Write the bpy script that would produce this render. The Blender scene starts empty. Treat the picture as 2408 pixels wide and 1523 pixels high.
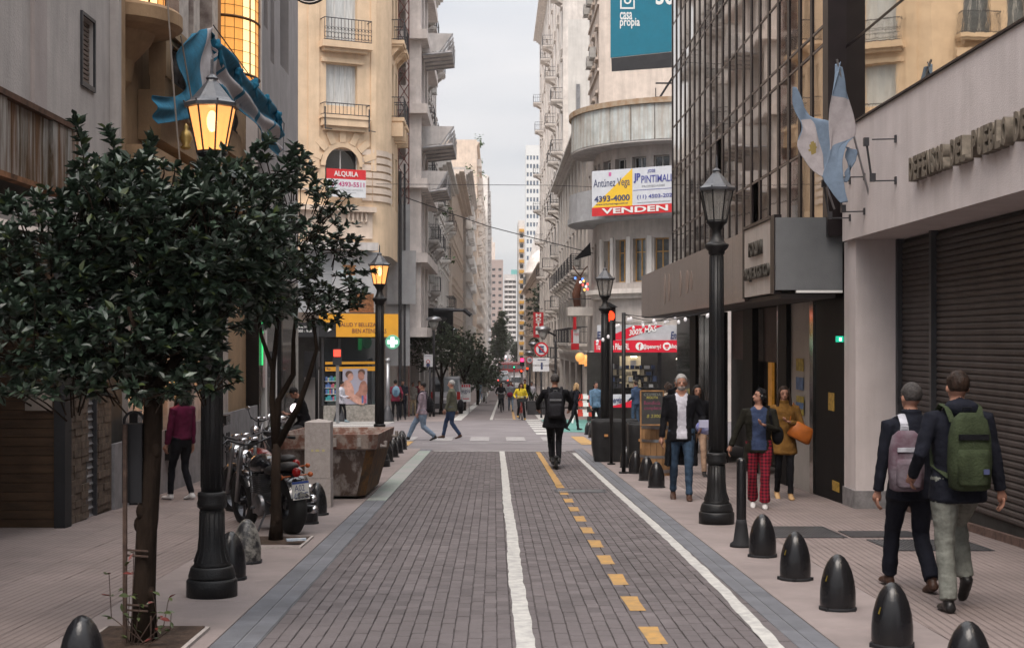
import bpy, bmesh, math, random
from mathutils import Vector, Matrix, noise
from mathutils.bvhtree import BVHTree
rad = math.radians
S = bpy.context.scene
COL = S.collection
RND = random.Random(11)
# ------------------------------------------------------------------ camera, world, sun, exposure
CH = 1.74          # eye height above the ground at y=0
F = 3344.0
cam_d = bpy.data.cameras.new('camera'); cam = bpy.data.objects.new('camera', cam_d); COL.objects.link(cam)
cam.location = (0, 0, CH); cam.rotation_euler = (rad(90), 0, 0)
cam_d.sensor_width = 36; cam_d.lens = 50.0
cam_d.shift_x = 41/2408; cam_d.shift_y = 38.5/2408
cam_d.clip_start = .1; cam_d.clip_end = 5000
cam_d.dof.use_dof = True; cam_d.dof.focus_distance = 19; cam_d.dof.aperture_fstop = 7
S.camera = cam
SUN_EL, SUN_AZ = rad(56), rad(196)
w = bpy.data.worlds.new('World'); S.world = w; w.use_nodes = True
nt = w.node_tree; nt.nodes.clear()
N = nt.nodes.new; L = nt.links.new
out = N('ShaderNodeOutputWorld'); bg = N('ShaderNodeBackground'); bg2 = N('ShaderNodeBackground'); add = N('ShaderNodeMixShader'); add.inputs[0].default_value = .9
sky = N('ShaderNodeTexSky'); sky.sky_type = 'NISHITA'; sky.sun_disc = False; sky.sun_elevation = SUN_EL; sky.sun_rotation = SUN_AZ
L(sky.outputs[0], bg.inputs[0]); bg.inputs[1].default_value = .05
tc = N('ShaderNodeTexCoord'); sep = N('ShaderNodeSeparateXYZ'); L(tc.outputs['Generated'], sep.inputs[0])
# overcast: a cloud deck whose brightness rises towards the zenith as real overcast does
mr = N('ShaderNodeMapRange'); mr.inputs[1].default_value = 0; mr.inputs[2].default_value = 1; mr.inputs[3].default_value = .39; mr.inputs[4].default_value = 2.0
pw = N('ShaderNodeMath'); pw.operation = 'POWER'; pw.use_clamp = True; pw.inputs[1].default_value = 1.9; L(sep.outputs[2], pw.inputs[0]); L(pw.outputs[0], mr.inputs[0])
mp = N('ShaderNodeMapping'); mp.inputs['Scale'].default_value = (1.5, 1.5, 9); L(tc.outputs['Generated'], mp.inputs[0])
nz = N('ShaderNodeTexNoise'); nz.inputs['Scale'].default_value = 2.2; nz.inputs['Detail'].default_value = 6; L(mp.outputs[0], nz.inputs['Vector'])
cr = N('ShaderNodeValToRGB'); cr.color_ramp.elements[0].position = .35; cr.color_ramp.elements[0].color = (.76, .79, .84, 1)
cr.color_ramp.elements[1].position = .62; cr.color_ramp.elements[1].color = (.98, .97, .98, 1); L(nz.outputs['Fac'], cr.inputs[0])
L(cr.outputs[0], bg2.inputs[0]); L(mr.outputs[0], bg2.inputs[1]); L(bg.outputs[0], add.inputs[1]); L(bg2.outputs[0], add.inputs[2]); L(add.outputs[0], out.inputs[0])
sun_d = bpy.data.lights.new('sun', 'SUN'); sun = bpy.data.objects.new('sun', sun_d); COL.objects.link(sun)
sun_d.energy = 1.5; sun_d.angle = rad(32); sun_d.color = (1, .89, .80)
sun.rotation_euler = (rad(90) - SUN_EL, 0, rad(180) - SUN_AZ)
S.view_settings.view_transform = 'Standard'; S.view_settings.look = 'None'; S.view_settings.exposure = 1.0; S.view_settings.gamma = 1
S.view_settings.use_curve_mapping = False
S.cycles.max_bounces = 8; S.cycles.glossy_bounces = 4; S.cycles.transmission_bounces = 6; S.cycles.sample_clamp_indirect = 3
S.cycles.caustics_reflective = False; S.cycles.caustics_refractive = False
try:
    S.cycles.use_denoising = True
except Exception:
    pass

def gz(y):
    """height of the street: it falls away from the camera and levels out far off"""
    if y < 150: return -.028*y
    if y < 390: return -4.2 - 3.1*(y-150)/240
    return -7.3
def PX(xd, Y): return (xd-1163)*Y/F
def PZ(yd, Y): return CH+(800-yd)*Y/F
def bend(Y): return .0076*(Y-60) if Y > 60 else 0.0
# ------------------------------------------------------------------ materials
MATS = {}
def mat(name, col, rough=.6, metal=0, var=.12, vs=3.0, bump=0, bs=40, spec=.28, streak=0, col2=None, island=0, emit=None, es=1, coat=0, aniso=(1, 1, 1), dirt=None, alpha=1, trans=0, sharp=0):
    if name in MATS: return MATS[name]
    m = bpy.data.materials.new(name); m.use_nodes = True; t = m.node_tree; nn = t.nodes.new; ll = t.links.new
    b = t.nodes['Principled BSDF']
    c = (*col, 1)
    b.inputs['Roughness'].default_value = rough; b.inputs['Metallic'].default_value = metal
    b.inputs['Specular IOR Level'].default_value = spec
    if coat: b.inputs['Coat Weight'].default_value = coat; b.inputs['Coat Roughness'].default_value = .1
    if trans: b.inputs['Transmission Weight'].default_value = trans
    if alpha < 1: b.inputs['Alpha'].default_value = alpha
    geo = nn('ShaderNodeNewGeometry'); pos = geo.outputs['Position']
    mpn = nn('ShaderNodeMapping'); mpn.inputs['Scale'].default_value = aniso; ll(pos, mpn.inputs[0]); vec = mpn.outputs[0]
    last = None
    if var:
        n1 = nn('ShaderNodeTexNoise'); n1.inputs['Scale'].default_value = vs; n1.inputs['Detail'].default_value = 6; n1.inputs['Roughness'].default_value = .65; ll(vec, n1.inputs['Vector'])
        mx = nn('ShaderNodeMix'); mx.data_type = 'RGBA'
        rp = nn('ShaderNodeMapRange'); rp.inputs[1].default_value = .3+sharp; rp.inputs[2].default_value = .7-sharp; ll(n1.outputs['Fac'], rp.inputs[0]); ll(rp.outputs[0], mx.inputs[0])
        if col2 is None:
            mx.inputs[6].default_value = (*[max(0, x*(1-var*1.6)) for x in col], 1); mx.inputs[7].default_value = (*[min(1, x*(1+var)) for x in col], 1)
        else:
            mx.inputs[6].default_value = c; mx.inputs[7].default_value = (*col2, 1)
        last = mx.outputs[2]
    if streak:
        ms = nn('ShaderNodeMapping'); ms.inputs['Scale'].default_value = (2.2, 2.2, .18); ll(pos, ms.inputs[0])
        n2 = nn('ShaderNodeTexNoise'); n2.inputs['Scale'].default_value = 1.6; n2.inputs['Detail'].default_value = 8; n2.inputs['Roughness'].default_value = .7; ll(ms.outputs[0], n2.inputs['Vector'])
        r2 = nn('ShaderNodeMapRange'); r2.inputs[1].default_value = .42; r2.inputs[2].default_value = .72; r2.inputs[4].default_value = streak; ll(n2.outputs['Fac'], r2.inputs[0])
        m2 = nn('ShaderNodeMix'); m2.data_type = 'RGBA'; ll(r2.outputs[0], m2.inputs[0])
        if last is not None: ll(last, m2.inputs[6])
        else: m2.inputs[6].default_value = c
        m2.inputs[7].default_value = (*(dirt or [x*.38 for x in col]), 1)
        last = m2.outputs[2]
    if island:
        m3 = nn('ShaderNodeMix'); m3.data_type = 'RGBA'; m3.blend_type = 'MULTIPLY'; m3.inputs[0].default_value = 1
        r3 = nn('ShaderNodeMapRange'); r3.inputs[3].default_value = 1-island; r3.inputs[4].default_value = 1+island*.7; ll(geo.outputs['Random Per Island'], r3.inputs[0])
        if last is not None: ll(last, m3.inputs[6])
        else: m3.inputs[6].default_value = c
        ll(r3.outputs[0], m3.inputs[7]); last = m3.outputs[2]
    if last is not None: ll(last, b.inputs['Base Color'])
    else: b.inputs['Base Color'].default_value = c
    if bump:
        n4 = nn('ShaderNodeTexNoise'); n4.inputs['Scale'].default_value = bs; n4.inputs['Detail'].default_value = 5; ll(vec, n4.inputs['Vector'])
        bp = nn('ShaderNodeBump'); bp.inputs['Strength'].default_value = bump; bp.inputs['Distance'].default_value = .02; ll(n4.outputs['Fac'], bp.inputs['Height']); ll(bp.outputs[0], b.inputs['Normal'])
    if emit:
        b.inputs['Emission Color'].default_value = (*emit, 1); b.inputs['Emission Strength'].default_value = es
    MATS[name] = m
    return m

# ------------------------------------------------------------------ mesh builder and objects
ORG = {}
class MB:
    def __init__(s): s.v = []; s.f = []; s.m = []; s.s = []; s.T = None; s.mi = 0; s.sm = False
    def add(s, vs, fs):
        o = len(s.v)
        s.v += [tuple(s.T @ Vector(v)) for v in vs] if s.T is not None else [tuple(v) for v in vs]
        for f in fs: s.f.append([i+o for i in f]); s.m.append(s.mi); s.s.append(s.sm)
        return s
    def box(s, x0, x1, y0, y1, z0, z1):
        return s.add([(x0,y0,z0),(x1,y0,z0),(x1,y1,z0),(x0,y1,z0),(x0,y0,z1),(x1,y0,z1),(x1,y1,z1),(x0,y1,z1)],
                     [(0,3,2,1),(4,5,6,7),(0,1,5,4),(1,2,6,5),(2,3,7,6),(3,0,4,7)])
    def cb(s, c, d, rot=None):
        x, y, z = [k/2 for k in d]; vs = [Vector(p) for p in ((-x,-y,-z),(x,-y,-z),(x,y,-z),(-x,y,-z),(-x,-y,z),(x,-y,z),(x,y,z),(-x,y,z))]
        if rot is not None: vs = [rot @ v for v in vs]
        return s.add([v+Vector(c) for v in vs], [(0,3,2,1),(4,5,6,7),(0,1,5,4),(1,2,6,5),(2,3,7,6),(3,0,4,7)])
    def quad(s, a, b, c, d): return s.add([a, b, c, d], [(0,1,2,3)])
    def poly(s, pts): return s.add(pts, [tuple(range(len(pts)))])
    def lathe(s, prof, n=20, c=(0,0,0), cap=True, a0=0, a1=2*math.pi, M=None):
        full = abs(a1-a0-2*math.pi) < 1e-6; k = n if full else n+1
        vs = []
        for r, z in prof:
            for i in range(k):
                a = a0+(a1-a0)*i/n; p = Vector((r*math.cos(a), r*math.sin(a), z))
                if M is not None: p = M @ p
                vs.append(p+Vector(c))
        fs = []
        for j in range(len(prof)-1):
            for i in range(n):
                i2 = (i+1) % k if full else i+1
                fs.append((j*k+i, j*k+i2, (j+1)*k+i2, (j+1)*k+i))
        if cap and full:
            fs.append(tuple(range(k-1, -1, -1))); fs.append(tuple((len(prof)-1)*k+i for i in range(k)))
        return s.add(vs, fs)
    def tube(s, pts, r, n=8, cap=True, flat=None):
        pts = [Vector(p) for p in pts]; rs = r if isinstance(r, (list, tuple)) else [r]*len(pts)
        vs = []; up = None
        for i, p in enumerate(pts):
            d = (pts[min(i+1, len(pts)-1)]-pts[max(i-1, 0)])
            if d.length < 1e-9: d = Vector((0, 0, 1))
            d.normalize()
            if up is None:
                up = Vector((0, 0, 1)) if abs(d.z) < .9 else Vector((0, 1, 0))
                up = (up-d*up.dot(d)).normalized()
            else:
                up = up-d*up.dot(d)
                up = up.normalized() if up.length > 1e-6 else Vector((1, 0, 0))
            q = d.cross(up); rr = rs[i]; ra, rb = rr if isinstance(rr, tuple) else (rr, rr)
            for k in range(n):
                a = 2*math.pi*k/n; vs.append(p+q*(ra*math.cos(a))+up*(rb*math.sin(a)))
        fs = []
        for j in range(len(pts)-1):
            for i in range(n): fs.append((j*n+i, j*n+(i+1) % n, (j+1)*n+(i+1) % n, (j+1)*n+i))
        if cap: fs.append(tuple(range(n-1, -1, -1))); fs.append(tuple((len(pts)-1)*n+i for i in range(n)))
        return s.add(vs, fs)
    def ell(s, c, r, n=12, m=8, rot=None):
        vs = []; 
        for j in range(m+1):
            t = math.pi*j/m
            for i in range(n):
                a = 2*math.pi*i/n; p = Vector((r[0]*math.sin(t)*math.cos(a), r[1]*math.sin(t)*math.sin(a), -r[2]*math.cos(t)))
                if rot is not None: p = rot @ p
                vs.append(p+Vector(c))
        fs = []
        for j in range(m):
            for i in range(n): fs.append((j*n+i, j*n+(i+1) % n, (j+1)*n+(i+1) % n, (j+1)*n+i))
        return s.add(vs, fs)
    def sweep(s, secs, n=16):
        """lofted ellipses: (cx,cy,z,rx,ry)"""
        vs = []
        for cx, cy, z, rx, ry in secs:
            for i in range(n):
                a = 2*math.pi*i/n; vs.append((cx+rx*math.cos(a), cy+ry*math.sin(a), z))
        fs = []
        for j in range(len(secs)-1):
            for i in range(n): fs.append((j*n+i, j*n+(i+1) % n, (j+1)*n+(i+1) % n, (j+1)*n+i))
        fs.append(tuple(range(n-1, -1, -1))); fs.append(tuple((len(secs)-1)*n+i for i in range(n)))
        return s.add(vs, fs)
    def mesh(s, name, mats, off=(0,0,0)):
        me = bpy.data.meshes.new(name)
        o = Vector(off); vv = [(x-o[0], y-o[1], z-o[2]) for x, y, z in s.v] if o.length else s.v
        me.from_pydata(vv, [], s.f)
        for m in (mats if isinstance(mats, (list, tuple)) else [mats]): me.materials.append(m)
        me.polygons.foreach_set('material_index', s.m); me.polygons.foreach_set('use_smooth', s.s); me.update()
        return me
    def build(s, name, mats, parent=None, label=None, kind=None):
        off = ORG.get(parent.name, (0,0,0)) if parent else (0,0,0)
        o = bpy.data.objects.new(name, s.mesh(name, mats, off)); COL.objects.link(o)
        if parent: o.parent = parent; ORG[o.name] = off
        if label: o['label'] = label
        if kind: o['kind'] = kind
        return o
def tag(o, label, cat, group=None):
    o['label'] = label; o['category'] = cat
    if group: o['group'] = group
    return o
def thing(name, label, cat, loc=(0,0,0), group=None, rz=0):
    o = bpy.data.objects.new(name, None); COL.objects.link(o); o.empty_display_size = .2
    o.location = loc; o.rotation_euler = (0, 0, rz); ORG[o.name] = tuple(loc)
    return tag(o, label, cat, group)
def dup(o, parent=None, loc=None, rz=None, sc=None, label=None, group=None):
    c = o.copy(); COL.objects.link(c); c.parent = parent
    if loc is not None: c.location = loc
    if rz is not None: c.rotation_euler = (0, 0, rz)
    if sc is not None: c.scale = (sc, sc, sc) if not isinstance(sc, tuple) else sc
    if label: c['label'] = label
    if group: c['group'] = group
    for ch in o.children: dup(ch, c)
    return c
def inst(me, name, parent, M):
    """a part that shares its mesh; M is its place in world axes"""
    o = bpy.data.objects.new(name, me); COL.objects.link(o)
    if parent:
        o.parent = parent; off = ORG.get(parent.name, (0,0,0)); o.matrix_local = Matrix.Translation(-Vector(off)) @ M
    else: o.matrix_local = M
    return o
def frame3(o, u, n):
    """local x along u, local y inwards (-n), z up"""
    u = Vector(u).normalized(); n = Vector(n).normalized(); z = Vector((0, 0, 1))
    M = Matrix(((u.x, -n.x, 0, o[0]), (u.y, -n.y, 0, o[1]), (u.z, -n.z, 1, o[2]), (0, 0, 0, 1)))
    return M
FC = {}
def text_mesh(s, ext=.004, bold=0, shear=0, mats=None, name='lettering'):
    cu = bpy.data.curves.new('t', 'FONT'); cu.body = s; cu.extrude = ext; cu.offset = bold; cu.shear = shear; cu.resolution_u = 3
    cu.align_x = 'LEFT'; o = bpy.data.objects.new('t', cu); COL.objects.link(o)
    bpy.context.view_layer.update()
    me = bpy.data.meshes.new_from_object(o.evaluated_get(bpy.context.evaluated_depsgraph_get()))
    bpy.data.objects.remove(o); bpy.data.curves.remove(cu)
    me.name = name
    return me
def text(s, T, x0, x1, z0, z1, m, parent, ext=.004, bold=0.0, shear=0, name='lettering', y=-.006, rot=0):
    """lettering fitted in the box x0..x1, z0..z1 of local frame T (reader looks along local +y)"""
    me = text_mesh(s, ext, bold, shear)
    if not me.vertices: return None
    xs = [v.co.x for v in me.vertices]; ys = [v.co.y for v in me.vertices]
    sx = (x1-x0)/max(1e-6, max(xs)-min(xs)); sy = (z1-z0)/max(1e-6, max(ys)-min(ys)); ax, ay = min(xs), min(ys)
    off = Vector(ORG.get(parent.name, (0,0,0))) if parent else Vector()
    ca, sa = math.cos(rot), math.sin(rot); cx, cz = (x0+x1)/2, (z0+z1)/2
    for v in me.vertices:
        lx = x0+(v.co.x-ax)*sx; lz = z0+(v.co.y-ay)*sy
        if rot: dx, dz = lx-cx, lz-cz; lx, lz = cx+dx*ca-dz*sa, cz+dx*sa+dz*ca
        v.co = (T @ Vector((lx, y-v.co.z, lz)))-off
    me.materials.clear(); me.materials.append(m)
    o = bpy.data.objects.new(name, me); COL.objects.link(o)
    if parent: o.parent = parent; ORG[o.name] = tuple(off)
    return o

M_ = lambda n: MATS[n]
# shared materials
mat('black_iron', (.008, .009, .011), .42, 0, 1, 6, .25, 60, .26, col2=(.016, .015, .015), streak=.2, dirt=(.028, .026, .024))
mat('black_gloss', (.009, .009, .011), .22, 0, 1, 5, .12, 30, .36, col2=(.014, .013, .013))
mat('black_worn', (.015, .015, .017), .4, 0, 1, 7, .3, 40, .5, col2=(.20, .19, .17), sharp=.14)
mat('black_matt', (.014, .014, .016), .75, 0, .2)
mat('rubber', (.012, .012, .012), .7, 0, .2, 10, .3, 80)
mat('chrome', (.62, .62, .64), .18, 1, .1)
mat('steel', (.28, .28, .29), .35, .8, .2)
mat('dark_steel', (.06, .06, .065), .45, .5, .2)
mat('white_paint', (.62, .60, .56), .7, 0, .3, 5, .2, 60)
mat('road_white', (.47, .46, .43), .75, 0, 1, 10, .2, 80, col2=(.32, .31, .30), sharp=.08)
mat('road_yellow', (.42, .24, .075), .75, 0, 1, 10, .2, 80, col2=(.28, .18, .08), sharp=.08)
mat('road_teal', (.10, .24, .21), .75, 0, .3, 4, .2, 60)
mat('glass_dark', (.018, .021, .024), .06, 0, 0, spec=.9)
mat('glass_mid', (.10, .11, .115), .10, 0, .4, 1.5, spec=.8)
mat('curtain', (.50, .50, .47), .8, 0, .35, 9, aniso=(6, 6, .3))
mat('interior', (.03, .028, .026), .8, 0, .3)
mat('skin', (.46, .25, .17), .5, 0, .1)
mat('grey_plaster', (.46, .415, .39), .85, 0, .1, 1.5, .25, 30, streak=.35)
mat('cream', (.68, .51, .35), .85, 0, .1, 1.2, .15, 25, streak=.30, dirt=(.36, .27, .17))
mat('cream_low', (.62, .51, .42), .85, 0, .1, 1.2, .15, 25, streak=.25)
mat('concrete', (.66, .60, .57), .85, 0, .14, 1.5, .25, 25, streak=.28)
mat('stone_pale', (.66, .61, .565), .85, 0, .15, 1.2, .2, 20, streak=.4)
mat('stone_pink', (.66, .57, .50), .85, 0, .12, 1.2, .2, 20, streak=.4)
mat('stone_grey', (.50, .47, .45), .85, 0, .15, 1.2, .2, 20, streak=.5)
mat('stone_white', (.68, .65, .62), .85, 0, .12, 1.0, .2, 20, streak=.4)
mat('asphalt', (.055, .053, .055), .85, 0, .2, 3, .3, 60)
# ------------------------------------------------------------------ ground, road, pavements
SL = -.028
YS = [-40, -10, 0, 5, 10, 20, 30, 37, 45, 60, 80, 100, 125, 150, 180, 220, 270, 330, 390, 500, 700, 1000, 1800, 4000]
def strip(name, m, fx0, fx1, y0, y1, dz, kind='structure', parent=None, thick=0):
    ys = [y0]+[y for y in YS if y0 < y < y1]+[y1]; b = MB()
    for a, c in zip(ys, ys[1:]):
        b.quad((fx0(a), a, gz(a)+dz), (fx1(a), a, gz(a)+dz), (fx1(c), c, gz(c)+dz), (fx0(c), c, gz(c)+dz))
    return b.build(name, m, parent, kind=kind)
K = lambda v: (lambda y: v)
strip('ground', mat('ground_grey', (.22, .20, .19), .9, 0, .15, 2), K(-900), K(900), -40, 4000, -.06)
joint = mat('joint_dirt', (.074, .065, .065), .95, 0, .2)
paver_m = mat('paver', (.122, .106, .108), .8, 0, .14, 1.1, .35, 90, island=.19, streak=.45, dirt=(.075, .064, .064))
road = strip('road', joint, K(-1.56), K(1.98), 4, 35.3, -.014)
# interlocking blocks: rows run along the street
def chip(b, x0, x1, y0, y1, z=0.0, c=.004, t=.03):
    """block top with a small chamfer"""
    v = [(x0, y0, z-t), (x1, y0, z-t), (x1, y1, z-t), (x0, y1, z-t), (x0, y0, z-c), (x1, y0, z-c), (x1, y1, z-c), (x0, y1, z-c),
         (x0+c, y0+c, z), (x1-c, y0+c, z), (x1-c, y1-c, z), (x0+c, y1-c, z)]
    b.add(v, [(0,1,5,4),(1,2,6,5),(2,3,7,6),(3,0,4,7),(4,5,9,8),(5,6,10,9),(6,7,11,10),(7,4,8,11),(8,9,10,11)])
b1 = MB(); chip(b1, -.0462, .0462, -.092, .092); pm = b1.mesh('paver', paver_m)
PV = []
rr = random.Random(3)
for i in range(36):
    x = -1.51+.0985*i; y = 4.1+(.1 if i % 2 else 0)
    while y < 35.2:
        PV.append((x+rr.uniform(-.0025, .0025), y, rr.uniform(-.0025, .002))); y += .2
PV.sort(key=lambda p: (p[1] < 8.9, p[1]))
first = [p for p in PV if p[1] >= 8.9][:300]; rest = [p for p in PV if p[1] < 8.9]+[p for p in PV if p[1] >= 8.9][300:]
for x, y, dz in first:
    o = bpy.data.objects.new('paver', pm); COL.objects.link(o); o.parent = road; o.location = (x, y, gz(y)+dz); o.rotation_euler = (SL, 0, rr.uniform(-.008, .008))
b = MB()
for x, y, dz in rest:
    b.T = Matrix.Translation((x, y, gz(y)+dz)) @ Matrix.Rotation(SL, 4, 'X') @ Matrix.Rotation(rr.uniform(-.008, .008), 4, 'Z')
    if y < 22: chip(b, -.0462, .0462, -.092, .092)
    else: b.box(-.046, .046, -.092, .092, -.03, 0)
b.build('paver_field', paver_m, road, kind='stuff')
# gutters of grey granite slabs on both sides
gran = mat('gutter_granite', (.125, .128, .142), .7, 0, .2, 2.5, .3, 70, island=.12)
gran_pale = mat('gutter_pale', (.40, .42, .40), .8, 0, .35, 1.2, .3, 70)
def gutter(name, xs, y0, y1):
    g = strip(name, mat('gutter_joint', (.20, .20, .21), .9), K(xs[0]), K(xs[-1]), y0, y1, -.008)
    slab_n = 0
    for a, c in zip(xs, xs[1:]):
        bb = MB(); chip(bb, a+.006-(a+c)/2, c-.006-(a+c)/2, -.546, .546, c=.003, t=.02); me = bb.mesh('slab', gran)
        y = y0+.55
        while y < min(y1, 36):
            o = bpy.data.objects.new('slab', me); COL.objects.link(o); o.parent = g
            o.location = ((a+c)/2, y, gz(y)); o.rotation_euler = (SL, 0, 0); y += 1.1
    return g
gutter('gutter_right', (1.98, 2.10, 2.25), 4, 36)
gutter('gutter_left', (-1.87, -1.70, -1.565), 4, 36)
strip('gutter_paint', mat('old_paint', (.30, .285, .285), .8, 0, 1, .8, .2, 60, col2=(.21, .26, .22), sharp=.03), K(-1.86), K(-1.57), 20.6, 35, .003)
# painted lines as thin sheets; edges wander a little as hand-painted ones do
def line(name, m, pts, wd, dz=.003, seg=.21):
    b = MB(); r = random.Random(len(pts)+int(pts[0][0]*100)); row = []
    for (xa, ya), (xb, yb) in zip(pts, pts[1:]):
        n = max(1, int(abs(yb-ya)/seg))
        for i in range(n+1):
            t = i/n; row.append((xa+(xb-xa)*t, ya+(yb-ya)*t))
    J = {}
    jt = lambda y_: J.setdefault(round(y_, 4), (r.uniform(-.007, .007), r.uniform(-.007, .007)))
    for (xa, ya), (xb, yb) in zip(row, row[1:]):
        if yb-ya < 1e-6: continue
        p, q = jt(ya), jt(yb)
        b.quad((xa-wd/2+p[0], ya, gz(ya)+dz), (xa+wd/2+p[1], ya, gz(ya)+dz), (xb+wd/2+q[1], yb, gz(yb)+dz), (xb-wd/2+q[0], yb, gz(yb)+dz))
    return b.build(name, m, kind='structure')
line('white_lane_line', M_('road_white'), [(.195, 4), (.205, 10), (.185, 12.5), (.20, 16), (.18, 20), (.19, 27), (.18, 34.8)], .125)
line('white_edge_line', M_('road_white'), [(1.70, 4), (1.83, 9), (1.90, 12), (1.92, 16), (1.90, 22), (1.90, 34)], .105, .0035)
y = 5.3; k = 0
while y < 23.4:
    line('yellow_dash', M_('road_yellow'), [(1.092-.001*y, y), (1.092-.001*y, y+.62+.1*rr.random())], .13); y += 1.36
line('yellow_line', M_('road_yellow'), [(1.07, 23.4), (1.05, 34.5)], .11)
# cross street and the street beyond it
strip('crossing_road', mat('cross_paving', (.165, .148, .152), .8, 0, .15, .8, .3, 40), K(-60), K(60), 35.3, 62, -.006)
far_road = strip('far_road', mat('far_paving', (.15, .13, .13), .85, 0, .2, .9, .3, 40), lambda y: -1.6+bend(y), lambda y: 2.4+bend(y), 62, 900, -.004)
def cross_line(name, m, x0, x1, y0, y1, dz=.004):
    b = MB(); b.quad((x0, y0, gz(y0)+dz), (x1, y0, gz(y0)+dz), (x1, y1, gz(y1)+dz), (x0, y1, gz(y1)+dz)); return b.build(name, m, kind='structure')
RW = M_('road_white')
cross_line('stop_line', mat('worn_white', (.185, .17, .17), .8, 0, 1, 6, .2, 60, col2=(.33, .315, .305)), -1.5, 1.75, 34.8, 35.15)
cross_line('crossing_edge_line', mat('worn_white', (.185, .17, .17), .8, 0, 1, 6, .2, 60, col2=(.33, .315, .305)), -2.0, 2.6, 39.2, 39.45)
RW2 = mat('worn_white', (.185, .17, .17), .8, 0, 1, 6, .2, 60, col2=(.33, .315, .305))
for x in (-4.1, -2.9, -1.8, -.72, .34, 1.4): cross_line('crossing_bar', RW2, x, x+.56, 40.7, 43.6)
for i in range(5): cross_line('crossing_bar', RW, -7.8, -4.2+.25*i*0, 52.4+2.1*i, 53.6+2.1*i)
for i in range(7): cross_line('bike_crossing_bar', RW, 1.35, 1.95, 45.5+2.6*i, 47.2+2.6*i)
b = MB(); pts = [(2.0, 48), (3.6, 47.5), (4.6, 50), (5.0, 56), (4.6, 63), (2.05, 63)]
b.poly([(x, y, gz(y)+.003) for x, y in pts]); b.build('teal_cycle_paint', M_('road_teal'), kind='structure')
for x0, x1, y0, y1 in ((2.35, 2.75, 38.5, 44), (-2.6, -2.3, 36.5, 40.5)): cross_line('yellow_kerb_mark', M_('road_yellow'), x0, x1, y0, y1)
line('far_white_line', RW, [(-.17+bend(y), y) for y in (62.5, 100, 150, 250)], .13, .002, 40)
line('far_yellow_line', M_('road_yellow'), [(.86+bend(y), y) for y in (63, 80, 100)], .12, .002, 40)
cross_line('far_stop_line', RW, .0, 2.1, 63.2, 63.6, .002)
for sx, nm in ((-1.62, 'far_kerb_left'), (2.2, 'far_kerb_right')):
    strip(nm, mat('kerb_pale', (.45, .44, .42), .8, 0, .2, 2), (lambda s: lambda y: s-.25+bend(y))(sx), (lambda s: lambda y: s+.15+bend(y))(sx), 62, 300, .001)
# pavements: tiles with fine ribs
def rib_mat(name, col, ang):
    m = mat(name, col, .8, 0, .13, .9, .25, 80, island=.14, streak=.35, dirt=[c_*.62 for c_ in col]); t = m.node_tree; b = t.nodes['Principled BSDF']
    geo = [n for n in t.nodes if n.type == 'NEW_GEOMETRY'][0]
    mp = t.nodes.new('ShaderNodeMapping'); mp.inputs['Rotation'].default_value = (0, 0, ang); t.links.new(geo.outputs['Position'], mp.inputs[0])
    wv = t.nodes.new('ShaderNodeTexWave'); wv.wave_type = 'BANDS'; wv.bands_direction = 'X'; wv.wave_profile = 'SIN'; wv.inputs['Scale'].default_value = 4.7; wv.inputs['Distortion'].default_value = 0
    t.links.new(mp.outputs[0], wv.inputs['Vector'])
    rg = t.nodes.new('ShaderNodeMapRange'); rg.inputs[1].default_value = .0; rg.inputs[2].default_value = .22; t.links.new(wv.outputs['Fac'], rg.inputs[0])
    bp0 = [n for n in t.nodes if n.type == 'BUMP'][0]
    bp = t.nodes.new('ShaderNodeBump'); bp.inputs['Strength'].default_value = .9; bp.inputs['Distance'].default_value = .006
    t.links.new(rg.outputs[0], bp.inputs['Height']); t.links.new(bp0.outputs[0], bp.inputs['Normal']); t.links.new(bp.outputs[0], b.inputs['Normal'])
    src = b.inputs['Base Color'].links[0].from_socket
    mx = t.nodes.new('ShaderNodeMix'); mx.data_type = 'RGBA'; mx.blend_type = 'MULTIPLY'; mx.inputs[0].default_value = 1
    g2 = t.nodes.new('ShaderNodeMapRange'); g2.inputs[3].default_value = .72; g2.inputs[4].default_value = 1.0; t.links.new(rg.outputs[0], g2.inputs[0])
    t.links.new(src, mx.inputs[6]); t.links.new(g2.outputs[0], mx.inputs[7]); t.links.new(mx.outputs[2], b.inputs['Base Color'])
    return m
tile_r = rib_mat('pavement_tile', (.215, .172, .160), rad(3))
slab_m = mat('pavement_slab', (.235, .195, .185), .8, 0, .14, 1.0, .3, 80, island=.08, streak=.35, dirt=(.15, .125, .12))
def paving(name, x0, x1, y0, y1, tx, ty, m, lim, base=-.012, near=8.5):
    p = strip(name, joint, K(x0), K(x1), y0, y1, base)
    bb = MB(); chip(bb, -tx/2+.003, tx/2-.003, -ty/2+.003, ty/2-.003, c=.003, t=.02); me = bb.mesh('tile', m)
    T = []
    nx = int(round((x1-x0)/tx)); y = y0+ty/2
    while y < y1:
        for i in range(nx): T.append((x0+tx/2+i*tx, y, rr.uniform(-.001, .0015)))
        y += ty
    vis = [t for t in T if t[1] > near and abs(t[0]) < 5.6]; vis.sort(key=lambda t: t[1]); keep = set(vis[:lim])
    b = MB()
    for t in T:
        Mx = Matrix.Translation((t[0], t[1], gz(t[1])+t[2])) @ Matrix.Rotation(SL, 4, 'X')
        if t in keep:
            o = bpy.data.objects.new('tile', me); COL.objects.link(o); o.parent = p; o.matrix_local = Mx
        else: b.T = Mx; chip(b, -tx/2+.003, tx/2-.003, -ty/2+.003, ty/2-.003, c=.003, t=.02)
    b.build('tile_field', m, p, kind='stuff')
    return p
paving('pavement_right', 3.05, 6.65, 4, 37, .4, .4, tile_r, 170)
paving('pavement_strip_right', 2.25, 3.05, 4, 37, .8, 1.2, slab_m, 30)
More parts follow.
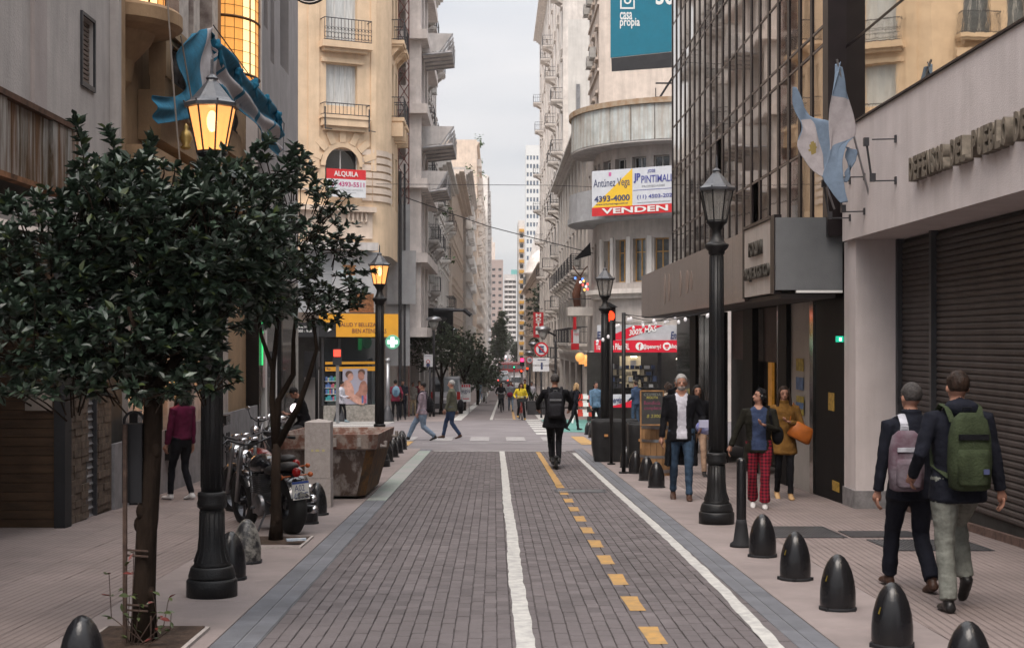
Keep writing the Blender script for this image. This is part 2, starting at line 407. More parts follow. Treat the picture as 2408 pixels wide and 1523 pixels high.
paving('pavement_left', -7.0, -2.95, 4, 37, .405, .4, tile_r, 170, near=9)
paving('pavement_strip_left', -2.95, -1.87, 4, 37, 1.08, 1.2, slab_m, 30)
for sx, nm in ((-1, 'far_pavement_left'), (1, 'far_pavement_right')):
    a = (lambda y: -7+bend(y)) if sx < 0 else (lambda y: 2.35+bend(y)); c = (lambda y: -1.87+bend(y)) if sx < 0 else (lambda y: 7.5+bend(y))
    strip(nm, M_('pavement_slab'), a, c, 60 if sx < 0 else 60, 700, .002 if sx < 0 else .0025)
# gratings and covers
def grate(x0, x1, y0, y1, bars, lab, along='y'):
    root = thing('floor_grate', lab, 'floor grate', ((x0+x1)/2, (y0+y1)/2, gz((y0+y1)/2)), 'gratings let into the paving')
    T = Matrix.Translation(ORG[root.name]) @ Matrix.Rotation(SL, 4, 'X'); a, c = (x1-x0)/2, (y1-y0)/2
    b = MB(); b.T = T
    b.box(-a, a, -c, -c+.03, .001, .008); b.box(-a, a, c-.03, c, .001, .008); b.box(-a, -a+.03, -c+.03, c-.03, .001, .008); b.box(a-.03, a, -c+.03, c-.03, .001, .008)
    b.build('frame', M_('dark_steel'), root)
    b = MB(); b.T = T; b.box(-a+.03, a-.03, -c+.03, c-.03, .0005, .002); b.build('recess', M_('dark_steel'), root)
    b = MB(); b.T = T; 
    for i in range(bars):
        if along == 'y': x = -a+.05+(2*a-.1)*i/(bars-1); b.box(x-.008, x+.008, -c+.03, c-.03, .002, .009)
        else: y = -c+.05+(2*c-.1)*i/(bars-1); b.box(-a+.03, a-.03, y-.008, y+.008, .002, .009)
    b.build('bars', M_('steel'), root, kind='stuff')
grate(3.05, 3.9, 15.7, 16.9, 20, 'steel floor grate behind the thin straight post on the right pavement')
grate(4.05, 5.1, 14.5, 15.5, 22, 'steel ribbed floor grate in front of the black access cover')
grate(.95, 1.75, 22.0, 22.6, 26, 'small drain grate across the yellow dashes in the road')
cv = MB(); cv.T = Matrix.Translation((4.35, 16.05, gz(16.05))) @ Matrix.Rotation(SL, 4, 'X'); cv.box(-.4, .4, -.3, .3, .001, .012)
tag(cv.build('access_cover', M_('dark_steel')), 'dark square access cover between two steel gratings', 'access cover')
# ------------------------------------------------------------------ street lamps
IRON, GLOSS = M_('black_iron'), M_('black_gloss')
lit_glass = mat('lamp_glass_lit', (.30, .11, .025), .25, 0, .25, 14, emit=(1.0, .40, .12), es=.72, alpha=.93)
bulb_m = mat('lamp_bulb_lit', (1, .8, .5), .3, 0, 0, emit=(1, .62, .28), es=14)
dull_glass = mat('lamp_glass_unlit', (.30, .29, .27), .18, 0, .15, 6, spec=.8, alpha=.55)
def lamp(loc, label, lit, h=1.0):
    root = thing('street_lamp', label, 'street lamp', (0,0,0), 'old style iron street lamps along the pavements')
    b = MB(); b.sm = True
    b.lathe([(.215,0),(.215,.13),(.2,.15)], 32); b.lathe([(.195,.15),(.2,.17),(.18,.235),(.172,.25)], 32)
    b.lathe([(.165,.25),(.15,.27),(.15,.29),(.125,.36),(.108,.48),(.103,.72)], 32); b.sm = False; b.build('base', IRON, root)
    b = MB()
    for i in range(16):
        a = 2*math.pi*i/16; p = lambda r, z: (r*math.cos(a), r*math.sin(a), z)
        b.tube([p(.15, .29), p(.118, .38), p(.106, .50), p(.102, .70)], .007, 5)
    b.build('base_ribs', IRON, root, kind='stuff')
    b = MB(); b.sm = True; b.lathe([(.10,.72),(.122,.735),(.126,.77),(.115,.80),(.122,.83),(.118,.855),(.1,.865)], 28); b.build('collar', IRON, root)
    b = MB(); b.sm = True; b.lathe([(.093,.86),(.088,1.4),(.084,2.4),(.082,3.28)], 24); b.build('column', IRON, root)
    b = MB()
    for i in range(12):
        a = 2*math.pi*i/12; b.tube([(.0925*math.cos(a), .0925*math.sin(a), .9), (.082*math.cos(a), .082*math.sin(a), 3.25)], .006, 4)
    b.build('column_flutes', IRON, root, kind='stuff')
    b = MB(); b.sm = True; b.lathe([(.085,3.26),(.10,3.28),(.10,3.31),(.13,3.335),(.145,3.36),(.15,3.39),(.12,3.40),(.10,3.42),(.065,3.50),(.06,3.56),(.085,3.60),(.10,3.63),(.13,3.655),(.13,3.67)], 24); b.build('capital', IRON, root)
    z0, z1, r0, r1, n = 3.67, 4.04, .125, .205, 8
    b = MB()
    for i in range(n):
        a = 2*math.pi*(i+.5)/n; b.tube([(r0*math.cos(a), r0*math.sin(a), z0), (r1*math.cos(a), r1*math.sin(a), z1)], .0085, 5)
    b.lathe([(r0+.008, z0-.01),(r0+.012, z0+.012),(r0-.02,z0+.014)], n, a0=math.pi/n, a1=2*math.pi+math.pi/n); b.build('lantern_frame', IRON, root)
    fr = root.children[-1]
    for i in range(n):
        a, c = 2*math.pi*(i-.5)/n, 2*math.pi*(i+.5)/n; g = MB()
        g.quad((r0*math.cos(a)*.98, r0*math.sin(a)*.98, z0+.01), (r0*math.cos(c)*.98, r0*math.sin(c)*.98, z0+.01), (r1*math.cos(c)*.98, r1*math.sin(c)*.98, z1), (r1*math.cos(a)*.98, r1*math.sin(a)*.98, z1))
        g.build('pane', lit_glass if lit else dull_glass, fr)
    b = MB(); b.lathe([(r1-.01,z1-.005),(r1+.03,z1),(r1+.035,z1+.03),(r1-.005,z1+.05),(.17,z1+.075),(.05,z1+.215),(.045,z1+.23),(.055,z1+.245),(.04,z1+.26),(.014,z1+.28),(.012,z1+.40),(.002,z1+.44)], n, a0=math.pi/n, a1=2*math.pi+math.pi/n)
    for i in range(n):
        a = 2*math.pi*(i+.5)/n; b.tube([((r1+.02)*math.cos(a), (r1+.02)*math.sin(a), z1+.02), ((r1+.035)*math.cos(a), (r1+.035)*math.sin(a), z1+.05)], .008, 4)
    b.build('roof', mat('lamp_roof', (.05, .052, .06), .35, 0, .3, 8, .2, 40, .6), root)
    if lit:
        b = MB(); b.sm = True; b.ell((0, 0, z0+.26), (.045, .045, .09), 14, 10); b.build('bulb', bulb_m, root)
        ld = bpy.data.lights.new('lamp_light', 'POINT'); ld.energy = 12; ld.color = (1, .55, .2); ld.shadow_soft_size = .1
        lo = bpy.data.objects.new('lamp_light', ld); COL.objects.link(lo); lo.parent = root; lo.location = (0, 0, z1-.28); lo.scale = (1, 1, 1)
        ld.use_shadow = True
    root.location = (loc[0], loc[1], gz(loc[1])); root.scale = (.95, .95, h) if h < 1 else (1, 1, h)
    return root
lamp((-2.285, 11.5), 'lit street lamp standing behind the near left tree, its lantern glowing orange above the leaves', True, .975)
lamp((2.70, 17.3), 'unlit street lamp nearest on the right pavement, tall black fluted column', False, 1.0)
lamp((-2.32, 28.7), 'lit street lamp rising behind the rusty skip, glowing orange lantern', True, 1.0)
lamp((2.53, 32.6), 'unlit street lamp beside the red traffic light and black planters', False, 1.0)
# ------------------------------------------------------------------ bollards
def bollard_proto(m, lab):
    root = thing('bollard', lab, 'bollard', (0,0,0), 'bullet shaped bollards')
    b = MB(); b.sm = True
    b.lathe([(.128,.012),(.134,.05),(.133,.14),(.124,.22),(.105,.295),(.080,.355),(.052,.395),(.024,.416),(.0,.422)], 32, cap=False); b.build('cap', m, root)
    b = MB(); b.lathe([(.125,0),(.141,.0),(.141,.02),(.132,.028)], 28, cap=False)
    for a in (.5, 2.1, 3.7, 5.2): b.cb((.135*math.cos(a), .135*math.sin(a), .014), (.03, .03, .028))
    b.build('foot', M_('black_matt'), root); return root
spots = [(2.60, 7.8, 'bullet bollard cut off by the bottom edge, nearest to the two walking men'),
 (2.60, 9.3, 'largest whole bullet bollard on the right, second from the bottom edge'),
 (2.606, 10.8, 'third bullet bollard from the bottom edge on the right'),
 (2.626, 12.42, 'fourth bullet bollard from the bottom edge on the right'),
 (2.645, 14.04, 'bullet bollard touching the thin straight post on the right'),
 (2.63, 23.1, 'bullet bollard nearest in front of the wooden barrel'),
 (2.64, 24.7, 'second bullet bollard in front of the wooden barrel'),
 (2.64, 26.6, 'bullet bollard between the barrel and the black planters'),
 (2.64, 28.4, 'bullet bollard half hidden behind the black planter'),
 (2.95, 41.0, 'nearest of the three small bollards on the far right corner'),
 (2.98, 43.2, 'middle of the three small bollards on the far right corner'),
 (3.02, 45.6, 'farthest of the three small bollards on the far right corner'),
 (-2.32, 8.0, 'bullet bollard cut off at the bottom left corner beside the tree pit'),
 (-2.31, 12.45, 'dark bollard half hidden by the near left lamp base'),
 (-2.28, 17.3, 'bullet bollard behind the motorcycle beside the exhaust'),
 (-2.30, 18.4, 'bullet bollard between the motorcycle and the concrete pillar'),
 (-2.25, 24.6, 'small dark bollard just past the rusty skip'),
 (-2.30, 30.4, 'first of the bollards leading from the skip to the crossing'),
 (-2.31, 32.2, 'second of the bollards leading from the skip to the crossing'),
 (-2.32, 34.0, 'third of the bollards leading from the skip to the crossing'),
 (-2.34, 35.8, 'fourth of the bollards leading from the skip to the crossing'),
 (-2.45, 37.6, 'last bollard before the crossing, behind the man in light jeans')]
bp = bollard_proto(GLOSS, spots[0][2])
bp2 = bollard_proto(M_('black_worn'), 'scratched bollard with pale paint worn through beside the tree pit')
bp2.location = (-2.36, 13.55, gz(13.55)); del bp2['group']
for i, (x, y, lb) in enumerate(spots):
    o = bp if i == 0 else dup(bp, rz=RND.uniform(0, 6), label=lb); o.location = (x, y, gz(y))
# small reflective stickers on the near bollards
for x, y, wh in ((2.60, 9.3, 'largest'), (2.606, 10.8, 'third'), (2.626, 12.42, 'fourth')):
    b = MB(); a = rad(215); n = Vector((math.cos(a), math.sin(a), 0)); u = Vector((-n.y, n.x, 0)); c = Vector((x, y, gz(y)))
    b.quad(*[c+n*r+u*d+Vector((0,0,z)) for r, d, z in ((.131,-.008,.23),(.131,.004,.225),(.120,.008,.27),(.119,.0,.272))])
    tag(b.build('sticker', mat('sticker_yellow', (.12, .085, .01), .5)), f'small yellow sticker on the {wh} bullet bollard from the bottom right', 'sticker')
# thin straight post with a flared foot
root = thing('straight_post', 'thin straight black post with flared foot on right pavement', 'bollard', (2.58, 14.87, gz(14.87)))
b = MB(); b.T = Matrix.Translation(ORG[root.name]); b.sm = True; b.lathe([(.052,.28),(.05,.88),(.045,.915),(.02,.93),(0,.933)], 20, cap=False); b.build('pole', GLOSS, root)
b = MB(); b.T = Matrix.Translation(ORG[root.name]); b.sm = True; b.lathe([(.12,0),(.12,.03),(.085,.06),(.06,.24),(.052,.29)], 20); b.build('foot', M_('black_matt'), root)
# concrete pillar beside the skip
x0, y0 = -2.42, 19.6; g = gz(y0)
root = thing('concrete_pillar', 'square speckled concrete pillar standing beside the rusty skip', 'pillar', (x0, y0, g))
cm = mat('pillar_concrete', (.36, .32, .30), .85, 0, .12, 22, .3, 90)
b = MB(); b.box(x0-.18, x0+.18, y0-.17, y0+.17, g-.05, g+.40); b.build('lower_block', cm, root)
b = MB(); b.box(x0-.175, x0+.175, y0-.165, y0+.165, g+.405, g+1.17); z = g+1.17
b.add([(x0-.175,y0-.165,z),(x0+.175,y0-.165,z),(x0+.175,y0+.165,z),(x0-.175,y0+.165,z),(x0,y0,z+.04)], [(0,1,4),(1,2,4),(2,3,4),(3,0,4)]); b.build('upper_block', cm, root)
b = MB()
for dx, c in ((-.07, .03), (0, .05), (.08, .035)): b.box(x0+dx-c/2, x0+dx+c/2, y0-.168, y0-.166, g+.77, g+.80)
b.build('sticker', mat('sticker_faded', (.46, .40, .20), .7), root)
# ------------------------------------------------------------------ rusty skip
rust = mat('rusty_paint', (.085, .06, .05), .8, 0, 1, 3.5, .5, 30, streak=.6, col2=(.30, .27, .25), dirt=(.07, .035, .02), aniso=(1, 1, .5), sharp=.15)
rust2 = mat('rust_orange', (.17, .085, .03), .8, 0, 1, 5, .5, 30, streak=.6, col2=(.07, .045, .03), dirt=(.04, .025, .02), sharp=.12)
y0, y1 = 20.5, 23.8; g = gz(20.5)+.04
root = thing('skip', 'rusty flaking open skip standing half on the left gutter', 'skip', (-2.3, 22, gz(22)))
sec = [(g, -2.95, -1.90, y0+.30, y1-.5), (g+.69, -3.12, -1.74, y0+.06, y1-.1), (g+.71, -3.14, -1.71, y0, y1), (g+.92, -3.17, -1.68, y0-.03, y1+.03)]
def ring(z, xa, xb, ya, yb, c=.12): return [(xa+c, ya, z), (xb-c, ya, z), (xb, ya+c, z+SL*c), (xb, yb, z+SL*(yb-ya)), (xa, yb, z+SL*(yb-ya)), (xa, ya+c, z+SL*c)]
b = MB(); rg = [ring(*sec[0]), ring(*sec[1])]; b.add(rg[0]+rg[1], [(i, (i+1) % 6, 6+(i+1) % 6, 6+i) for i in range(6)]+[(5,4,3,2,1,0)])
for f in range(len(b.m)): b.m[f] = 1 if f in (1, 2) else 0
b.build('body', [rust, rust2], root)
b = MB(); r2 = ring(*sec[2]); r3 = ring(*sec[3]); ins = ring(sec[3][0], sec[3][1]+.05, sec[3][2]-.05, sec[3][3]+.05, sec[3][4]-.05); bot = ring(g+.3, -2.9, -1.95, y0+.4, y1-.5)
b.add(ring(sec[1][0], *sec[1][1:])+r2+r3+ins+bot, [(k*6+i, k*6+(i+1) % 6, k*6+6+(i+1) % 6, k*6+6+i) for k in range(4) for i in range(6)]+[(24,25,26,27,28,29)])
b.build('rim', mat('rusty_rim', (.27, .22, .19), .8, 0, 1, 6, .5, 30, streak=.7, col2=(.15, .07, .05), dirt=(.08, .04, .03), sharp=.14), root)
for xx in (-2.7, -2.3, -1.95):
    b = MB(); b.cb((xx, y0-.03, g+.81), (.05, .03, .13)); b.build('rib', rust, root)
b = MB()
for yy in (20.9, 23.2): b.tube([(-1.68, yy, g+.72), (-1.60, yy, g+.72), (-1.60, yy, g+.80)], .03, 8)
b.build('lifting_lug', rust, root)
# ------------------------------------------------------------------ trees
leaf_m = mat('leaf_glossy', (.024, .044, .026), .46, 0, .35, 14, spec=.65, island=.5)
leaf_y = mat('leaf_young', (.05, .070, .02), .38, 0, .3, 8, spec=.6, island=.3)
leaf_far = mat('leaf_far', (.045, .066, .032), .45, 0, .3, 3, spec=.5, island=.5)
bark = mat('bark', (.022, .015, .011), .95, 0, .4, 8, .9, 26, spec=.08, aniso=(1, 1, .35))
def leaf_geo(L=.078, W=.038):
    v = [(0,0,0),(W*.42,L*.3,.006),(W*.5,L*.58,.004),(0,L,-.008),(-W*.5,L*.58,.004),(-W*.42,L*.3,.006),(0,L*.45,-.006)]
    return v, [(0,1,6),(1,2,6),(2,3,6),(3,4,6),(4,5,6),(5,0,6)]
def leaf_mat4(r, p, d, s, droop=.2):
    d = (d+Vector((r.gauss(0,.35), r.gauss(0,.35), r.gauss(0,.3)-droop))).normalized()
    up = Vector((r.gauss(0,.4), r.gauss(0,.4), 1)).normalized(); x = d.cross(up)
    if x.length < .05: x = Vector((1,0,0))
    x.normalize(); z = x.cross(d)
    return Matrix(((x.x*s, d.x*s, z.x*s, p.x), (x.y*s, d.y*s, z.y*s, p.y), (x.z*s, d.z*s, z.z*s, p.z), (0,0,0,1)))
def grow(r, blobs, n, L, sprigs=(), whorl=(7, 12), dens=.55, shell=.5):
    """points spread through the crown; returns leaf matrices and twig list"""
    tot = sum(b[3]*b[4]*b[5] for b in blobs); Ms = []; tw = []
    def tuft(p, d):
        k = r.randint(*whorl)
        for i in range(k):
            a = 2*math.pi*i/k*2.4+r.random(); q = Vector((math.cos(a), math.sin(a), .35)); q = (q+d*.9).normalized()
            Ms.append(leaf_mat4(r, p-d*(.05*r.random()*L/.078), q, L/.078*r.uniform(.65, 1.2)))
    for cx, cy, cz, rx, ry, rz in blobs:
        m = int(n*rx*ry*rz/tot)
        for _ in range(m):
            while True:
                v = Vector((r.uniform(-1,1), r.uniform(-1,1), r.uniform(-1,1)))
                if v.length <= 1: break
            q = v.length**shell; v = v.normalized()*q if v.length > 0 else v
            p = Vector((cx+v.x*rx, cy+v.y*ry, cz+v.z*rz))
            if noise.noise(p*3.8) < -.34+(.26 if q > .8 else 0): continue
            d = (Vector((v.x, v.y, v.z+.35))).normalized(); tuft(p, d)
            if r.random() < .35: tw.append((p-d*r.uniform(.12, .3)-Vector((0,0,.05)), p))
    for pts in sprigs:
        pts = [Vector(p) for p in pts]; tw += list(zip(pts, pts[1:]))
        for a, c in zip(pts, pts[1:]):
            for t in (.35, .7, 1.0):
                p = a.lerp(c, t); tuft(p, (c-a).normalized())
    return Ms, tw
def tree(name, label, base, trunkpts, trunkr, branches, blobs, n, L, keep, group, mats, seed, sprigs=(), twig_r=.005, shell=.5, whorl=(7, 12)):
    r = random.Random(seed); root = thing(name, label, 'tree', base, group)
    b = MB(); b.sm = True; b.tube(trunkpts, trunkr, 12)
    for k in range(5 if keep else 0):
        a = r.uniform(0, 6.28); i = r.randrange(1, len(trunkpts)-1); p = Vector(trunkpts[i]); rr_ = trunkr[i]
        b.ell(p+Vector((math.cos(a)*rr_*.8, math.sin(a)*rr_*.8, r.uniform(-.1, .1))), (rr_*.5, rr_*.5, rr_*.8), 8, 6)
    b.build('trunk', bark, root)
    for pts, rs in branches:
        b = MB(); b.sm = True; b.tube(pts, rs, 8); b.build('branch', bark, root)
    Ms, tw = grow(r, blobs, n, L, sprigs, whorl, shell=shell)
    lv, lf = leaf_geo()
    cam_p = Vector((0, 0, CH))
    if keep:
        Ms.sort(key=lambda M: (M.translation-cam_p).length)
        pool = Ms[:keep*3]; r.shuffle(pool); kept = pool[:keep]; ids = set(id(m) for m in kept); Ms = [m for m in Ms if id(m) not in ids]
        me = MB().add(lv, lf).mesh('leaf', mats[0])
        for M in kept: inst(me, 'leaf', root, M)
    b = MB()
    for M in Ms:
        b.T = M; b.mi = 1 if r.random() < .07 and len(mats) > 1 else 0; b.add(lv, lf)
    b.build('crown', mats, root, kind='stuff')
    b = MB()
    for p, q in tw: b.tube([p, p.lerp(q, .5)+Vector((r.uniform(-.02,.02), 0, r.uniform(-.01,.02))), q], [twig_r*1.3, twig_r, twig_r*.7], 4, cap=False)
    if b.v: b.build('twigs', bark, root, kind='stuff')
    return root
def B(xd, yd, Y, rx, rz, ry=None):   # a clump of the crown, from where it stands in the street
    s = Y/F; return (PX(xd, Y), Y, PZ(yd, Y), rx*s, (ry if ry else (rx+rz)/2)*s, rz*s)
Y = 9.6
P3 = lambda xd, yd, Y: Vector((PX(xd, Y), Y, PZ(yd, Y)))
bl = [B(120,610,9.5,190,180,170), B(330,560,9.6,210,200,230), B(505,560,9.6,170,190,200), B(80,790,9.2,140,120,150), B(300,800,9.4,200,90,180),
      B(590,520,10.0,110,140,120), B(-20,660,9.7,120,150,150), B(430,720,9.7,170,110,160), B(250,440,9.9,120,80,120), B(610,640,9.9,100,120,110), B(170,900,9.1,130,45,90), B(20,890,9.1,110,60,90), B(330,905,9.2,150,48,110), B(480,885,9.4,90,45,90), B(110,915,9.1,110,40,90), B(640,410,10,60,50,60), B(330,880,9.5,150,55,110), B(210,840,9.4,130,90,150), B(450,810,9.6,110,80,130), B(400,600,9.8,200,200,150)]
sp = [[P3(200,400,9.6), P3(190,330,9.6), P3(178,275,9.6)], [P3(330,400,9.6), P3(350,355,9.6), P3(362,320,9.6)], [P3(640,420,10), P3(690,370,10), P3(693,335,10)],
      [P3(620,480,10), P3(680,440,10), P3(722,412,10)], [P3(640,560,10), P3(690,540,10), P3(722,520,10)], [P3(660,420,10), P3(705,385,10), P3(715,362,10)],
      [P3(280,390,9.6), P3(262,330,9.6), P3(250,300,9.6)], [P3(20,500,9.4), P3(10,480,9.4), P3(30,460,9.4)], [P3(470,420,9.7), P3(480,380,9.7), P3(530,350,9.7)], [P3(560,420,9.9), P3(600,350,9.9), P3(640,330,9.9)]]
bx, by = PX(338, 9.45), 9.45; gg = gz(9.45)
tr = tree('street_tree', 'near left tree with a wide dark leafy crown covering the lamp post', (bx, by, gg),
     [(bx, by, gg-.02), (bx+.005, by, gg+.35), (bx+.02, by, gg+.75), (bx+.03, by, .55), (bx+.05, by+.02, 1.0), (bx+.06, by+.02, 1.45), (bx+.1, by, 1.8)], [.095, .075, .070, .068, .066, .06, .04],
     [([(bx+.05, by, 1.38), (bx+.22, by, 1.62), (bx+.42, by+.1, 1.85), (bx+.65, by+.2, 2.15)], [.045, .035, .025, .012]),
      ([(bx+.05, by, 1.42), (bx-.22, by, 1.66), (bx-.55, by, 1.88), (bx-.85, by, 2.2)], [.045, .035, .025, .012]),
      ([(bx+.08, by, 1.6), (bx+.1, by+.2, 2.1), (bx+.15, by+.1, 2.6)], [.04, .025, .012]),
      ([(bx+.05, by, 1.45), (bx+.05, by-.25, 1.7), (bx, by-.4, 1.95)], [.035, .025, .012]),
      ([(bx+.05, by, 1.3), (bx+.05, by+.35, 1.6), (bx, by+.6, 2.0)], [.035, .025, .012])],
     bl, 3900, .083, 300, None, [leaf_m, leaf_y], 5, sp)
Y2 = 15.4
bl2 = [B(700,520,15.2,140,140,150), B(640,620,15.4,130,120,140), B(770,640,15.4,100,100,110), B(580,700,15.3,110,90,120), B(560,620,15.5,110,100,120), B(700,710,15.4,120,60,120), B(800,570,15.6,60,70,60), B(810,700,15.5,55,50,60), B(560,480,15.6,90,100,90)]
sp2 = [[P3(790,560,15.4), P3(830,585,15.4), P3(845,560,15.4)], [P3(790,740,15.4), P3(830,715,15.4), P3(862,690,15.4)], [P3(720,460,15.4), P3(740,430,15.4), P3(735,400,15.4)], [P3(780,650,15.4), P3(840,640,15.4), P3(880,640,15.4)], [P3(740,750,15.4), P3(775,770,15.4), P3(800,745,15.4)]]
tx, ty = PX(648, 15.45), 15.45; tg = gz(15.45)
tree('street_tree', 'second left tree behind the motorcycle, trunk forking into thin curved branches', (tx, ty, tg),
     [(tx, ty, tg-.02), (tx+.01, ty, tg+.25), (tx, ty, tg+.7), (tx+.01, ty, tg+1.05)], [.085, .062, .052, .048],
     [([(tx, ty, tg+1.0), P3(700,960,15.45), P3(725,890,15.4), P3(745,820,15.4), P3(735,740,15.4)], [.045, .034, .028, .022, .016]),
      ([(tx, ty, tg+1.0), P3(655,940,15.45), P3(690,880,15.45), P3(690,800,15.4), P3(700,700,15.4)], [.045, .035, .03, .022, .016]),
      ([(tx, ty, tg+1.0), P3(640,940,15.45), P3(642,870,15.45), P3(615,790,15.4), P3(600,700,15.4)], [.042, .032, .026, .021, .016]),
      ([P3(642,870,15.45), P3(650,790,15.5), P3(655,700,15.5)], [.03, .025, .015])],
     bl2, 1150, .078, 120, None, [leaf_m, leaf_y], 8, sp2)
# a litter box hung on a stake tied to the near tree, and young shoots at its foot
sx_, sy_ = PX(294, 9.35), 9.35; sg = gz(sy_)
root = thing('tree_stake', 'thin iron stake tied with bars to the near left tree trunk', 'stake', (sx_, sy_, sg))
b = MB(); b.tube([(sx_, sy_, sg-.1), (sx_, sy_, sg+1.45)], .016, 8); b.build('pole', mat('rusty_iron', (.07, .045, .035), .8, 0, .4, 12, .3), root)
for z in (.22, .58):
    b = MB(); zz = sg+z
    for dz in (0, .035): b.tube([(sx_, sy_-.01, zz+dz), (bx-.1, by-.09, zz+dz+.01), (bx+.05, by-.09, zz+dz)], .007, 6)
    b.tube([(bx+.07, by-.09, zz-.03), (bx+.07, by-.09, sg-.02)], .006, 5) if z < .3 else None
    b.build('tie_bar', M_('rusty_iron'), root)
root = thing('litter_box', 'narrow dark litter box with a ring top hung on the tree stake', 'litter bin', (sx_+.03, sy_+.03, sg+.95))
lx, ly = sx_+.035, sy_+.10
b = MB(); b.box(lx-.065, lx+.065, ly-.06, ly+.06, sg+.93, sg+1.45); b.build('body', M_('black_matt'), root)
b = MB(); b.lathe([(.060,-.012),(.075,-.012),(.075,.012),(.060,.012),(.060,-.012)], 24, (lx, ly, sg+1.46), cap=False, M=Matrix.Rotation(rad(90), 3, 'X')); b.build('ring', M_('black_matt'), root)
shoot = thing('young_shoots', 'thin young shoots with red and green leaves at the near tree foot', 'shoots', (bx, by, gg))
r = random.Random(4); b = MB(); bb_ = MB(); lv, lf = leaf_geo(.085, .04)
for x, z, tz in ((368, 1440, 1390), (385, 1470, 1405), (300, 1500, 1400), (262, 1450, 1350), (312, 1400, 1300), (400, 1480, 1440), (290, 1440, 1330), (320, 1480, 1420), (360, 1500, 1450)):
    p0 = Vector((bx+r.uniform(-.06, .1), by-.15, gg)); p1 = Vector((PX(x, 9.25), 9.25, PZ(z, 9.25))); p2 = Vector((PX(x+r.uniform(-12, 12), 9.2), 9.2, PZ(tz, 9.2)))
    b.tube([p0, p1, p2], [.004, .0035, .0025], 5)
    for p in (p1, p1.lerp(p2, .5), p2):
        for k in range(2): bb_.T = leaf_mat4(r, p, Vector((r.uniform(-1, 1), r.uniform(-1, 0), .3)), r.uniform(.5, .95)); bb_.mi = r.choice((0, 0, 1)); bb_.add(lv, lf)
b.build('stem', M_('rusty_iron'), shoot, kind='stuff'); bb_.build('foliage', [leaf_y, mat('leaf_red', (.14, .025, .02), .4)], shoot, kind='stuff')
# earth in the two tree pits
earth = mat('earth', (.05, .032, .023), .95, 0, .4, 9, .8, 40)
for nm, xa, xb, ya, yb in (('tree_pit', -2.72, -1.99, 8.2, 9.95), ('tree_pit', -2.85, -2.0, 14.7, 15.75)):
    b = MB(); b.box(xa+.03, xb-.03, ya+.03, yb-.03, gz((ya+yb)/2)-.02, gz((ya+yb)/2)+.006)
    o = b.build(nm, earth, kind='structure')
    b = MB()
    for a in ((xa, xb, ya, ya+.03), (xa, xb, yb-.03, yb), (xa, xa+.03, ya+.03, yb-.03), (xb-.03, xb, ya+.03, yb-.03)): b.add([(x, y, gz(y)+z) for z in (.0, .02) for x, y in ((a[0], a[2]), (a[1], a[2]), (a[1], a[3]), (a[0], a[3]))], [(4,5,6,7),(0,1,5,4),(1,2,6,5),(2,3,7,6),(3,0,4,7)])
    b.build('edging', M_('pillar_concrete'), o)
b = MB(); b.T = Matrix.Translation((-2.12, 15.1, gz(15.1)+.04)) @ Matrix.Rotation(.3, 4, 'Z'); b.box(-.09, .09, -.04, .04, 0, .02); b.box(-.05, .11, -.07, -.03, .005, .03)
tag(b.build('crumpled_carton', mat('carton_blue', (.25, .33, .42), .5, 0, 1, 12, col2=(.6, .6, .6))), 'small flattened pale carton lying in the second tree pit', 'litter')
# trees farther down the street
def far_tree(x, y, h, rx, lab, seed, L=.16, n=260, low=.45):
    g = gz(y); c = g+h*(1+low)/2; rz = h*(1-low)/2; r = random.Random(seed)
    bs = [(x+r.uniform(-.5,.5)*rx, y+r.uniform(-.5,.5)*rx, c+r.uniform(-.35,.35)*rz, rx*r.uniform(.5,.7), rx*r.uniform(.5,.7), rz*r.uniform(.55,.75)) for _ in range(6)]
    tree('far_tree', lab, (x, y, g), [(x, y, g-.05), (x+.05, y, g+h*.3), (x, y, c)], [.11, .09, .05], [([(x, y, g+h*.35), (x+rx*.3, y, c), (x+rx*.5, y, c+rz*.4)], [.06, .04, .02]), ([(x, y, g+h*.35), (x-rx*.3, y, c), (x-rx*.5, y, c+rz*.4)], [.06, .04, .02])],
         bs, n, L, 0, 'leafy trees along the street beyond the crossing', [leaf_far], seed, twig_r=.012)
far_tree(-2.75, 73, 4.7, 1.9, 'bushy tree over the parked grey van beyond the crossing', 21, .14, 1100, .34)
far_tree(-1.75, 82, 4.6, 1.5, 'tree just behind the one over the parked van', 22, .15, 700, .3)
far_tree(-1.2, 100, 3.7, 1.7, 'rounded tree shading the far left pavement walkers', 23, .17, 800, .2)
far_tree(-.9, 118, 3.8, 1.6, 'last low tree on the far left pavement', 24, .18, 600, .15)
far_tree(7.4, 190, 15, 3.4, 'tall narrow tree beside the red hotel sign', 25, .45, 500, .3)
far_tree(.9, 330, 17, 1.9, 'big round tree at the far end left of the striped tower', 26, .6, 700, .15)
far_tree(3.6, 560, 12, 5.5, 'dark tree beyond the red bus', 27, 1.0, 500, .1)
far_tree(9.5, 480, 10, 4, 'dark tree right behind the red bus', 28, .9, 400, .1)
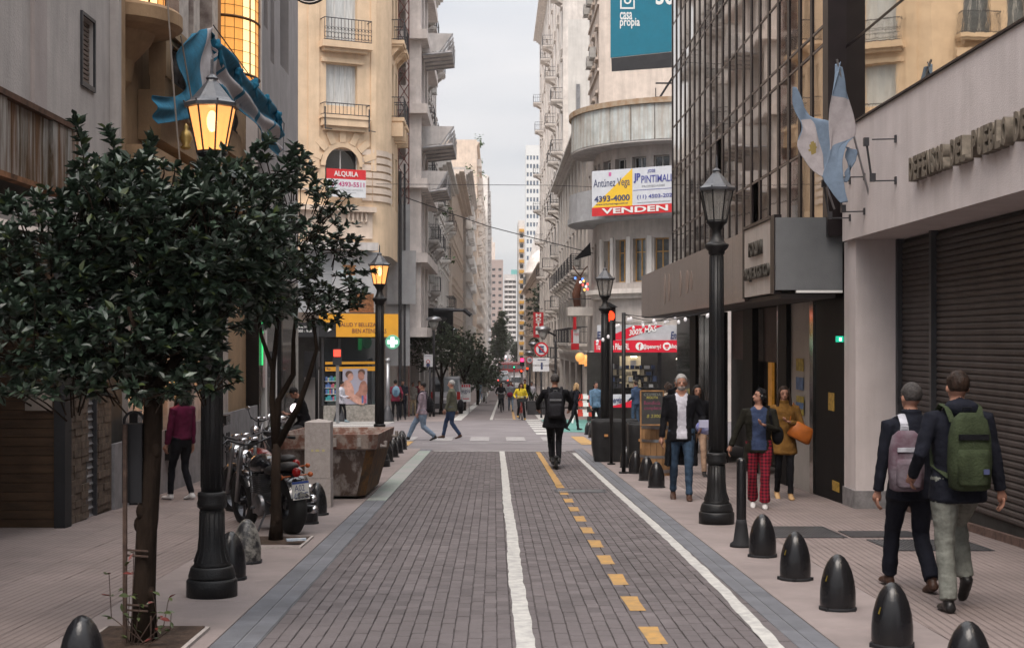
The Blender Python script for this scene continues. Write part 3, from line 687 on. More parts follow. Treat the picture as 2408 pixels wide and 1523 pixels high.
# ------------------------------------------------------------------ building helpers
def wallgrid(b, W, z0, z1, holes, depth=.25, x0=0):
    xs = sorted({x0, W}|{h[0] for h in holes}|{h[1] for h in holes}); zs = sorted({z0, z1}|{h[2] for h in holes}|{h[3] for h in holes})
    for xa, xb in zip(xs, xs[1:]):
        for za, zb in zip(zs, zs[1:]):
            cx, cz = (xa+xb)/2, (za+zb)/2
            if any(h[0] < cx < h[1] and h[2] < cz < h[3] for h in holes): continue
            b.quad((xa,0,za), (xb,0,za), (xb,0,zb), (xa,0,zb))
    for a, c, d, e in holes:
        D = depth
        b.quad((a,0,d),(a,D,d),(a,D,e),(a,0,e)); b.quad((c,D,d),(c,0,d),(c,0,e),(c,D,e)); b.quad((a,0,e),(a,D,e),(c,D,e),(c,0,e)); b.quad((a,D,d),(a,0,d),(c,0,d),(c,D,d))
FM = {}
FRW = mat('frame_white', (.55, .54, .52), .5, 0, .1); FRB = mat('frame_brown', (.16, .09, .045), .55, 0, .2); FRO = mat('frame_ochre', (.52, .30, .10), .55, 0, .2)
SHT = mat('shutter_slats', (.36, .34, .31), .7, 0, .15, 2)
def window(root, T, x0, x1, z0, z1, d=.22, style='plain', fr=None, glass=None, r=None):
    fr = fr or FRW; w, h = round(x1-x0, 2), round(z1-z0, 2); key = (w, h, style, fr.name)
    if key not in FM:
        b = MB(); t = .05 if w > .5 else .03
        b.box(0, w, 0, .05, 0, t); b.box(0, w, 0, .05, h-t, h); b.box(0, t, 0, .05, t, h-t); b.box(w-t, w, 0, .05, t, h-t)
        if style in ('plain', 'sash'): b.box(w/2-.025, w/2+.025, 0, .045, t, h-t)
        if style == 'sash': b.box(t, w/2-.025, 0, .045, h*.68, h*.68+.04); b.box(w/2+.025, w-t, 0, .045, h*.68, h*.68+.04)
        if style == 'three':
            for k in (1, 2): b.box(w*k/3-.03, w*k/3+.03, 0, .045, t, h-t)
        if style == 'bars':
            for k in (1, 2): b.box(t, w-t, 0, .045, h*k/3-.02, h*k/3+.02)
        me = b.mesh('window', fr); g = MB()
        g.quad((t,.03,t), (w-t,.03,t), (w-t,.03,h-t), (t,.03,h-t)); FM[key] = (me, {})
    me, gl = FM[key]; r = r or RND
    o = inst(me, 'window', root, T @ Matrix.Translation((x0, d-.06, z0)))
    gm = glass or r.choice((M_('glass_dark'), M_('glass_dark'), M_('glass_mid'), M_('curtain'), SHT))
    if gm.name not in gl:
        t = .05 if w > .5 else .03; g = MB(); g.quad((t,.03,t), (w-t,.03,t), (w-t,.03,h-t), (t,.03,h-t)); gl[gm.name] = g.mesh('pane', gm)
    p = bpy.data.objects.new('pane', gl[gm.name]); COL.objects.link(p); p.parent = o
    return o
BC = {}
RAIL = mat('railing_iron', (.05, .05, .055), .5, 0, .2)
def balcony(root, T, x0, x1, z, out=.7, m=None, rail='bars', hh=.95, corb=True):
    m = m or M_('stone_pale'); w = round(x1-x0, 2); key = (w, out, m.name, rail, hh)
    if key not in BC:
        b = MB(); b.box(0, w, -out, 0.02, -.16, 0); b.box(.05, w-.05, -out+.08, .02, -.26, -.16)
        if corb:
            for xx in (.12, w-.3): b.add([(xx,0,-.26),(xx+.18,0,-.26),(xx+.18,-out*.7,-.26),(xx,-out*.7,-.26),(xx,0,-.7),(xx+.18,0,-.7)], [(0,1,5,4),(3,2,5,4),(0,4,3),(1,2,5)])
        s = b.mesh('balcony', m); b = MB()
        if rail == 'bars':
            for z_ in (.05, hh): b.box(0, w, -out, -out+.03, z_-.02, z_+.015); b.box(0, .03, -out+.03, 0, z_-.02, z_+.015); b.box(w-.03, w, -out+.03, 0, z_-.02, z_+.015)
            n = max(3, int(w/.13))
            for i in range(n+1): x = .008+(w-.016)*i/n; b.box(x-.008, x+.008, -out+.008, -out+.024, .065, hh-.02)
            for i in range(1, 4): y = -out+out*i/4; b.box(.005, .02, y, y+.016, .065, hh-.02); b.box(w-.02, w-.005, y, y+.016, .065, hh-.02)
            rm = RAIL
        else: b.box(0, w, -out, -out+.08, 0, hh); b.box(0, .08, -out+.08, 0, 0, hh); b.box(w-.08, w, -out+.08, 0, 0, hh); rm = m if rail == 'solid' else M_(rail)
        BC[key] = (s, b.mesh('railing', rm))
    s, rl = BC[key]; o = inst(s, 'balcony', root, T @ Matrix.Translation((x0, 0, z)))
    p = bpy.data.objects.new('railing', rl); COL.objects.link(p); p.parent = o
    return o
def ac_unit(root, T, x, z):
    if 'ac' not in FM:
        b = MB(); b.box(0,.8,-.36,-.06,0,.55); b.tube([(.26,-.365,.28),(.26,-.372,.28)], .2, 14); b.box(.05,.1,-.4,0,-.05,0); b.box(.7,.75,-.4,0,-.05,0); b.tube([(.7,-.05,.1),(.72,-.03,-.8)], .015, 5); FM['ac'] = b.mesh('air_conditioner', mat('ac_white', (.45, .44, .42), .6, 0, .2))
    return inst(FM['ac'], 'air_conditioner', root, T @ Matrix.Translation((x, 0, z)))
def block(label, side, Y0, Y1, h, m, bays, fh=3.3, win=(1.1, 1.9), style='sash', balc=0, bmat=None, rail='bars', cornice=.5, seed=1, g0=4.0, ac=0, off=0.0, depth=12, pil=0, fr=None, roofbox=False, plants=0, base_m=None, out=.7, end=True, strm=False):
    """one house of the street row: facade towards the street, side walls and roof"""
    r = random.Random(seed); X = (-4.5 if side < 0 else 5.1)+bend((Y0+Y1)/2)+off*(-side)
    gb = gz(Y1)-.3; g = gz((Y0+Y1)/2); W = Y1-Y0
    root = thing('building', label, 'building', (X, (Y0+Y1)/2, gb), None)
    T = frame3((X, Y0, 0), (0, 1, 0), (1, 0, 0)) if side < 0 else frame3((X, Y1, 0), (0, -1, 0), (-1, 0, 0))
    holes = []; bw = W/bays; nf = int((h-g0-.6)/fh); ww, wh = win
    for f in range(nf):
        for i in range(bays):
            zc = g+g0+f*fh+.75; xc = bw*(i+.5); holes.append((xc-ww/2, xc+ww/2, zc-(.45 if balc else 0), zc+wh))
    sh = []
    for i in range(max(1, bays//2)):
        a = W*(i+.14)/max(1, bays//2); c = W*(i+.86)/max(1, bays//2); sh.append((a, c, g+.1, g+3.0))
    b = MB(); b.T = T; wallgrid(b, W, gb, g+h, holes+sh, .3)
    D = depth
    b.quad((0,D,gb),(0,0,gb),(0,0,g+h),(0,D,g+h)); b.quad((W,0,gb),(W,D,gb),(W,D,g+h),(W,0,g+h)); b.quad((0,0,g+h),(W,0,g+h),(W,D,g+h),(0,D,g+h)); b.quad((W,D,gb),(0,D,gb),(0,D,g+h),(W,D,g+h))
    b.build('wall', m, root)
    for hx in holes:
        window(root, T, *hx, d=.3, style=style, fr=fr, r=r)
        if Y0 < 175:
            if (ww, m.name) not in FM:
                q = MB(); q.box(-.12, ww+.12, -.14, .0, -.12, .0); FM[(ww, m.name)] = q.mesh('sill', m)
            inst(FM[(ww, m.name)], 'sill', root, T @ Matrix.Translation((hx[0], -.002, hx[2]))); inst(FM[(ww, m.name)], 'window_head', root, T @ Matrix.Translation((hx[0], -.002, hx[3]+.12)))
    for a, c, d, e in sh:
        bb = MB(); bb.T = T; bb.box(a, c, .26, .3, d, e); bb.build('shopfront', r.choice((M_('glass_dark'), M_('glass_mid'), SHT, M_('interior'))), root)
    b = MB(); b.T = T
    z = g+3.5; b.box(0, W, -.14, -.001, z, z+.2); b.box(0, W, -.08, -.001, z-.15, z)
    b.build('string_course', m, root)
    for f in range(1, nf):
        b = MB(); b.T = T; z = g+g0+f*fh; b.box(0, W, -.09, -.0015, z-.06, z+.08); b.build('floor_band', m, root)
    if cornice:
        b = MB(); b.T = T; z = g+h-.5; c = cornice; b.box(0, W, -c, -.001, z, z+.18); b.box(0, W, -c*.6, -.001, z-.2, z); b.box(0, W, -c*.3, -.001, z-.4, z-.2)
        b.build('cornice', m, root)
    if pil:
        for i in range(bays+1):
            bb = MB(); bb.T = T; x = min(max(bw*i, .2), W-.2); bb.box(x-.18, x+.18, -.1, -.0015, g+3.71, g+h-.91); bb.build('pilaster', m, root)
    for f in range(nf):
        for i in range(bays):
            if balc and r.random() < balc:
                xc = bw*(i+.5); balcony(root, T, xc-ww/2-.25, xc+ww/2+.25, g+g0+f*fh+.30, out, bmat or m, rail, corb=rail == 'bars')
            elif not balc:
                pass
            if ac and r.random() < ac: ac_unit(root, T, bw*i+.05, g+g0+f*fh+.9)
    if roofbox:
        bb = MB(); bb.T = T; bb.box(W*.3, W*.75, 1.2, 5, g+h, g+h+2.6); bb.build('roof_house', m, root)
    if plants:
        bb = MB(); lv, lf = leaf_geo(.5, .25)
        for k in range(plants):
            c = T @ Vector((r.uniform(0, W), -.3, g+h+.1 if r.random() < .5 else g+g0+fh*r.randint(1, max(1, nf-1))+.3))
            for q in range(26): bb.T = leaf_mat4(r, c+Vector((r.gauss(0,.3), r.gauss(0,.4), abs(r.gauss(0,.4)))), Vector((r.uniform(-1,1), r.uniform(-1,1), .6)), r.uniform(.5, 1.1)); bb.add(lv, lf)
        bb.build('hanging_plants', mat('balcony_plants', (.06, .11, .035), .6, 0, .3, 1), root, kind='stuff')
    return root, T, g
def part(root, T, name, m, *boxes):
    b = MB(); b.T = T
    for q in boxes: b.box(*q)
    return b.build(name, m, root)
# ------------------------------------------------------------------ far rows
EA = Matrix.Identity(4)
block('grey house with many air conditioners left of the street beyond the concrete frame', -1, 80.5, 104, 29.5, M_('stone_grey'), 8, 3.2, (1.2, 1.9), 'plain', .5, None, 'bars', .5, 2, ac=.25)
block('pale house with a heavy cornice, second beyond the concrete frame', -1, 104, 127, 18.5, M_('stone_white'), 7, 3.4, (1.0, 2.0), 'sash', .4, None, 'bars', .9, 3, roofbox=True, plants=2)
block('long pinkish house with narrow upright windows on the left', -1, 127, 172, 21.5, M_('stone_pink'), 16, 3.5, (.9, 2.1), 'bars', 0, None, 'bars', 1.1, 4, pil=0)
block('pale grey house with ivy on its balconies on the left', -1, 172, 222, 27.5, M_('stone_grey'), 12, 3.2, (1.2, 1.8), 'plain', .6, M_('stone_white'), 'solid', .8, 5, plants=10)
block('tall cream apartment block with balconies far on the left', -1, 222, 352, 39, M_('cream_low'), 20, 3.1, (1.6, 1.7), 'plain', .7, M_('stone_pale'), 'solid', .4, 6, roofbox=True, plants=12)
block('white apartment block farthest in the left row', -1, 352, 500, 50, M_('stone_white'), 16, 3.0, (2.2, 1.6), 'plain', .8, M_('stone_grey'), 'solid', .4, 7)
block('ornate stone building with deep balconies rising out of frame on the right', 1, 118, 179, 44, M_('stone_pale'), 9, 4.4, (1.6, 3.0), 'sash', .3, M_('stone_pale'), 'bars', .9, 8, pil=1, out=1.0)
block('low weathered corner house with a small dome on the right row', 1, 182, 300, 17.5, M_('stone_pink'), 16, 3.8, (1.4, 2.3), 'sash', .6, None, 'bars', .9, 9)
# small dome on the low house
rt = [o for o in bpy.data.objects if o.get('label', '').startswith('low weathered')][0]
dx, dy, dz = 8.6, 262, gz(262)+17.2
b = MB(); b.sm = True; b.lathe([(3.0,0),(3.0,2.2),(3.3,2.4),(3.3,2.7),(2.9,2.9),(2.7,4.2),(2.0,5.6),(1.0,6.5),(.45,6.9),(.45,7.6),(.05,9.2)], 20, (dx, dy, dz)); b.build('dome', M_('stone_white'), rt)
b = MB()
for i in range(8): a = 2*math.pi*i/8+.2; b.cb((dx+3.02*math.cos(a), dy+3.02*math.sin(a), dz+1.1), (.7, .7, 1.5), Matrix.Rotation(a, 3, 'Z'))
b.build('dome_windows', M_('glass_mid'), rt, kind='stuff')
def tower(label, x0, x1, Y, ztop, m, nx, nz, wm, wx=.55, wz=.5, depth=20, z0=-7.6, slab=None):
    root = thing('tower_block', label, 'building', ((x0+x1)/2, Y, z0)); T = frame3((x0, Y, 0), (1,0,0), (0,-1,0)); W = x1-x0
    cw, chh = W/nx, (ztop-z0)/nz
    holes = [(cw*(i+.5-wx/2), cw*(i+.5+wx/2), z0+chh*(j+.5-wz/2), z0+chh*(j+.5+wz/2)) for i in range(nx) for j in range(1, nz-1)]
    b = MB(); b.T = T; wallgrid(b, W, z0, ztop, holes, .3); D = depth
    b.quad((0,D,z0),(0,0,z0),(0,0,ztop),(0,D,ztop)); b.quad((W,0,z0),(W,D,z0),(W,D,ztop),(W,0,ztop)); b.quad((0,0,ztop),(W,0,ztop),(W,D,ztop),(0,D,ztop)); b.build('wall', m, root)
    g = MB(); g.quad((0,.28,0), (cw*wx,.28,0), (cw*wx,.28,chh*wz), (0,.28,chh*wz)); me = g.mesh('window', wm)
    for hx in holes[:290]: inst(me, 'window', root, T @ Matrix.Translation((hx[0], 0, hx[2])))
    if slab:
        b = MB(); b.T = T
        for j in range(1, nz): z = z0+chh*j; b.box(W*.12, W*.88, -1.2, -.001, z-.5, z+.35)
        b.build('balcony_bands', slab, root, kind='stuff')
    return root, T
blue_g = mat('tower_glass', (.10, .14, .20), .2, 0, .3, .5, spec=.8)
tower('tall pale office tower with a grid of blue windows on the skyline', 13.3, 21.5, 600, 84, mat('tower_pale', (.62, .63, .62), .8, 0, .06), 6, 26, blue_g, .6, .5)
root, T = tower('white apartment tower with striped balconies closing the street', 6.0, 13.8, 900, 43.5, M_('stone_grey'), 3, 16, M_('interior'), .8, .45, slab=M_('stone_white'))
part(root, T, 'water_tank', mat('tank_teal', (.12, .36, .34), .6, 0, .1), (4.5, 8.8, 2, 6, 43.5, 46.5))
root, T = tower('brick red and tan tower at the end of the left row', -2.2, 4.8, 800, 47, mat('brick_dull', (.33, .26, .235), .85, 0, .15), 2, 15, M_('glass_dark'), .5, .4)
part(root, T, 'roof_house', M_('stone_pink'), (-3.5, 2.5, 3, 9, 40, 57), (-2, 1, 3, 9, 57, 60))
tower('slim yellow striped tower with stacked balconies far on the right', 6.7, 8.5, 400, 35.5, M_('stone_white'), 1, 15, M_('glass_dark'), .5, .4, slab=mat('yellow_panel', (.55, .30, .06), .7, 0, .1))
root = thing('party_wall_house', 'blank white wall with a slanting roof line on the right skyline', 'building', (12, 338, -7))
b = MB(); pts = [(7.2,-7),(14,-7),(14,36),(11.2,33),(7.2,17)]; n = len(pts)
b.add([(x, 335, z) for x, z in pts]+[(x, 343, z) for x, z in pts], [tuple(range(n)), tuple(range(2*n-1, n-1, -1))]+[(i, n+i, n+(i+1) % n, (i+1) % n) for i in range(n)]); b.build('wall', M_('stone_white'), root)
b = MB(); b.tube([(11.2, 337, 33), (11.2, 337, 35)], .08, 6); b.build('chimney', M_('steel'), root)
# ------------------------------------------------------------------ left: raw concrete frame with catch canopies (Y 66-80)
X = -3.55; Y0, Y1 = 68.0, 80.3; g = gz(73)
root = thing('concrete_frame', 'raw concrete building frame with jutting netting canopies left of the sky', 'building', (X, 73.7, gz(80)-.3))
T = frame3((X, Y0, 0), (0,1,0), (1,0,0)); W = Y1-Y0; FH = 3.55; top = g+31; part(root, T, 'ground_floor_wall', M_('stone_grey'), (.2, W, 1.2, 5, g-.4, g+3.9))
CO = M_('concrete')
part(root, T, 'core_wall', CO, (0, W, 5.5, 12, g-.3, top), (9.6, W, .35, 5.49, g+4, top))
for k in range(1, 9):
    z = g+4.2+FH*(k-1); part(root, T, 'floor_slab', CO, (-.3, W, -.35, 5.5, z-.25, z+.2))
for k in range(1, 8):
    z = g+4.4+FH*(k-1) if k else g-.3; zt = g+3.95+FH*k
    for x in (.1, 3.4, 6.8): part(root, T, 'column', CO, (x, x+.75, -.02, .7, z, zt-.001))
    for x in (.1, 3.4, 6.8): part(root, T, 'beam_haunch', CO, (x+.1, x+.6, .7, 5.49, zt-.45, zt-.002))
    if k in (3, 4, 6): part(root, T, 'parapet', CO, (.86, 3.39, .25, .4, z, z+.9), (4.16, 6.79, .25, .4, z, z+.9), (-.1, .05, .2, 5.49, z, z+.9))
for k in (1, 2):
    z = g+4.4+FH*(k-1); part(root, T, 'infill_wall', M_('stone_grey'), (-.15, .06, .7, 5.49, z, z+FH-.46), (.86, 6.79, .42, .5, z, z+FH-.46))
net = mat('canopy_sheet', (.60, .56, .54), .8, 0, .15, 1.5, .2, 20, streak=.4)
def catch_canopy(Ya, Yb, z, outr, label=None, rise=1.7):
    o = MB(); xa = X; 
    # tilted deck of boards on triangular steel brackets
    o.add([(xa, Ya, z), (xa+outr, Ya, z+.15), (xa+outr, Yb, z+.15), (xa, Yb, z), (xa, Ya, z-.08), (xa+outr, Ya, z+.07), (xa+outr, Yb, z+.07), (xa, Yb, z-.08)], [(0,1,2,3),(7,6,5,4),(0,4,5,1),(1,5,6,2),(2,6,7,3),(3,7,4,0)])
    c = o.build('canopy_deck', net, root)
    bb = MB(); n = 5
    for i in range(n):
        y = Ya+(Yb-Ya)*i/(n-1); bb = MB(); bb.tube([(xa, y, z-.1), (xa+outr, y, z+.05), (xa+outr+.06, y, z+rise), (xa+outr-.4, y, z+rise*.1)], .05, 5); bb.tube([(xa+outr*.55, y, z-.02), (xa+outr+.04, y, z+rise)], .04, 5); bb.build('bracket', mat('galvanised', (.42, .41, .42), .6, .2, .2), c)
    pass
    for i in range(7):
        q = MB(); t0, t1 = (i+.08)/7, (i+.80)/7; p = lambda t, y: (xa+outr+.04*t, y, z+.15+(rise-.15)*t)
        q.add([p(t0, Ya), p(t1, Ya), p(t1, Yb), p(t0, Yb)], [(0,1,2,3)]); q.build('catch_board', net, c)
    q = MB(); q.add([(xa+.02, Ya-.02, z+.02), (xa+outr*.7, Ya-.02, z+.12), (xa+outr*1.0, Ya-.02, z+rise), (xa+outr*.35, Ya-.02, z+rise*1.02), (xa-.3, Ya-.02, z+rise)], [(0,1,2,3,4)]) if label else None
    if label: q.build('end_sheet', net, c)
for (zt, a, c, e) in ((PZ(125, 70), 70, 74, 1.45), (PZ(343, 70), 70, 75.5, 1.5), (PZ(448, 70), 70, 75, 1.2)): catch_canopy(a, c, zt, e, 'x', .95)
b = MB()
for z in range(0, 34):
    zz = g+4+z*.8
    if zz > top: break
    b.tube([(X-1.0, 67.6, zz), (X-.5, 67.6, zz+.8)], .02, 4); b.tube([(X-.5, 67.6, zz), (X-1.0, 67.6, zz+.8)], .02, 4)
for x in (-1.0, -.5): b.tube([(X+x-.02, 67.6, g), (X+x-.02, 67.6, g+24)], .03, 5)
tag(b.build('hoist_mast', mat('mast_red', (.16, .06, .05), .6, 0, .2)), 'slim reddish lattice hoist mast standing against the concrete frame', 'hoist mast')
X = -4.75; b = MB(); b.box(X-.4, X+.75, 67.05, 67.3, PZ(860, 67), PZ(480, 67)); b.box(X-.3, X+1.05, 66.8, 67.04, PZ(715, 67), PZ(590, 67))
tag(b.build('grey_hoarding', mat('hoarding', (.36, .36, .37), .6, 0, .12, 1.5, streak=.25)), 'tall grey metal hoarding panels between cream building and concrete frame', 'hoarding')
b = MB(); b.tube([(X+.33, 66.5, gz(65)), (X+.33, 66.5, PZ(400, 66))], .08, 6); b.tube([(X+.52, 66.9, gz(65)), (X+.52, 66.9, PZ(380, 66))], .05, 6)
tag(b.build('drain_pipes', M_('dark_steel')), 'dark drain pipes running up beside the cream corner building', 'pipes')
# black video screen and its arm
root = thing('black_screen', 'large black hoarding box over the far left pavement', 'screen', (X+.9, 80, PZ(800, 80)))
b = MB(); b.box(PX(958, 80), PX(1066, 80), 79, 80, PZ(800, 79), PZ(724, 79)); b.build('body', M_('black_matt'), root)
b = MB(); b.tube([(PX(1020, 79), 78.6, PZ(728, 79)), (PX(1095, 79), 78.6, PZ(730, 79))], .10, 6); b.tube([(PX(1090, 79), 78.6, PZ(728, 79)), (PX(1108, 79), 78.6, PZ(742, 79))], .13, 6)
b.tube([(PX(1045, 79), 78.4, PZ(745, 79)), (PX(1030, 79), 78.4, PZ(775, 79))], .22, 6); b.build('arm', M_('dark_steel'), root)
# ------------------------------------------------------------------ left: cream corner building across the crossing
CR = M_('cream'); CL = M_('cream_low')
root = thing('corner_building', 'cream corner building with rounded corner, iron balconies and an ALQUILA board', 'building', (-8, 62, gz(60)-.3))
gb = gz(60)-.3; XF = -4.55
# street face after the rounded corner
Ya, Yb = 62.4, 67.0; T2 = frame3((XF, Ya, 0), (0,1,0), (1,0,0)); HT = 33
# chamfered face: from (-8.2,59.3) to (-5.35,60.9)
A = Vector((-8.35, 59.2, 0)); Bp = Vector((-5.25, 60.75, 0)); u = (Bp-A).normalized(); nrm = Vector((u.y, -u.x, 0)); T1 = frame3(A, u, nrm); W1 = (Bp-A).length
z = lambda yd, Y=60.2: PZ(yd, Y)
wx = lambda xd, Y=60: (PX(xd, Y)-A.x)/u.x
wins = [(wx(768), wx(838), z(250), z(152)), (wx(768), wx(838), z(95), z(-60)), (wx(766), wx(842), z(450), z(350)), (wx(768), wx(838), z(-150), z(-260)), (wx(768), wx(838), z(-360), z(-460))]
b = MB(); b.T = T1; wallgrid(b, W1, z(598), HT, wins, .3); b.build('wall', CR, root)
# rounded corner between the two faces
b = MB(); b.sm = True; n = 10; P0, P1, Pc = Bp, Vector((XF, Ya, 0)), Vector((XF-.05, 61.05, 0)); cur = [P0.lerp(Pc, t).lerp(Pc.lerp(P1, t), t) for t in [i/n for i in range(n+1)]]
b.add([(p.x, p.y, zz) for p in cur for zz in (z(598), HT)], [(2*i, 2*i+2, 2*i+3, 2*i+1) for i in range(n)]); b.build('rounded_corner', CR, root)
holes = [(k, k+.85, zz, zz+2.4) for k in (.8, 2.9) for zz in (z(470), z(250), z(60), z(-130), z(-320))]
b = MB(); b.T = T2; wallgrid(b, Yb-Ya, z(598), HT, holes, .25); b.build('side_wall', CR, root)
for hx in holes: window(root, T2, *hx, d=.25, style='sash', fr=FRB)
for k in (.5, 2.6):
    for zz in (z(250), z(60), z(-130)): balcony(root, T2, k, k+1.5, zz-.05, .55, CR, 'bars', .9)
part(root, T2, 'scroll_bracket', CR, *[(k, k+.35, -.5, -.001, zz-.9, zz-.3) for k in (.4, 1.8, 2.6, 4.0) for zz in (z(250),)])
CURT = mat('pale_shutter_glass', (.55, .56, .55), .35, 0, .3, 5, aniso=(6, 6, .2), spec=.6)
window(root, T1, *wins[0], d=.3, style='three', glass=CURT); window(root, T1, *wins[1], d=.3, style='three', glass=CURT)
for q in wins[3:]: window(root, T1, *q, d=.3, style='three', glass=CURT)
window(root, T1, *wins[2], d=.3, style='plain', glass=M_('glass_dark'))
# arched head over the lowest window
cx = (wins[2][0]+wins[2][1])/2; rr0 = (wins[2][1]-wins[2][0])/2; zc = wins[2][3]-.75
b = MB(); b.T = T1; n = 14
for i in range(n):
    a0, a1 = math.pi*i/n, math.pi*(i+1)/n; p = lambda r_, a, y: (cx-r_*math.cos(a), y, zc+r_*math.sin(a)*1.05)
    for ra, rb, y in ((rr0, rr0+.22, -.06),): b.add([p(ra,a0,y),p(rb,a0,y),p(rb,a1,y),p(ra,a1,y),p(ra,a0,0),p(rb,a0,0),p(rb,a1,0),p(ra,a1,0)], [(3,2,1,0),(0,4,7,3),(1,2,6,5)])
    q = .75; b.add([p(rr0,a0,-.02), p(rr0,a1,-.02), (p(rr0,a1,0)[0], -.02, zc+.82), (p(rr0,a0,0)[0], -.02, zc+.82)], [(0,1,2,3),(3,2,1,0)])
b.build('window_arch', CR, root)
for i, a in enumerate((.35, .75, 1.15, 1.57, 2.0, 2.4, 2.8)):
    bb = MB(); bb.T = T1; m4 = Matrix.Rotation(-(a-math.pi/2), 3, 'Y'); c = Vector((cx-(rr0+.52)*math.cos(a), -.04, zc+(rr0+.52)*math.sin(a)))
    bb.cb(c, (.27, .09, .55), Matrix.Rotation(a-math.pi/2, 3, 'Y')); bb.build('voussoir', CR, root)
# ledges and mouldings
for za, zb, o, x0, x1 in ((z(118), z(103), .5, wx(752), wx(864)), (z(126), z(118), .32, wx(757), wx(856)), (z(150), z(140), .12, wx(757), wx(850)), (z(300), z(283), .4, wx(755), wx(858)), (z(310), z(300), .25, wx(760), wx(853)), (z(283), z(276), .45, wx(752), wx(861)), (z(498), z(486), .35, 0, W1+.1), (z(400), z(392), .10, 0, wx(752)), (z(452), z(446), .10, 0, wx(752)), (z(560), z(498), .10, .0, W1)):
    part(root, T1, 'ledge', CR if za > z(440) else CL, (x0, x1, -o, -.001, za, zb))
for x0, x1 in ((wx(728), wx(752)), (wx(868), wx(880))): part(root, T1, 'pilaster', CR, (x0, x1, -.07, -.001, z(400), HT))
# rusticated bands at the rounded corner
for i in range(7):
    zz = z(470-i*18); bb = MB(); bb.sm = False
    bb.add([(p.x+nrm.x*.06+.03, p.y+nrm.y*.06, q) for p in cur for q in (zz, zz+.24)], [(2*i_, 2*i_+2, 2*i_+3, 2*i_+1) for i_ in range(10)]); bb.build('rustication_band', CL, root)
    part(root, T1, 'rustication_band', CL, (wx(848), W1, -.06, -.001, zz, zz+.24))
# iron balconies on the chamfer
def iron_rail(x0, x1, z0, h, out, n, fancy=False):
    b = MB(); b.T = T1
    for zz in (z0+.04, z0+h): b.tube([(x0, 0, zz), (x0, -out, zz), (x1, -out, zz), (x1, 0, zz)], .022, 5)
    for i in range(n+1):
        x = x0+(x1-x0)*i/n; b.tube([(x, -out, z0+.04), (x, -out, z0+h)], .012, 4)
        if fancy and i < n:
            xm = x+(x1-x0)/n/2; b.lathe([(.05,-.008),(.065,-.008),(.065,.008),(.05,.008)], 10, (xm, -out, z0+h*.55), cap=False, M=Matrix.Rotation(rad(90), 3, 'X'))
            b.lathe([(.07,-.008),(.085,-.008),(.085,.008),(.07,.008)], 10, (xm, -out, z0+h*.25), cap=False, M=Matrix.Rotation(rad(90), 3, 'X') @ Matrix.Scale(1.6, 3, Vector((0,1,0))))
    return b.build('iron_railing', RAIL, root)
iron_rail(wx(756), wx(861), z(104), .95, .48, 14, True); iron_rail(wx(756), wx(858), z(276), .50, .42, 12, False); iron_rail(wx(756), wx(861), z(-140), .95, .48, 14, True); iron_rail(wx(756), wx(861), z(-350), .95, .48, 14, True)
for q in (wx(758), wx(856)):
    b = MB(); b.T = T1; b.tube([(q, -.45, z(310)), (q, -.45, z(258))], .03, 5); b.tube([(q, -.45, z(308)), (q+.35, -.3, z(308))], .02, 4); b.build('iron_rod', RAIL, root)
# balusters below the board
for i in range(5):
    b = MB(); b.T = T1; b.sm = True; b.lathe([(.06,0),(.06,.06),(.03,.1),(.065,.25),(.055,.35),(.025,.5),(.05,.56),(.05,.62)], 10, (wx(815)+i*.20, -.16, z(522))); b.build('baluster', CL, root)
# ALQUILA board
bd = thing('for_rent_board', 'red and white ALQUILA board under the arched window of the cream corner building', 'sign', tuple(T1 @ Vector((wx(803), -.55, z(435)))))
a0, a1, zt, zb = wx(759), wx(846), z(402), z(467)
part(bd, T1, 'panel', mat('board_white', (.60, .61, .63), .6, 0, .06), (a0, a1, -.58, -.54, zb, zt-.42)); part(bd, T1, 'red_band', mat('board_red', (.55, .03, .035), .6, 0, .08), (a0, a1, -.58, -.54, zt-.42, zt))
WH = mat('print_white', (.72, .72, .70), .6, 0, .04); DB = mat('print_navy', (.05, .06, .13), .6, 0, 0); MG = mat('print_magenta', (.42, .04, .16), .6, 0, 0); GY = mat('print_grey', (.35, .36, .38), .6, 0, 0)
text('ALQUILA', T1, a0+.32, a1-.35, zt-.34, zt-.09, WH, bd, y=-.59, bold=.015); text('4393-5511', T1, a0+.52, a1-.07, zt-.73, zt-.53, MG, bd, y=-.582, bold=.02)
text('ETANE', T1, a0+.10, a0+.42, zt-.97, zt-.90, GY, bd, y=-.582); text('PARTNERS NETWORK', T1, a0+.58, a1-.12, zt-.90, zt-.82, GY, bd, y=-.582); text('propiedades', T1, a0+.58, a1-.45, zt-1.01, zt-.94, GY, bd, y=-.582)
for r_, m in ((.135, mat('print_teal', (.03, .16, .24), .6, 0, 0)), (.10, WH), (.075, MG), (.045, WH)):
    b = MB(); b.T = T1; b.lathe([(r_,-.003),(r_,.003)], 22, (a0+.26, -.584-.004*(.14-r_)*30, zt-.68), M=Matrix.Rotation(rad(90), 3, 'X')); b.build('emblem_ring', m, bd)
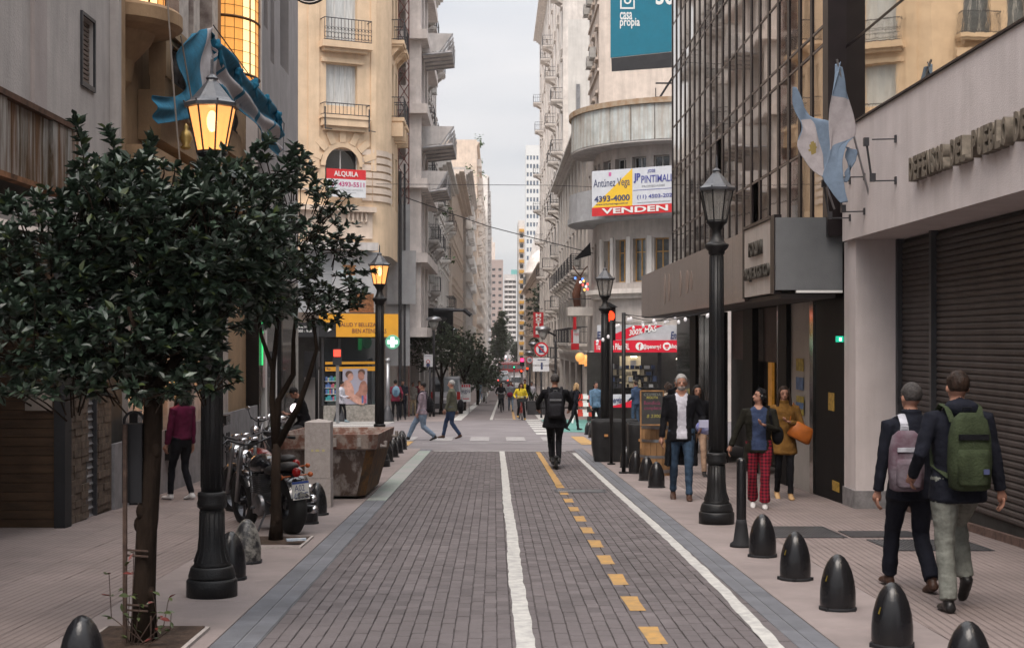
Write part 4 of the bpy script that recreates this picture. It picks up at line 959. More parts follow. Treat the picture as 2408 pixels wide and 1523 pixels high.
# wall behind: long side of the cream building along the cross street (seen in the mirror glass)
T3 = frame3((-24, 59.2, 0), (1,0,0), (0,-1,0)); W3 = 24-8.35
hs = []
for xc in (-10.2, -11.7, -15, -18.5, -22): 
    for (yb, yt) in ((250, 152), (95, -40), (-150, -260), (-360, -460)): hs.append((xc+24-.6, xc+24+.6 if xc != -11.7 else xc+24+.2, z(yb), z(yt)))
b = MB(); b.T = T3; wallgrid(b, W3, gb, HT, hs, .3); b.quad((0,8,HT),(0,0,HT),(W3+3,0,HT),(W3+3,8,HT)); b.build('cross_street_wall', CR, root)
for hx in hs:
    window(root, T3, *hx, d=.3, style='three' if hx[1]-hx[0] > 1 else 'plain', glass=M_('glass_mid'))
    if hx[1]-hx[0] > 1: balcony(root, T3, hx[0]-.25, hx[1]+.25, hx[2]-.02, .55, CR, 'bars', .9); part(root, T3, 'ledge', CR, (hx[0]-.3, hx[1]+.3, -.3, -.001, hx[3]+.12, hx[3]+.45))
# ground floor: awning box, cafe poster, pharmacy front
part(root, T1, 'curved_soffit', M_('stone_grey'), (.3, W1-.05, -.9, -.002, z(590), z(572)))
part(root, T1, 'sign_cabinet', mat('cabinet_grey', (.30, .31, .32), .5, 0, .15, 1.5, aniso=(.5, .5, 6)), (0, W1+.2, -.35, 0, z(735), z(592)))
pst = thing('cafe_poster', 'poster of a tilted cup and brown bottle between cabinet and yellow pharmacy sign', 'poster', tuple(T1 @ Vector((2.3, -.4, z(650)))))
part(pst, T1, 'panel', mat('poster_grey', (.34, .35, .37), .6, 0, .2, 2, col2=(.46, .45, .44)), (1.55, W1+.1, -.38, -.352, z(705), z(600)))
b = MB(); b.T = T1 @ Matrix.Translation((2.35, -.39, z(672))) @ Matrix.Rotation(-.25, 4, 'Y'); b.sm = True; b.lathe([(.10,0),(.30,.25),(.42,.7),(.40,.72)], 20, M=Matrix.Scale(.05, 3, Vector((0,1,0)))); b.build('cup_print', mat('cup_teal', (.25, .42, .45), .5, 0, .3, 3, col2=(.6, .6, .6)), pst)
b = MB(); b.T = T1; b.box(2.05, 2.55, -.41, -.39, z(648), z(628)); b.box(2.0, 2.6, -.41, -.39, z(628), z(624)); b.build('cup_rim_print', mat('cup_brown', (.28, .13, .05), .5, 0, .3, 6), pst)
b = MB(); b.T = T1; b.box(2.3, 3.4, -.41, -.385, z(735), z(690)); b.build('beans_print', mat('beans', (.20, .09, .04), .6, 0, .5, 9), pst)
sg_ = thing('pharmacy_sign', 'yellow pharmacy sign reading SALUD Y BELLEZA over the shop', 'sign', tuple(T1 @ Vector((2, -.6, z(765)))))
YEL = mat('sign_yellow', (.62, .29, .03), .5, 0, .05, emit=(.9, .42, .03), es=.03)
part(sg_, T1, 'panel', YEL, (wx(745), wx(916), -.75, -.4, z(792), z(738)))
PR = mat('print_maroon', (.10, .03, .05), .6, 0, 0)
text('SALUD Y BELLEZA', T1, wx(783), wx(865), z(768), z(759), PR, sg_, y=-.755); text('BIEN ATENDIDAS', T1, wx(812), wx(889), z(783), z(773), PR, sg_, y=-.755)
bb = thing('direction_board', 'dark overhead board with white street numbers and an arrow', 'sign', (PX(735, 57), 57, z(775)))
TB = frame3((PX(690, 57), 57, 0), (1,0,0), (0,-1,0)); e = lambda xd: PX(xd, 57)-PX(690, 57)
part(bb, TB, 'panel', M_('black_matt'), (e(660), e(790), 0, .06, PZ(792, 57), PZ(758, 57)))
text('Suipacha', TB, e(700), e(730), PZ(772, 57), PZ(765, 57), WH, bb); text('000 - 900', TB, e(700), e(733), PZ(781, 57), PZ(775, 57), WH, bb)
b = MB(); b.T = TB; b.poly([(e(770),-.006,PZ(770,57)),(e(782),-.006,PZ(774,57)),(e(770),-.006,PZ(780,57)),(e(773),-.006,PZ(775,57))]); b.build('arrow', WH, bb)
# pharmacy shop window with poster
part(root, T1, 'shop_back', M_('interior'), (-3, W1+.3, .9, 1.0, gb, z(790)))
part(root, T1, 'shop_base', mat('granite_shop', (.30, .28, .25), .5, 0, .3, 9), (wx(762), wx(890), -.1, .02, gb, z(952)))
part(root, T1, 'shop_glass', M_('glass_dark'), (wx(762), wx(795), .02, .05, z(952), z(795)), (wx(800), wx(890), .02, .05, z(952), z(795)))
for q in (760, 797, 890): part(root, T1, 'shop_mullion', M_('dark_steel'), (wx(q)-.04, wx(q)+.04, -.06, .019, z(952), z(795)))
for ya, yb in ((850, 856), (862, 872)): part(root, T1, 'yellow_strip', YEL, (wx(765), wx(886), -.09, -.061, z(yb), z(ya)))
prod = [mat('goods_%s' % n, c, .5, 0, .3, 9) for n, c in (('teal', (.05, .30, .32)), ('rose', (.45, .12, .16)), ('cream', (.5, .46, .38)), ('blue', (.08, .14, .32)), ('green', (.10, .28, .12)))]
shelf = thing('goods_shelf', 'lit shelves of small goods in the pharmacy window', 'shelf', tuple(T1 @ Vector((.8, -.2, z(930)))))
part(shelf, T1, 'shelf_board', M_('frame_white'), *[(wx(765), wx(792), -.14, -.002, z(q)-.02, z(q)) for q in (895, 910, 925, 940)])
r = random.Random(9)
for q in (895, 910, 925, 940):
    for k in range(6): x = wx(766)+k*.075; part(shelf, T1, 'packet', r.choice(prod), (x, x+.06, -.12, -.02, z(q), z(q)+r.uniform(.12, .22)))
text('Rp', T1, wx(768), wx(776), z(870), z(863), DB, shelf, y=-.10)
ad = thing('perfume_poster', 'large perfume advert of two embracing people in the pharmacy window', 'poster', tuple(T1 @ Vector((wx(832), -.1, z(910)))))
AT = T1
part(ad, AT, 'panel', mat('poster_sky', (.28, .31, .42), .5, 0, .25, 2, col2=(.40, .33, .34)), (wx(803), wx(858), -.12, -.091, z(950), z(867)))
SK = mat('print_skin', (.50, .28, .22), .5, 0, .25, 4); SK2 = mat('print_skin_dark', (.34, .17, .13), .5, 0, .25, 4); HR = mat('print_hair', (.10, .055, .04), .5)
def blob(m, xd, yd, rx, rz, rot=0, y=-.13):
    b = MB(); b.T = AT @ Matrix.Translation((wx(xd), y, z(yd))) @ Matrix.Rotation(rot, 4, 'Y'); b.lathe([(1,-.002),(1,.002)], 18, M=Matrix(((rx,0,0),(0,0,1),(0,rz,0)))); return b.build('print_shape', m, ad)
for args in ((HR, 817, 880, .17, .16, 0, -.125), (SK, 820, 886, .13, .17, .3, -.128), (HR, 845, 876, .16, .15, 0, -.126), (SK2, 844, 884, .14, .19, -.2, -.129), (SK, 816, 915, .22, .42, -.3, -.130), (SK2, 848, 918, .20, .42, .1, -.131), (SK, 832, 938, .45, .15, .5, -.134), (SK2, 840, 925, .12, .35, .8, -.133)): blob(*args)
part(ad, AT, 'print_box', prod[3], (wx(845), wx(849), -.138, -.135, z(948), z(930))); part(ad, AT, 'print_box', prod[1], (wx(850), wx(856), -.138, -.135, z(948), z(930)))
# green pharmacy cross
cx_, cy_, cz_ = PX(924, 59.8), 59.6, PZ(804, 59.8)
cr_ = thing('pharmacy_cross', 'round green and white lit pharmacy cross on the corner', 'sign', (cx_, cy_, cz_))
b = MB(); b.lathe([(.28,-.06),(.30,-.03),(.30,.03),(.28,.06)], 28, (cx_, cy_, cz_), M=Matrix.Rotation(rad(90), 3, 'X')); b.build('disc', mat('cross_green', (.10, .25, .17), .4, 0, 0, emit=(.12, .45, .28), es=.25), cr_)
LG = mat('cross_light', (.8, .95, .85), .4, 0, 0, emit=(.75, 1, .82), es=.8)
for a, c in ((.075, .21), (.21, .075)): part(cr_, EA, 'cross_arm', LG, (cx_-a, cx_+a, cy_-.075-.002*(a > .1), cy_-.062, cz_-c, cz_+c))
part(cr_, EA, 'bracket', M_('dark_steel'), (cx_-.9, cx_-.28, cy_+.0, cy_+.04, cz_+.1, cz_+.14))
part(cr_, EA, 'green_tube', mat('tube_green', (.1, .8, .3), .4, 0, 0, emit=(.05, .9, .25), es=.5), (cx_-.62, cx_-.42, cy_+.06, cy_+.10, cz_-.35, cz_+.25))
# ------------------------------------------------------------------ right: rounded corner building with the VENDEN board
GP = mat('rusty_panel', (.52, .56, .55), .6, .0, .15, 2, .1, 20, streak=.7, dirt=(.26, .14, .06))
root = thing('corner_building', 'rounded corner building with rusty panelled canopy, ochre sash windows and battery shop', 'building', (8.6, 64, gz(64)-.3))
C0 = Vector((8.6, 64, 0)); gb = gz(64)-.4; SG = M_('stone_grey'); SP = M_('stone_pale')
mat('corner_wall', (.50, .455, .425), .85, 0, .15, 1.2, .2, 20, streak=.45); CW = M_('corner_wall')
def facet(a0, a1, R_):
    p0 = C0+Vector((-R_*math.cos(a0), -R_*math.sin(a0), 0)); p1 = C0+Vector((-R_*math.cos(a1), -R_*math.sin(a1), 0))
    u = (p1-p0).normalized(); return frame3(p0, u, (u.y, -u.x, 0)), (p1-p0).length
for i in range(6):
    T, W = facet(rad(15*i), rad(15*i+15), 4.0)
    hs = [(.17, W-.17, 8.35, 9.6), (.20, W-.20, 4.25, 6.1)] if i else [(.3, W-.3, 8.35, 9.6), (.35, W-.35, 4.6, 5.5)]
    b = MB(); b.T = T; wallgrid(b, W, 2.0, 12.0, hs, .3); b.build('wall_bay', CW, root)
    window(root, T, *hs[0], d=.3, style='plain', fr=FRW, glass=M_('glass_dark')); window(root, T, *hs[1], d=.3, style='sash', fr=FRO, glass=M_('glass_mid'))
    if i: part(root, T, 'pier', M_('stone_white'), (-.10, .10, -.06, -.001, 4.2, 6.2))
T = frame3((8.6, 60, 0), (1,0,0), (0,-1,0)); part(root, T, 'side_wall', CW, (0.001, 10, 0, 4, gb, 12.0))
T = frame3((4.6, 64, 0), (0,1,0), (1,0,0)); T = frame3((4.6, 70.4, 0), (0,-1,0), (-1,0,0))
hs = [(1+k*2.0, 2.1+k*2.0, zz, zz+1.7) for k in range(3) for zz in (4.4, 8.0)]
b = MB(); b.T = T; wallgrid(b, 6.4, gb, 12.0, hs, .3); b.build('street_wall', CW, root)
for hx in hs: window(root, T, *hx, d=.3, style='sash', fr=FRO)
b = MB(); b.poly([(4.6,64,12.0),(8.6,60,12.0),(18.6,60,12.0),(18.6,70.4,12.0),(4.6,70.4,12.0)]); b.build('roof', SG, root)
def cring(name, m, r0, r1, z0, z1, a0=-28, a1=92, n=30, seg=None):
    b = MB(); A0, A1 = rad(a0), rad(a1)
    pts = [(C0.x-math.cos(A0+(A1-A0)*i/n), C0.y-math.sin(A0+(A1-A0)*i/n)) for i in range(n+1)]
    q = lambda i, r_, zz: (C0.x+(pts[i][0]-C0.x)*r_, C0.y+(pts[i][1]-C0.y)*r_, zz)
    for i in range(n): b.add([q(i,r1,z0),q(i+1,r1,z0),q(i+1,r1,z1),q(i,r1,z1),q(i,r0,z0),q(i+1,r0,z0),q(i+1,r0,z1),q(i,r0,z1)], [(0,1,2,3),(5,4,7,6),(3,2,6,7),(4,5,1,0)]+([(4,0,3,7)] if i == 0 else [])+([(1,5,6,2)] if i == n-1 else []))
    return b.build(name, m, root)
cring('canopy_rim', mat('rim_rust', (.42, .36, .28), .7, 0, .4, 3, .2, 20, col2=(.28, .16, .08)), 4.9, 5.25, 11.62, 11.85)
cring('canopy_floor', SG, 3.9, 5.12, 10.05, 10.12)
for i in range(10): a = -28+12*i; cring('canopy_panel', GP, 5.0, 5.14, 10.13, 11.61, a+.25, a+11.75, 4)
cring('balcony_slab', mat('balcony_steel', (.38, .385, .40), .6, 0, .15, 2, streak=.3), 3.95, 5.3, 6.9, 7.15, -28, 92)
for i in range(8): a = -28+15*i; cring('balcony_panel', M_('balcony_steel'), 5.15, 5.24, 7.16, 8.2, a+.2, a+14.8, 4)
cring('ledge', SP, 3.95, 4.5, 3.75, 3.95); cring('ledge', SP, 3.95, 4.25, 3.55, 3.75); cring('sill_band', CW, 3.95, 4.1, 3.95, 4.2)
# roof steelwork carrying the billboard
bl_ = thing('billboard', 'large teal billboard reading casa propia on roof steelwork', 'billboard', (8, 62.5, 12.0))
YB = 61.5; T = frame3((PX(1436, YB), YB, 0), (1,0,0), (0,-1,0)); Z = lambda yd: PZ(yd, YB)
W = 4.6
b = MB(); b.T = T; b.add([(0,0,Z(136)),(W,0,Z(110)),(W,0,Z(-190)),(0,0,Z(-190)),(0,.12,Z(136)),(W,.12,Z(110)),(W,.12,Z(-190)),(0,.12,Z(-190))], [(0,1,2,3),(5,4,7,6),(0,3,7,4),(1,5,6,2),(0,4,5,1),(3,2,6,7)])
b.build('panel', mat('billboard_teal', (.012, .15, .22), .5, 0, .05), bl_)
b = MB(); b.T = T; b.add([(.02,-.3,Z(172)),(W,-.3,Z(155)),(W,-.05,Z(112)),(.02,-.05,Z(138))], [(0,1,2,3),(3,2,1,0)]); b.build('catwalk', M_('black_matt'), bl_)
text('casa', T, .40, .93, Z(47), Z(29), WH, bl_, y=-.01, bold=.015); text('propia', T, .40, 1.26, Z(68), Z(43), WH, bl_, y=-.01, bold=.015)
part(bl_, T, 'frame_print', WH, (.41, .47, -.012, -.004, Z(22), Z(-20)), (.98, 1.04, -.012, -.004, Z(22), Z(-20)), (.48, .97, -.012, -.004, Z(22), Z(18)))
b = MB(); b.T = T; b.lathe([(.09,-.004),(.16,-.004),(.16,.004),(.09,.004),(.09,-.004)], 16, (.73, -.01, Z(2)), cap=False, M=Matrix.Rotation(rad(90), 3, 'X')); b.build('ring_print', WH, bl_)
text('30', T, 1.95, 2.75, Z(12), Z(-28), WH, bl_, y=-.01, bold=.03)
b = MB()
for x0_, x1_, y0_ in ((8.2, 8.2, 0), (9.0, 9.0, 0), (9.9, 9.9, 0), (7.0, 8.2, 0), (9.0, 8.2, 0), (9.9, 9.0, 0), (8.2, 9.0, 1)): b.tube([(x0_, YB+.3, 12.0), (x1_, YB+.2, Z(140))], .05, 5)
b.tube([(7, YB+.3, 12.9), (10.4, YB+.3, 12.9)], .04, 5); b.tube([(7, YB+.3, 12.3), (10.4, YB+.3, 12.2)], .03, 5)
for i in range(5): b.tube([(7+i*.8, YB+.3, 12.0), (7+i*.8, YB+.3, 12.7)], .02, 4)
b.build('steel_frame', M_('dark_steel'), bl_)
# VENDEN board
pL, pR = Vector((PX(1392, 60.2), 60.2, 0)), Vector((PX(1592, 58.0), 58.0, 0)); u = (pR-pL).normalized(); T = frame3(pL, u, (u.y, -u.x, 0)); W = (pR-pL).length
vb = thing('for_sale_board', 'red, yellow and white VENDEN estate agents board on the curved balcony', 'sign', (pL.x, pL.y, 7))
zb, zt = PZ(509, 60.2), PZ(403, 60.2); zr = zb+.36; H = zt-zb; mid = W*.485
part(vb, T, 'panel', mat('board_white2', (.56, .58, .62), .6, 0, .06), (0, W, 0, .05, zr, zt)); part(vb, T, 'red_band', M_('board_red'), (0, W, -.005, .05, zb, zr))
b = MB(); b.T = T; b.poly([(.02,-.004,zr),(mid,-.004,zr),(mid,-.004,zt)]); b.build('yellow_triangle', mat('board_yellow', (.75, .48, .04), .6, 0, .04), vb)
text('VENDEN', T, W*.12, W*.90, zb+.07, zr-.05, WH, vb, y=-.02, bold=.025)
text('Antúnez Vega', T, .08, mid-.12, zt-.80, zt-.36, DB, vb, y=-.01); text('4393-4000', T, .12, mid-.12, zr+.22, zr+.48, DB, vb, y=-.01, bold=.025)
text('www.antunezvega.com.ar', T, .2, mid-.2, zr+.07, zr+.15, DB, vb, y=-.01)
BL = mat('print_blue', (.07, .08, .28), .6, 0, 0)
text('JP', T, mid+.06, mid+.38, zt-.62, zt-.22, BL, vb, y=-.01, bold=.04); text('JOSE', T, mid+.70, mid+1.06, zt-.26, zt-.10, BL, vb, y=-.01, bold=.01); text('PINTIMALLI', T, mid+.42, W-.10, zt-.64, zt-.34, BL, vb, y=-.01, bold=.01)
text('PROPIEDADES', T, mid+.45, W-.55, zt-.82, zt-.74, GY, vb, y=-.01); part(vb, T, 'rule_line', BL, (mid+.04, W, -.008, -.001, zt-.935, zt-.915))
text('(11) 4503-2020', T, mid+.22, W-.08, zr+.22, zr+.42, BL, vb, y=-.01, bold=.015); text('www.josepintimalli.com.ar', T, mid+.22, W-.3, zr+.07, zr+.14, GY, vb, y=-.01)
b = MB(); b.T = T; b.box(mid*.42, mid*.42+.12, -.009, -.001, zt-.26, zt-.10); b.build('emblem', mat('print_pink', (.60, .14, .34), .6), vb)
# battery shop under it
Y_ = 58.6; T = frame3((PX(1398, Y_), Y_, 0), (1,0,0), (0,-1,0)); q = lambda xd: PX(xd, Y_)-PX(1398, Y_); Z = lambda yd: PZ(yd, Y_)
sh_ = thing('battery_kiosk', 'battery shop front with red fascia and lit shelves on the corner', 'kiosk', (PX(1500, Y_), Y_, gz(59)))
RED = mat('sign_red', (.50, .01, .03), .5, 0, .05, emit=(.7, .02, .04), es=.06)
part(sh_, T, 'red_fascia', RED, (0, q(1640), 0, .25, Z(828), Z(800)))
part(sh_, T, 'advert_fascia', mat('advert_white', (.42, .42, .44), .5, 0, .1), (q(1405), q(1592), .06, .26, Z(799.5), Z(764)))
b = MB(); b.T = T; b.poly([(q(1418),.05,Z(798)),(q(1470),.05,Z(798)),(q(1560),.05,Z(765)),(q(1490),.05,Z(765))]); b.build('red_slash', RED, sh_)
text('300% MAS', T, q(1478), q(1545), Z(784), Z(771), WH, sh_, y=.04, bold=.02, shear=.3, rot=rad(9)); text('E', T, q(1405), q(1413), Z(797), Z(779), DB, sh_, y=.045, bold=.03); text('En', T, q(1577), q(1591), Z(797), Z(779), DB, sh_, y=.045, bold=.03, shear=.2)
text('Tu Club de Pilas SRL', T, q(1401), q(1480), Z(822), Z(807), WH, sh_, y=-.01, bold=.02)
text('@tpenergy1', T, q(1512), q(1554), Z(822), Z(809), WH, sh_, y=-.01, bold=.02); text('shop.tpenergy', T, q(1576), q(1636), Z(822), Z(808), WH, sh_, y=-.01, bold=.02)
for xc, s_ in ((1504, 'f'), (1568, '')):
    b = MB(); b.T = T; b.lathe([(.165,-.003),(.165,.003)], 22, (q(xc), -.008, Z(814)), M=Matrix.Rotation(rad(90), 3, 'X')); b.build('round_emblem', WH, sh_)
    if s_: text('f', T, q(xc)-.05, q(xc)+.06, Z(822), Z(808), RED, sh_, y=-.016, bold=.02)
    else: part(sh_, T, 'basket_print', RED, (q(xc)-.09, q(xc)+.09, -.016, -.013, Z(816), Z(810)), (q(xc)-.05, q(xc)+.05, -.016, -.013, Z(820), Z(817)))
part(sh_, T, 'arrow_board', M_('black_matt'), (q(1592), q(1622), .0, .05, Z(799), Z(762)))
b = MB(); b.T = T; b.box(q(1596), q(1608), -.01, -.004, Z(783), Z(781)); b.poly([(q(1603),-.012,Z(775)),(q(1611),-.012,Z(782)),(q(1603),-.012,Z(789)),(q(1606),-.012,Z(782))]); b.build('arrow', WH, sh_)
part(sh_, T, 'back_wall', M_('interior'), (-.2, q(1660), 1.6, 1.7, gz(60)-.1, Z(828)))
warm = mat('shop_lit_wall', (.45, .36, .22), .7, 0, .3, 4, emit=(.9, .75, .5), es=.12)
part(sh_, T, 'lit_wall', warm, (q(1465), q(1515), 1.4, 1.59, Z(905), Z(838))); part(sh_, T, 'door_light', mat('shop_lamp', (1, .95, .8), .5, 0, 0, emit=(1, .9, .7), es=1.6), (q(1490), q(1505), 1.2, 1.38, Z(841), Z(838)), (q(1600), q(1612), 1.2, 1.38, Z(846), Z(843)))
part(sh_, T, 'dark_pillar', M_('black_gloss'), (q(1548), q(1556), .1, .3, gz(59), Z(828)), (q(1618), q(1640), -.1, .3, gz(59), Z(765)))
r = random.Random(31); gm = [mat('goods_white', (.36, .36, .36), .5), mat('goods_navy', (.04, .06, .12), .5), mat('goods_buff', (.30, .25, .17), .5), mat('goods_dark', (.03, .03, .035), .5), mat('goods_dark', (.05, .05, .06), .5)]
for k, yd in enumerate((868, 883, 898, 912)):
    part(sh_, T, 'shelf', M_('dark_steel'), (q(1425), q(1545), .9, 1.2, Z(yd)-.02, Z(yd)))
    x = q(1428)
    while x < q(1542): w_ = r.uniform(.07, .22); part(sh_, T, 'goods', r.choice(gm), (x, x+w_, .95, 1.15, Z(yd), Z(yd)+r.uniform(.12, .26))); x += w_+r.uniform(.02, .12)
part(sh_, T, 'counter', mat('counter_white', (.46, .47, .50), .6), (q(1432), q(1487), .2, .6, Z(958), Z(928)))
b = MB(); b.T = T; b.poly([(q(1432),.19,Z(958)),(q(1487),.19,Z(958)),(q(1487),.19,Z(941)),(q(1455),.19,Z(951)),(q(1432),.19,Z(956))]); b.build('counter_red', RED, sh_)
text('energizer', T, q(1433), q(1472), Z(952), Z(934), DB, sh_, y=.185, bold=.02, shear=.3)
part(sh_, T, 'frame_picture', M_('goods_white'), (q(1490), q(1503), 1.3, 1.38, Z(862), Z(848)), (q(1495), q(1537), 1.2, 1.28, Z(895), Z(882)))
# ------------------------------------------------------------------ right rows behind it
block('tall beige building behind the teal billboard, air conditioners on its edge', 1, 70.8, 78, 31, M_('stone_pink'), 3, 3.3, (.9, 1.5), 'plain', 0, None, 'bars', .2, 40, ac=.8, g0=14)
rt, T, g = block('low classical house with carved front and arched bays beyond the corner', 1, 78.4, 117.5, 17.2, SP, 10, 4.3, (1.5, 2.6), 'sash', .7, SP, 'bars', .8, 41, pil=1, ac=.15, out=.9)
old = [o for o in bpy.data.objects if o.get('label', '').startswith('ornate stone building')][0]
T = frame3((5.7, 109.9, 0), (1,0,0), (0,-1,0)); part(old, T, 'end_wall', mat('white_render', (.56, .54, .51), .9, 0, .1, .8, .2, 10, streak=.3), (0, 9, -.001, .05, 5, 26.5))
b = MB(); b.T = T; b.box(.6, .9, -.1, 0, 18.5, 21.5); b.build('vent_duct', M_('steel'), old)
# small dressing on the corner: awning, balcony with coloured lights, plants
bl2_ = thing('lights_balcony', 'small balcony with coloured fairy lights and a reindeer like ornament', 'balcony', (PX(1360, 67), 67, PZ(735, 67)))
T = frame3((PX(1335, 67), 67, 0), (1,0,0), (0,-1,0)); Z = lambda yd: PZ(yd, 67)
part(bl2_, T, 'slab', SP, (0, 1.3, -.3, 1.2, Z(742), Z(722))); part(bl2_, T, 'rail', RAIL, (0, 1.3, -.28, -.25, Z(704), Z(702)))
r = random.Random(2); cols = [((1, .1, .08), 'red'), ((.1, .25, 1), 'blue'), ((.95, .95, 1), 'white'), ((1, .5, .1), 'amber')]
for i in range(9):
    c, nm = cols[i % 4]; b = MB(); b.T = T; b.sm = True; b.ell((r.uniform(.3, .95), -.3, Z(r.uniform(652, 682))), (.05, .05, .06), 8, 6); b.build('fairy_light', mat('fairy_'+nm, c, .4, 0, 0, emit=c, es=1.0), bl2_)
b = MB(); b.T = T; b.sm = True; b.tube([(.45, .0, Z(720)), (.4, .0, Z(690)), (.5, 0, Z(672)), (.6, 0, Z(650))], [.16, .2, .16, .1], 8); b.tube([(.6, 0, Z(650)), (.35, 0, Z(635)), (.25, 0, Z(625))], .03, 5); b.tube([(.6, 0, Z(650)), (.8, 0, Z(632)), (.95, 0, Z(626))], .03, 5); b.build('ornament', mat('ornament_brown', (.12, .05, .03), .7), bl2_)
b = MB(); b.add([(PX(1352,64),64,PZ(607,64)),(PX(1388,64),64,PZ(570,64)),(PX(1388,64),65.2,PZ(570,64)),(PX(1352,64),65.2,PZ(607,64)),(PX(1352,64),64,PZ(611,64)),(PX(1390,64),64,PZ(600,64))], [(0,1,2,3),(3,2,1,0),(0,4,5,1)])
tag(b.build('dark_awning', M_('black_matt')), 'small dark folded awning on the corner building edge', 'awning')
# ------------------------------------------------------------------ right: bronze mirror glass building (Y 20-39)
mir = mat('mirror_bronze', (.78, .68, .58), .03, 1, .2, .35, .012, 1.2); mir2 = mat('mirror_clear', (.72, .66, .56), .02, 1, 0, bump=.012, bs=.9)
for m_ in (mir, mir2):
    for n_ in m_.node_tree.nodes:
        if n_.type == 'BUMP': n_.inputs['Strength'].default_value = .10; n_.inputs['Distance'].default_value = .012
root = thing('glass_building', 'bronze mirror glass office building with dark upright mullions', 'building', (4.9, 30, gz(39)-.2))
XG = 4.87; T = frame3((XG, 38.9, 0), (0,-1,0), (-1,0,0)); LW = 38.9-20.1
part(root, T, 'core', M_('interior'), (0, LW, .25, 14, 3.0, 16), (0, LW, 1.6, 14, gz(39)-.2, 2.99)); part(root, T, 'end_mirror', mir, (-.05, -.001, 0, 14, 3.4, 16))
nb = 22; bw = LW/nb; rows = [(3.5, 4.66), (4.72, 6.08), (6.14, 6.36), (6.42, 7.5), (7.56, 8.84), (8.9, 9.12), (9.18, 10.3), (10.36, 11.6), (11.66, 13.2)]
r = random.Random(77); PM = {}
for za, zb in rows:
    g = MB(); g.box(.0, bw-.05, -.01, 0.0, 0, zb-za); PM[za] = g.mesh('glass_pane', mir)
for i in range(nb):
    for za, zb in rows:
        M = T @ Matrix.Translation((bw*i+.025, .010, za)) @ Matrix.Rotation(r.uniform(-.004, .004), 4, 'Z') @ Matrix.Rotation(r.uniform(-.003, .003), 4, 'X')
        if (i, za) in ((9, 4.72), (14, 3.5)): M = M @ Matrix.Rotation(-.12, 4, 'X')
        inst(PM[za], 'glass_pane', root, M)
mul = mat('mullion_dark', (.016, .011, .012), .4, .3, .2)
for i in range(nb+1):
    b = MB(); b.box(-.075, .075, -.018, .02, 3.49, 14); 
    if i == 0: mm = b.mesh('mullion', mul)
    inst(mm, 'mullion', root, T @ Matrix.Translation((bw*i, 0, 0)))
for zz in (4.66, 6.08, 6.36, 7.5, 8.84, 9.12, 10.3, 11.6): part(root, T, 'transom', mat('transom_bronze', (.13, .105, .095), .4, .5, .2), (0, LW, -.012, .008, zz+.008, zz+.045))
part(root, T, 'corner_post', mul, (LW+.002, LW+.18, -.2, .2, 3.2, 14))
# stone canopy fascia
GF = mat('polished_granite', (.20, .165, .152), .28, 0, .25, 14, .04, 40, spec=.6, streak=.35)
xs_ = [38.7, 36.9, 34.3, 31.8, 29.9, 28.2, 26.7, 25.2, 23.9, 22.75]
for a, c in zip(xs_, xs_[1:]): part(root, EA, 'granite_panel', GF, (4.0, 4.06, c+.006, a-.006, 2.36, 3.48))
b = MB(); n = 6
for i in range(n):
    a0, a1 = rad(90*i/n), rad(90*(i+1)/n); p = lambda a, z_: (4.85-.85*math.cos(a), 38.7+.85*math.sin(a), z_); b.quad(p(a1, 2.36), p(a0, 2.36), p(a0, 3.48), p(a1, 3.48))
b.build('granite_panel', GF, root)
part(root, EA, 'canopy_soffit', mat('soffit_dark', (.09, .08, .075), .6, 0, .2), (4.07, 4.84, 20.2, 38.7, 2.34, 2.40)); part(root, EA, 'canopy_top', mul, (4.07, 4.86, 20.2, 38.7, 3.40, 3.44))
EM = mat('etched_emblem', (.25, .19, .165), .4, 0, .2, 9)
for i, y in enumerate((33.4, 32.6, 30.6, 29.5, 28.9)):
    b = MB(); b.lathe([(1,-.003),(1,.003)], 20, (3.995, y, 2.95), M=Matrix(((0,0,1),(.16+.06*(i % 2),0,0),(0,.36-.04*i,0)))); b.build('worn_emblem', EM, root)
sp_ = thing('canopy_sign', 'white canopy panel with two dark lines of raised letters', 'sign', (4.0, 21.4, 2.44))
part(sp_, EA, 'panel', mat('sign_offwhite', (.43, .39, .365), .6, 0, .1, 3, streak=.4, dirt=(.24, .17, .12)), (3.97, 4.05, 20.42, 22.60, 2.42, 3.48)); part(sp_, EA, 'frame_edge', mul, (3.955, 4.06, 20.12, 20.41, 2.40, 3.52), (3.96, 4.06, 22.61, 22.74, 2.40, 3.50), (3.95, 4.06, 20.41, 22.61, 3.485, 3.53))
T = frame3((3.97, 22.6, 0), (0,-1,0), (-1,0,0)); LT = mat('letter_dark', (.055, .05, .042), .6)
text('FORUM', T, .55, 1.55, 3.02, 3.24, LT, sp_, ext=.02, bold=.02, y=-.02); text('PARQUE LOGISTICO', T, .12, 2.1, 2.64, 2.86, LT, sp_, ext=.02, bold=.015, y=-.02)
part(root, EA, 'grey_end_panel', mat('end_grey', (.135, .14, .145), .75, 0, .06, 4, .2, 90), (3.965, 4.90, 20.03, 20.11, 2.45, 3.47)); part(root, EA, 'pale_drip_edge', WH, (4.25, 4.90, 20.025, 20.11, 2.41, 2.445))
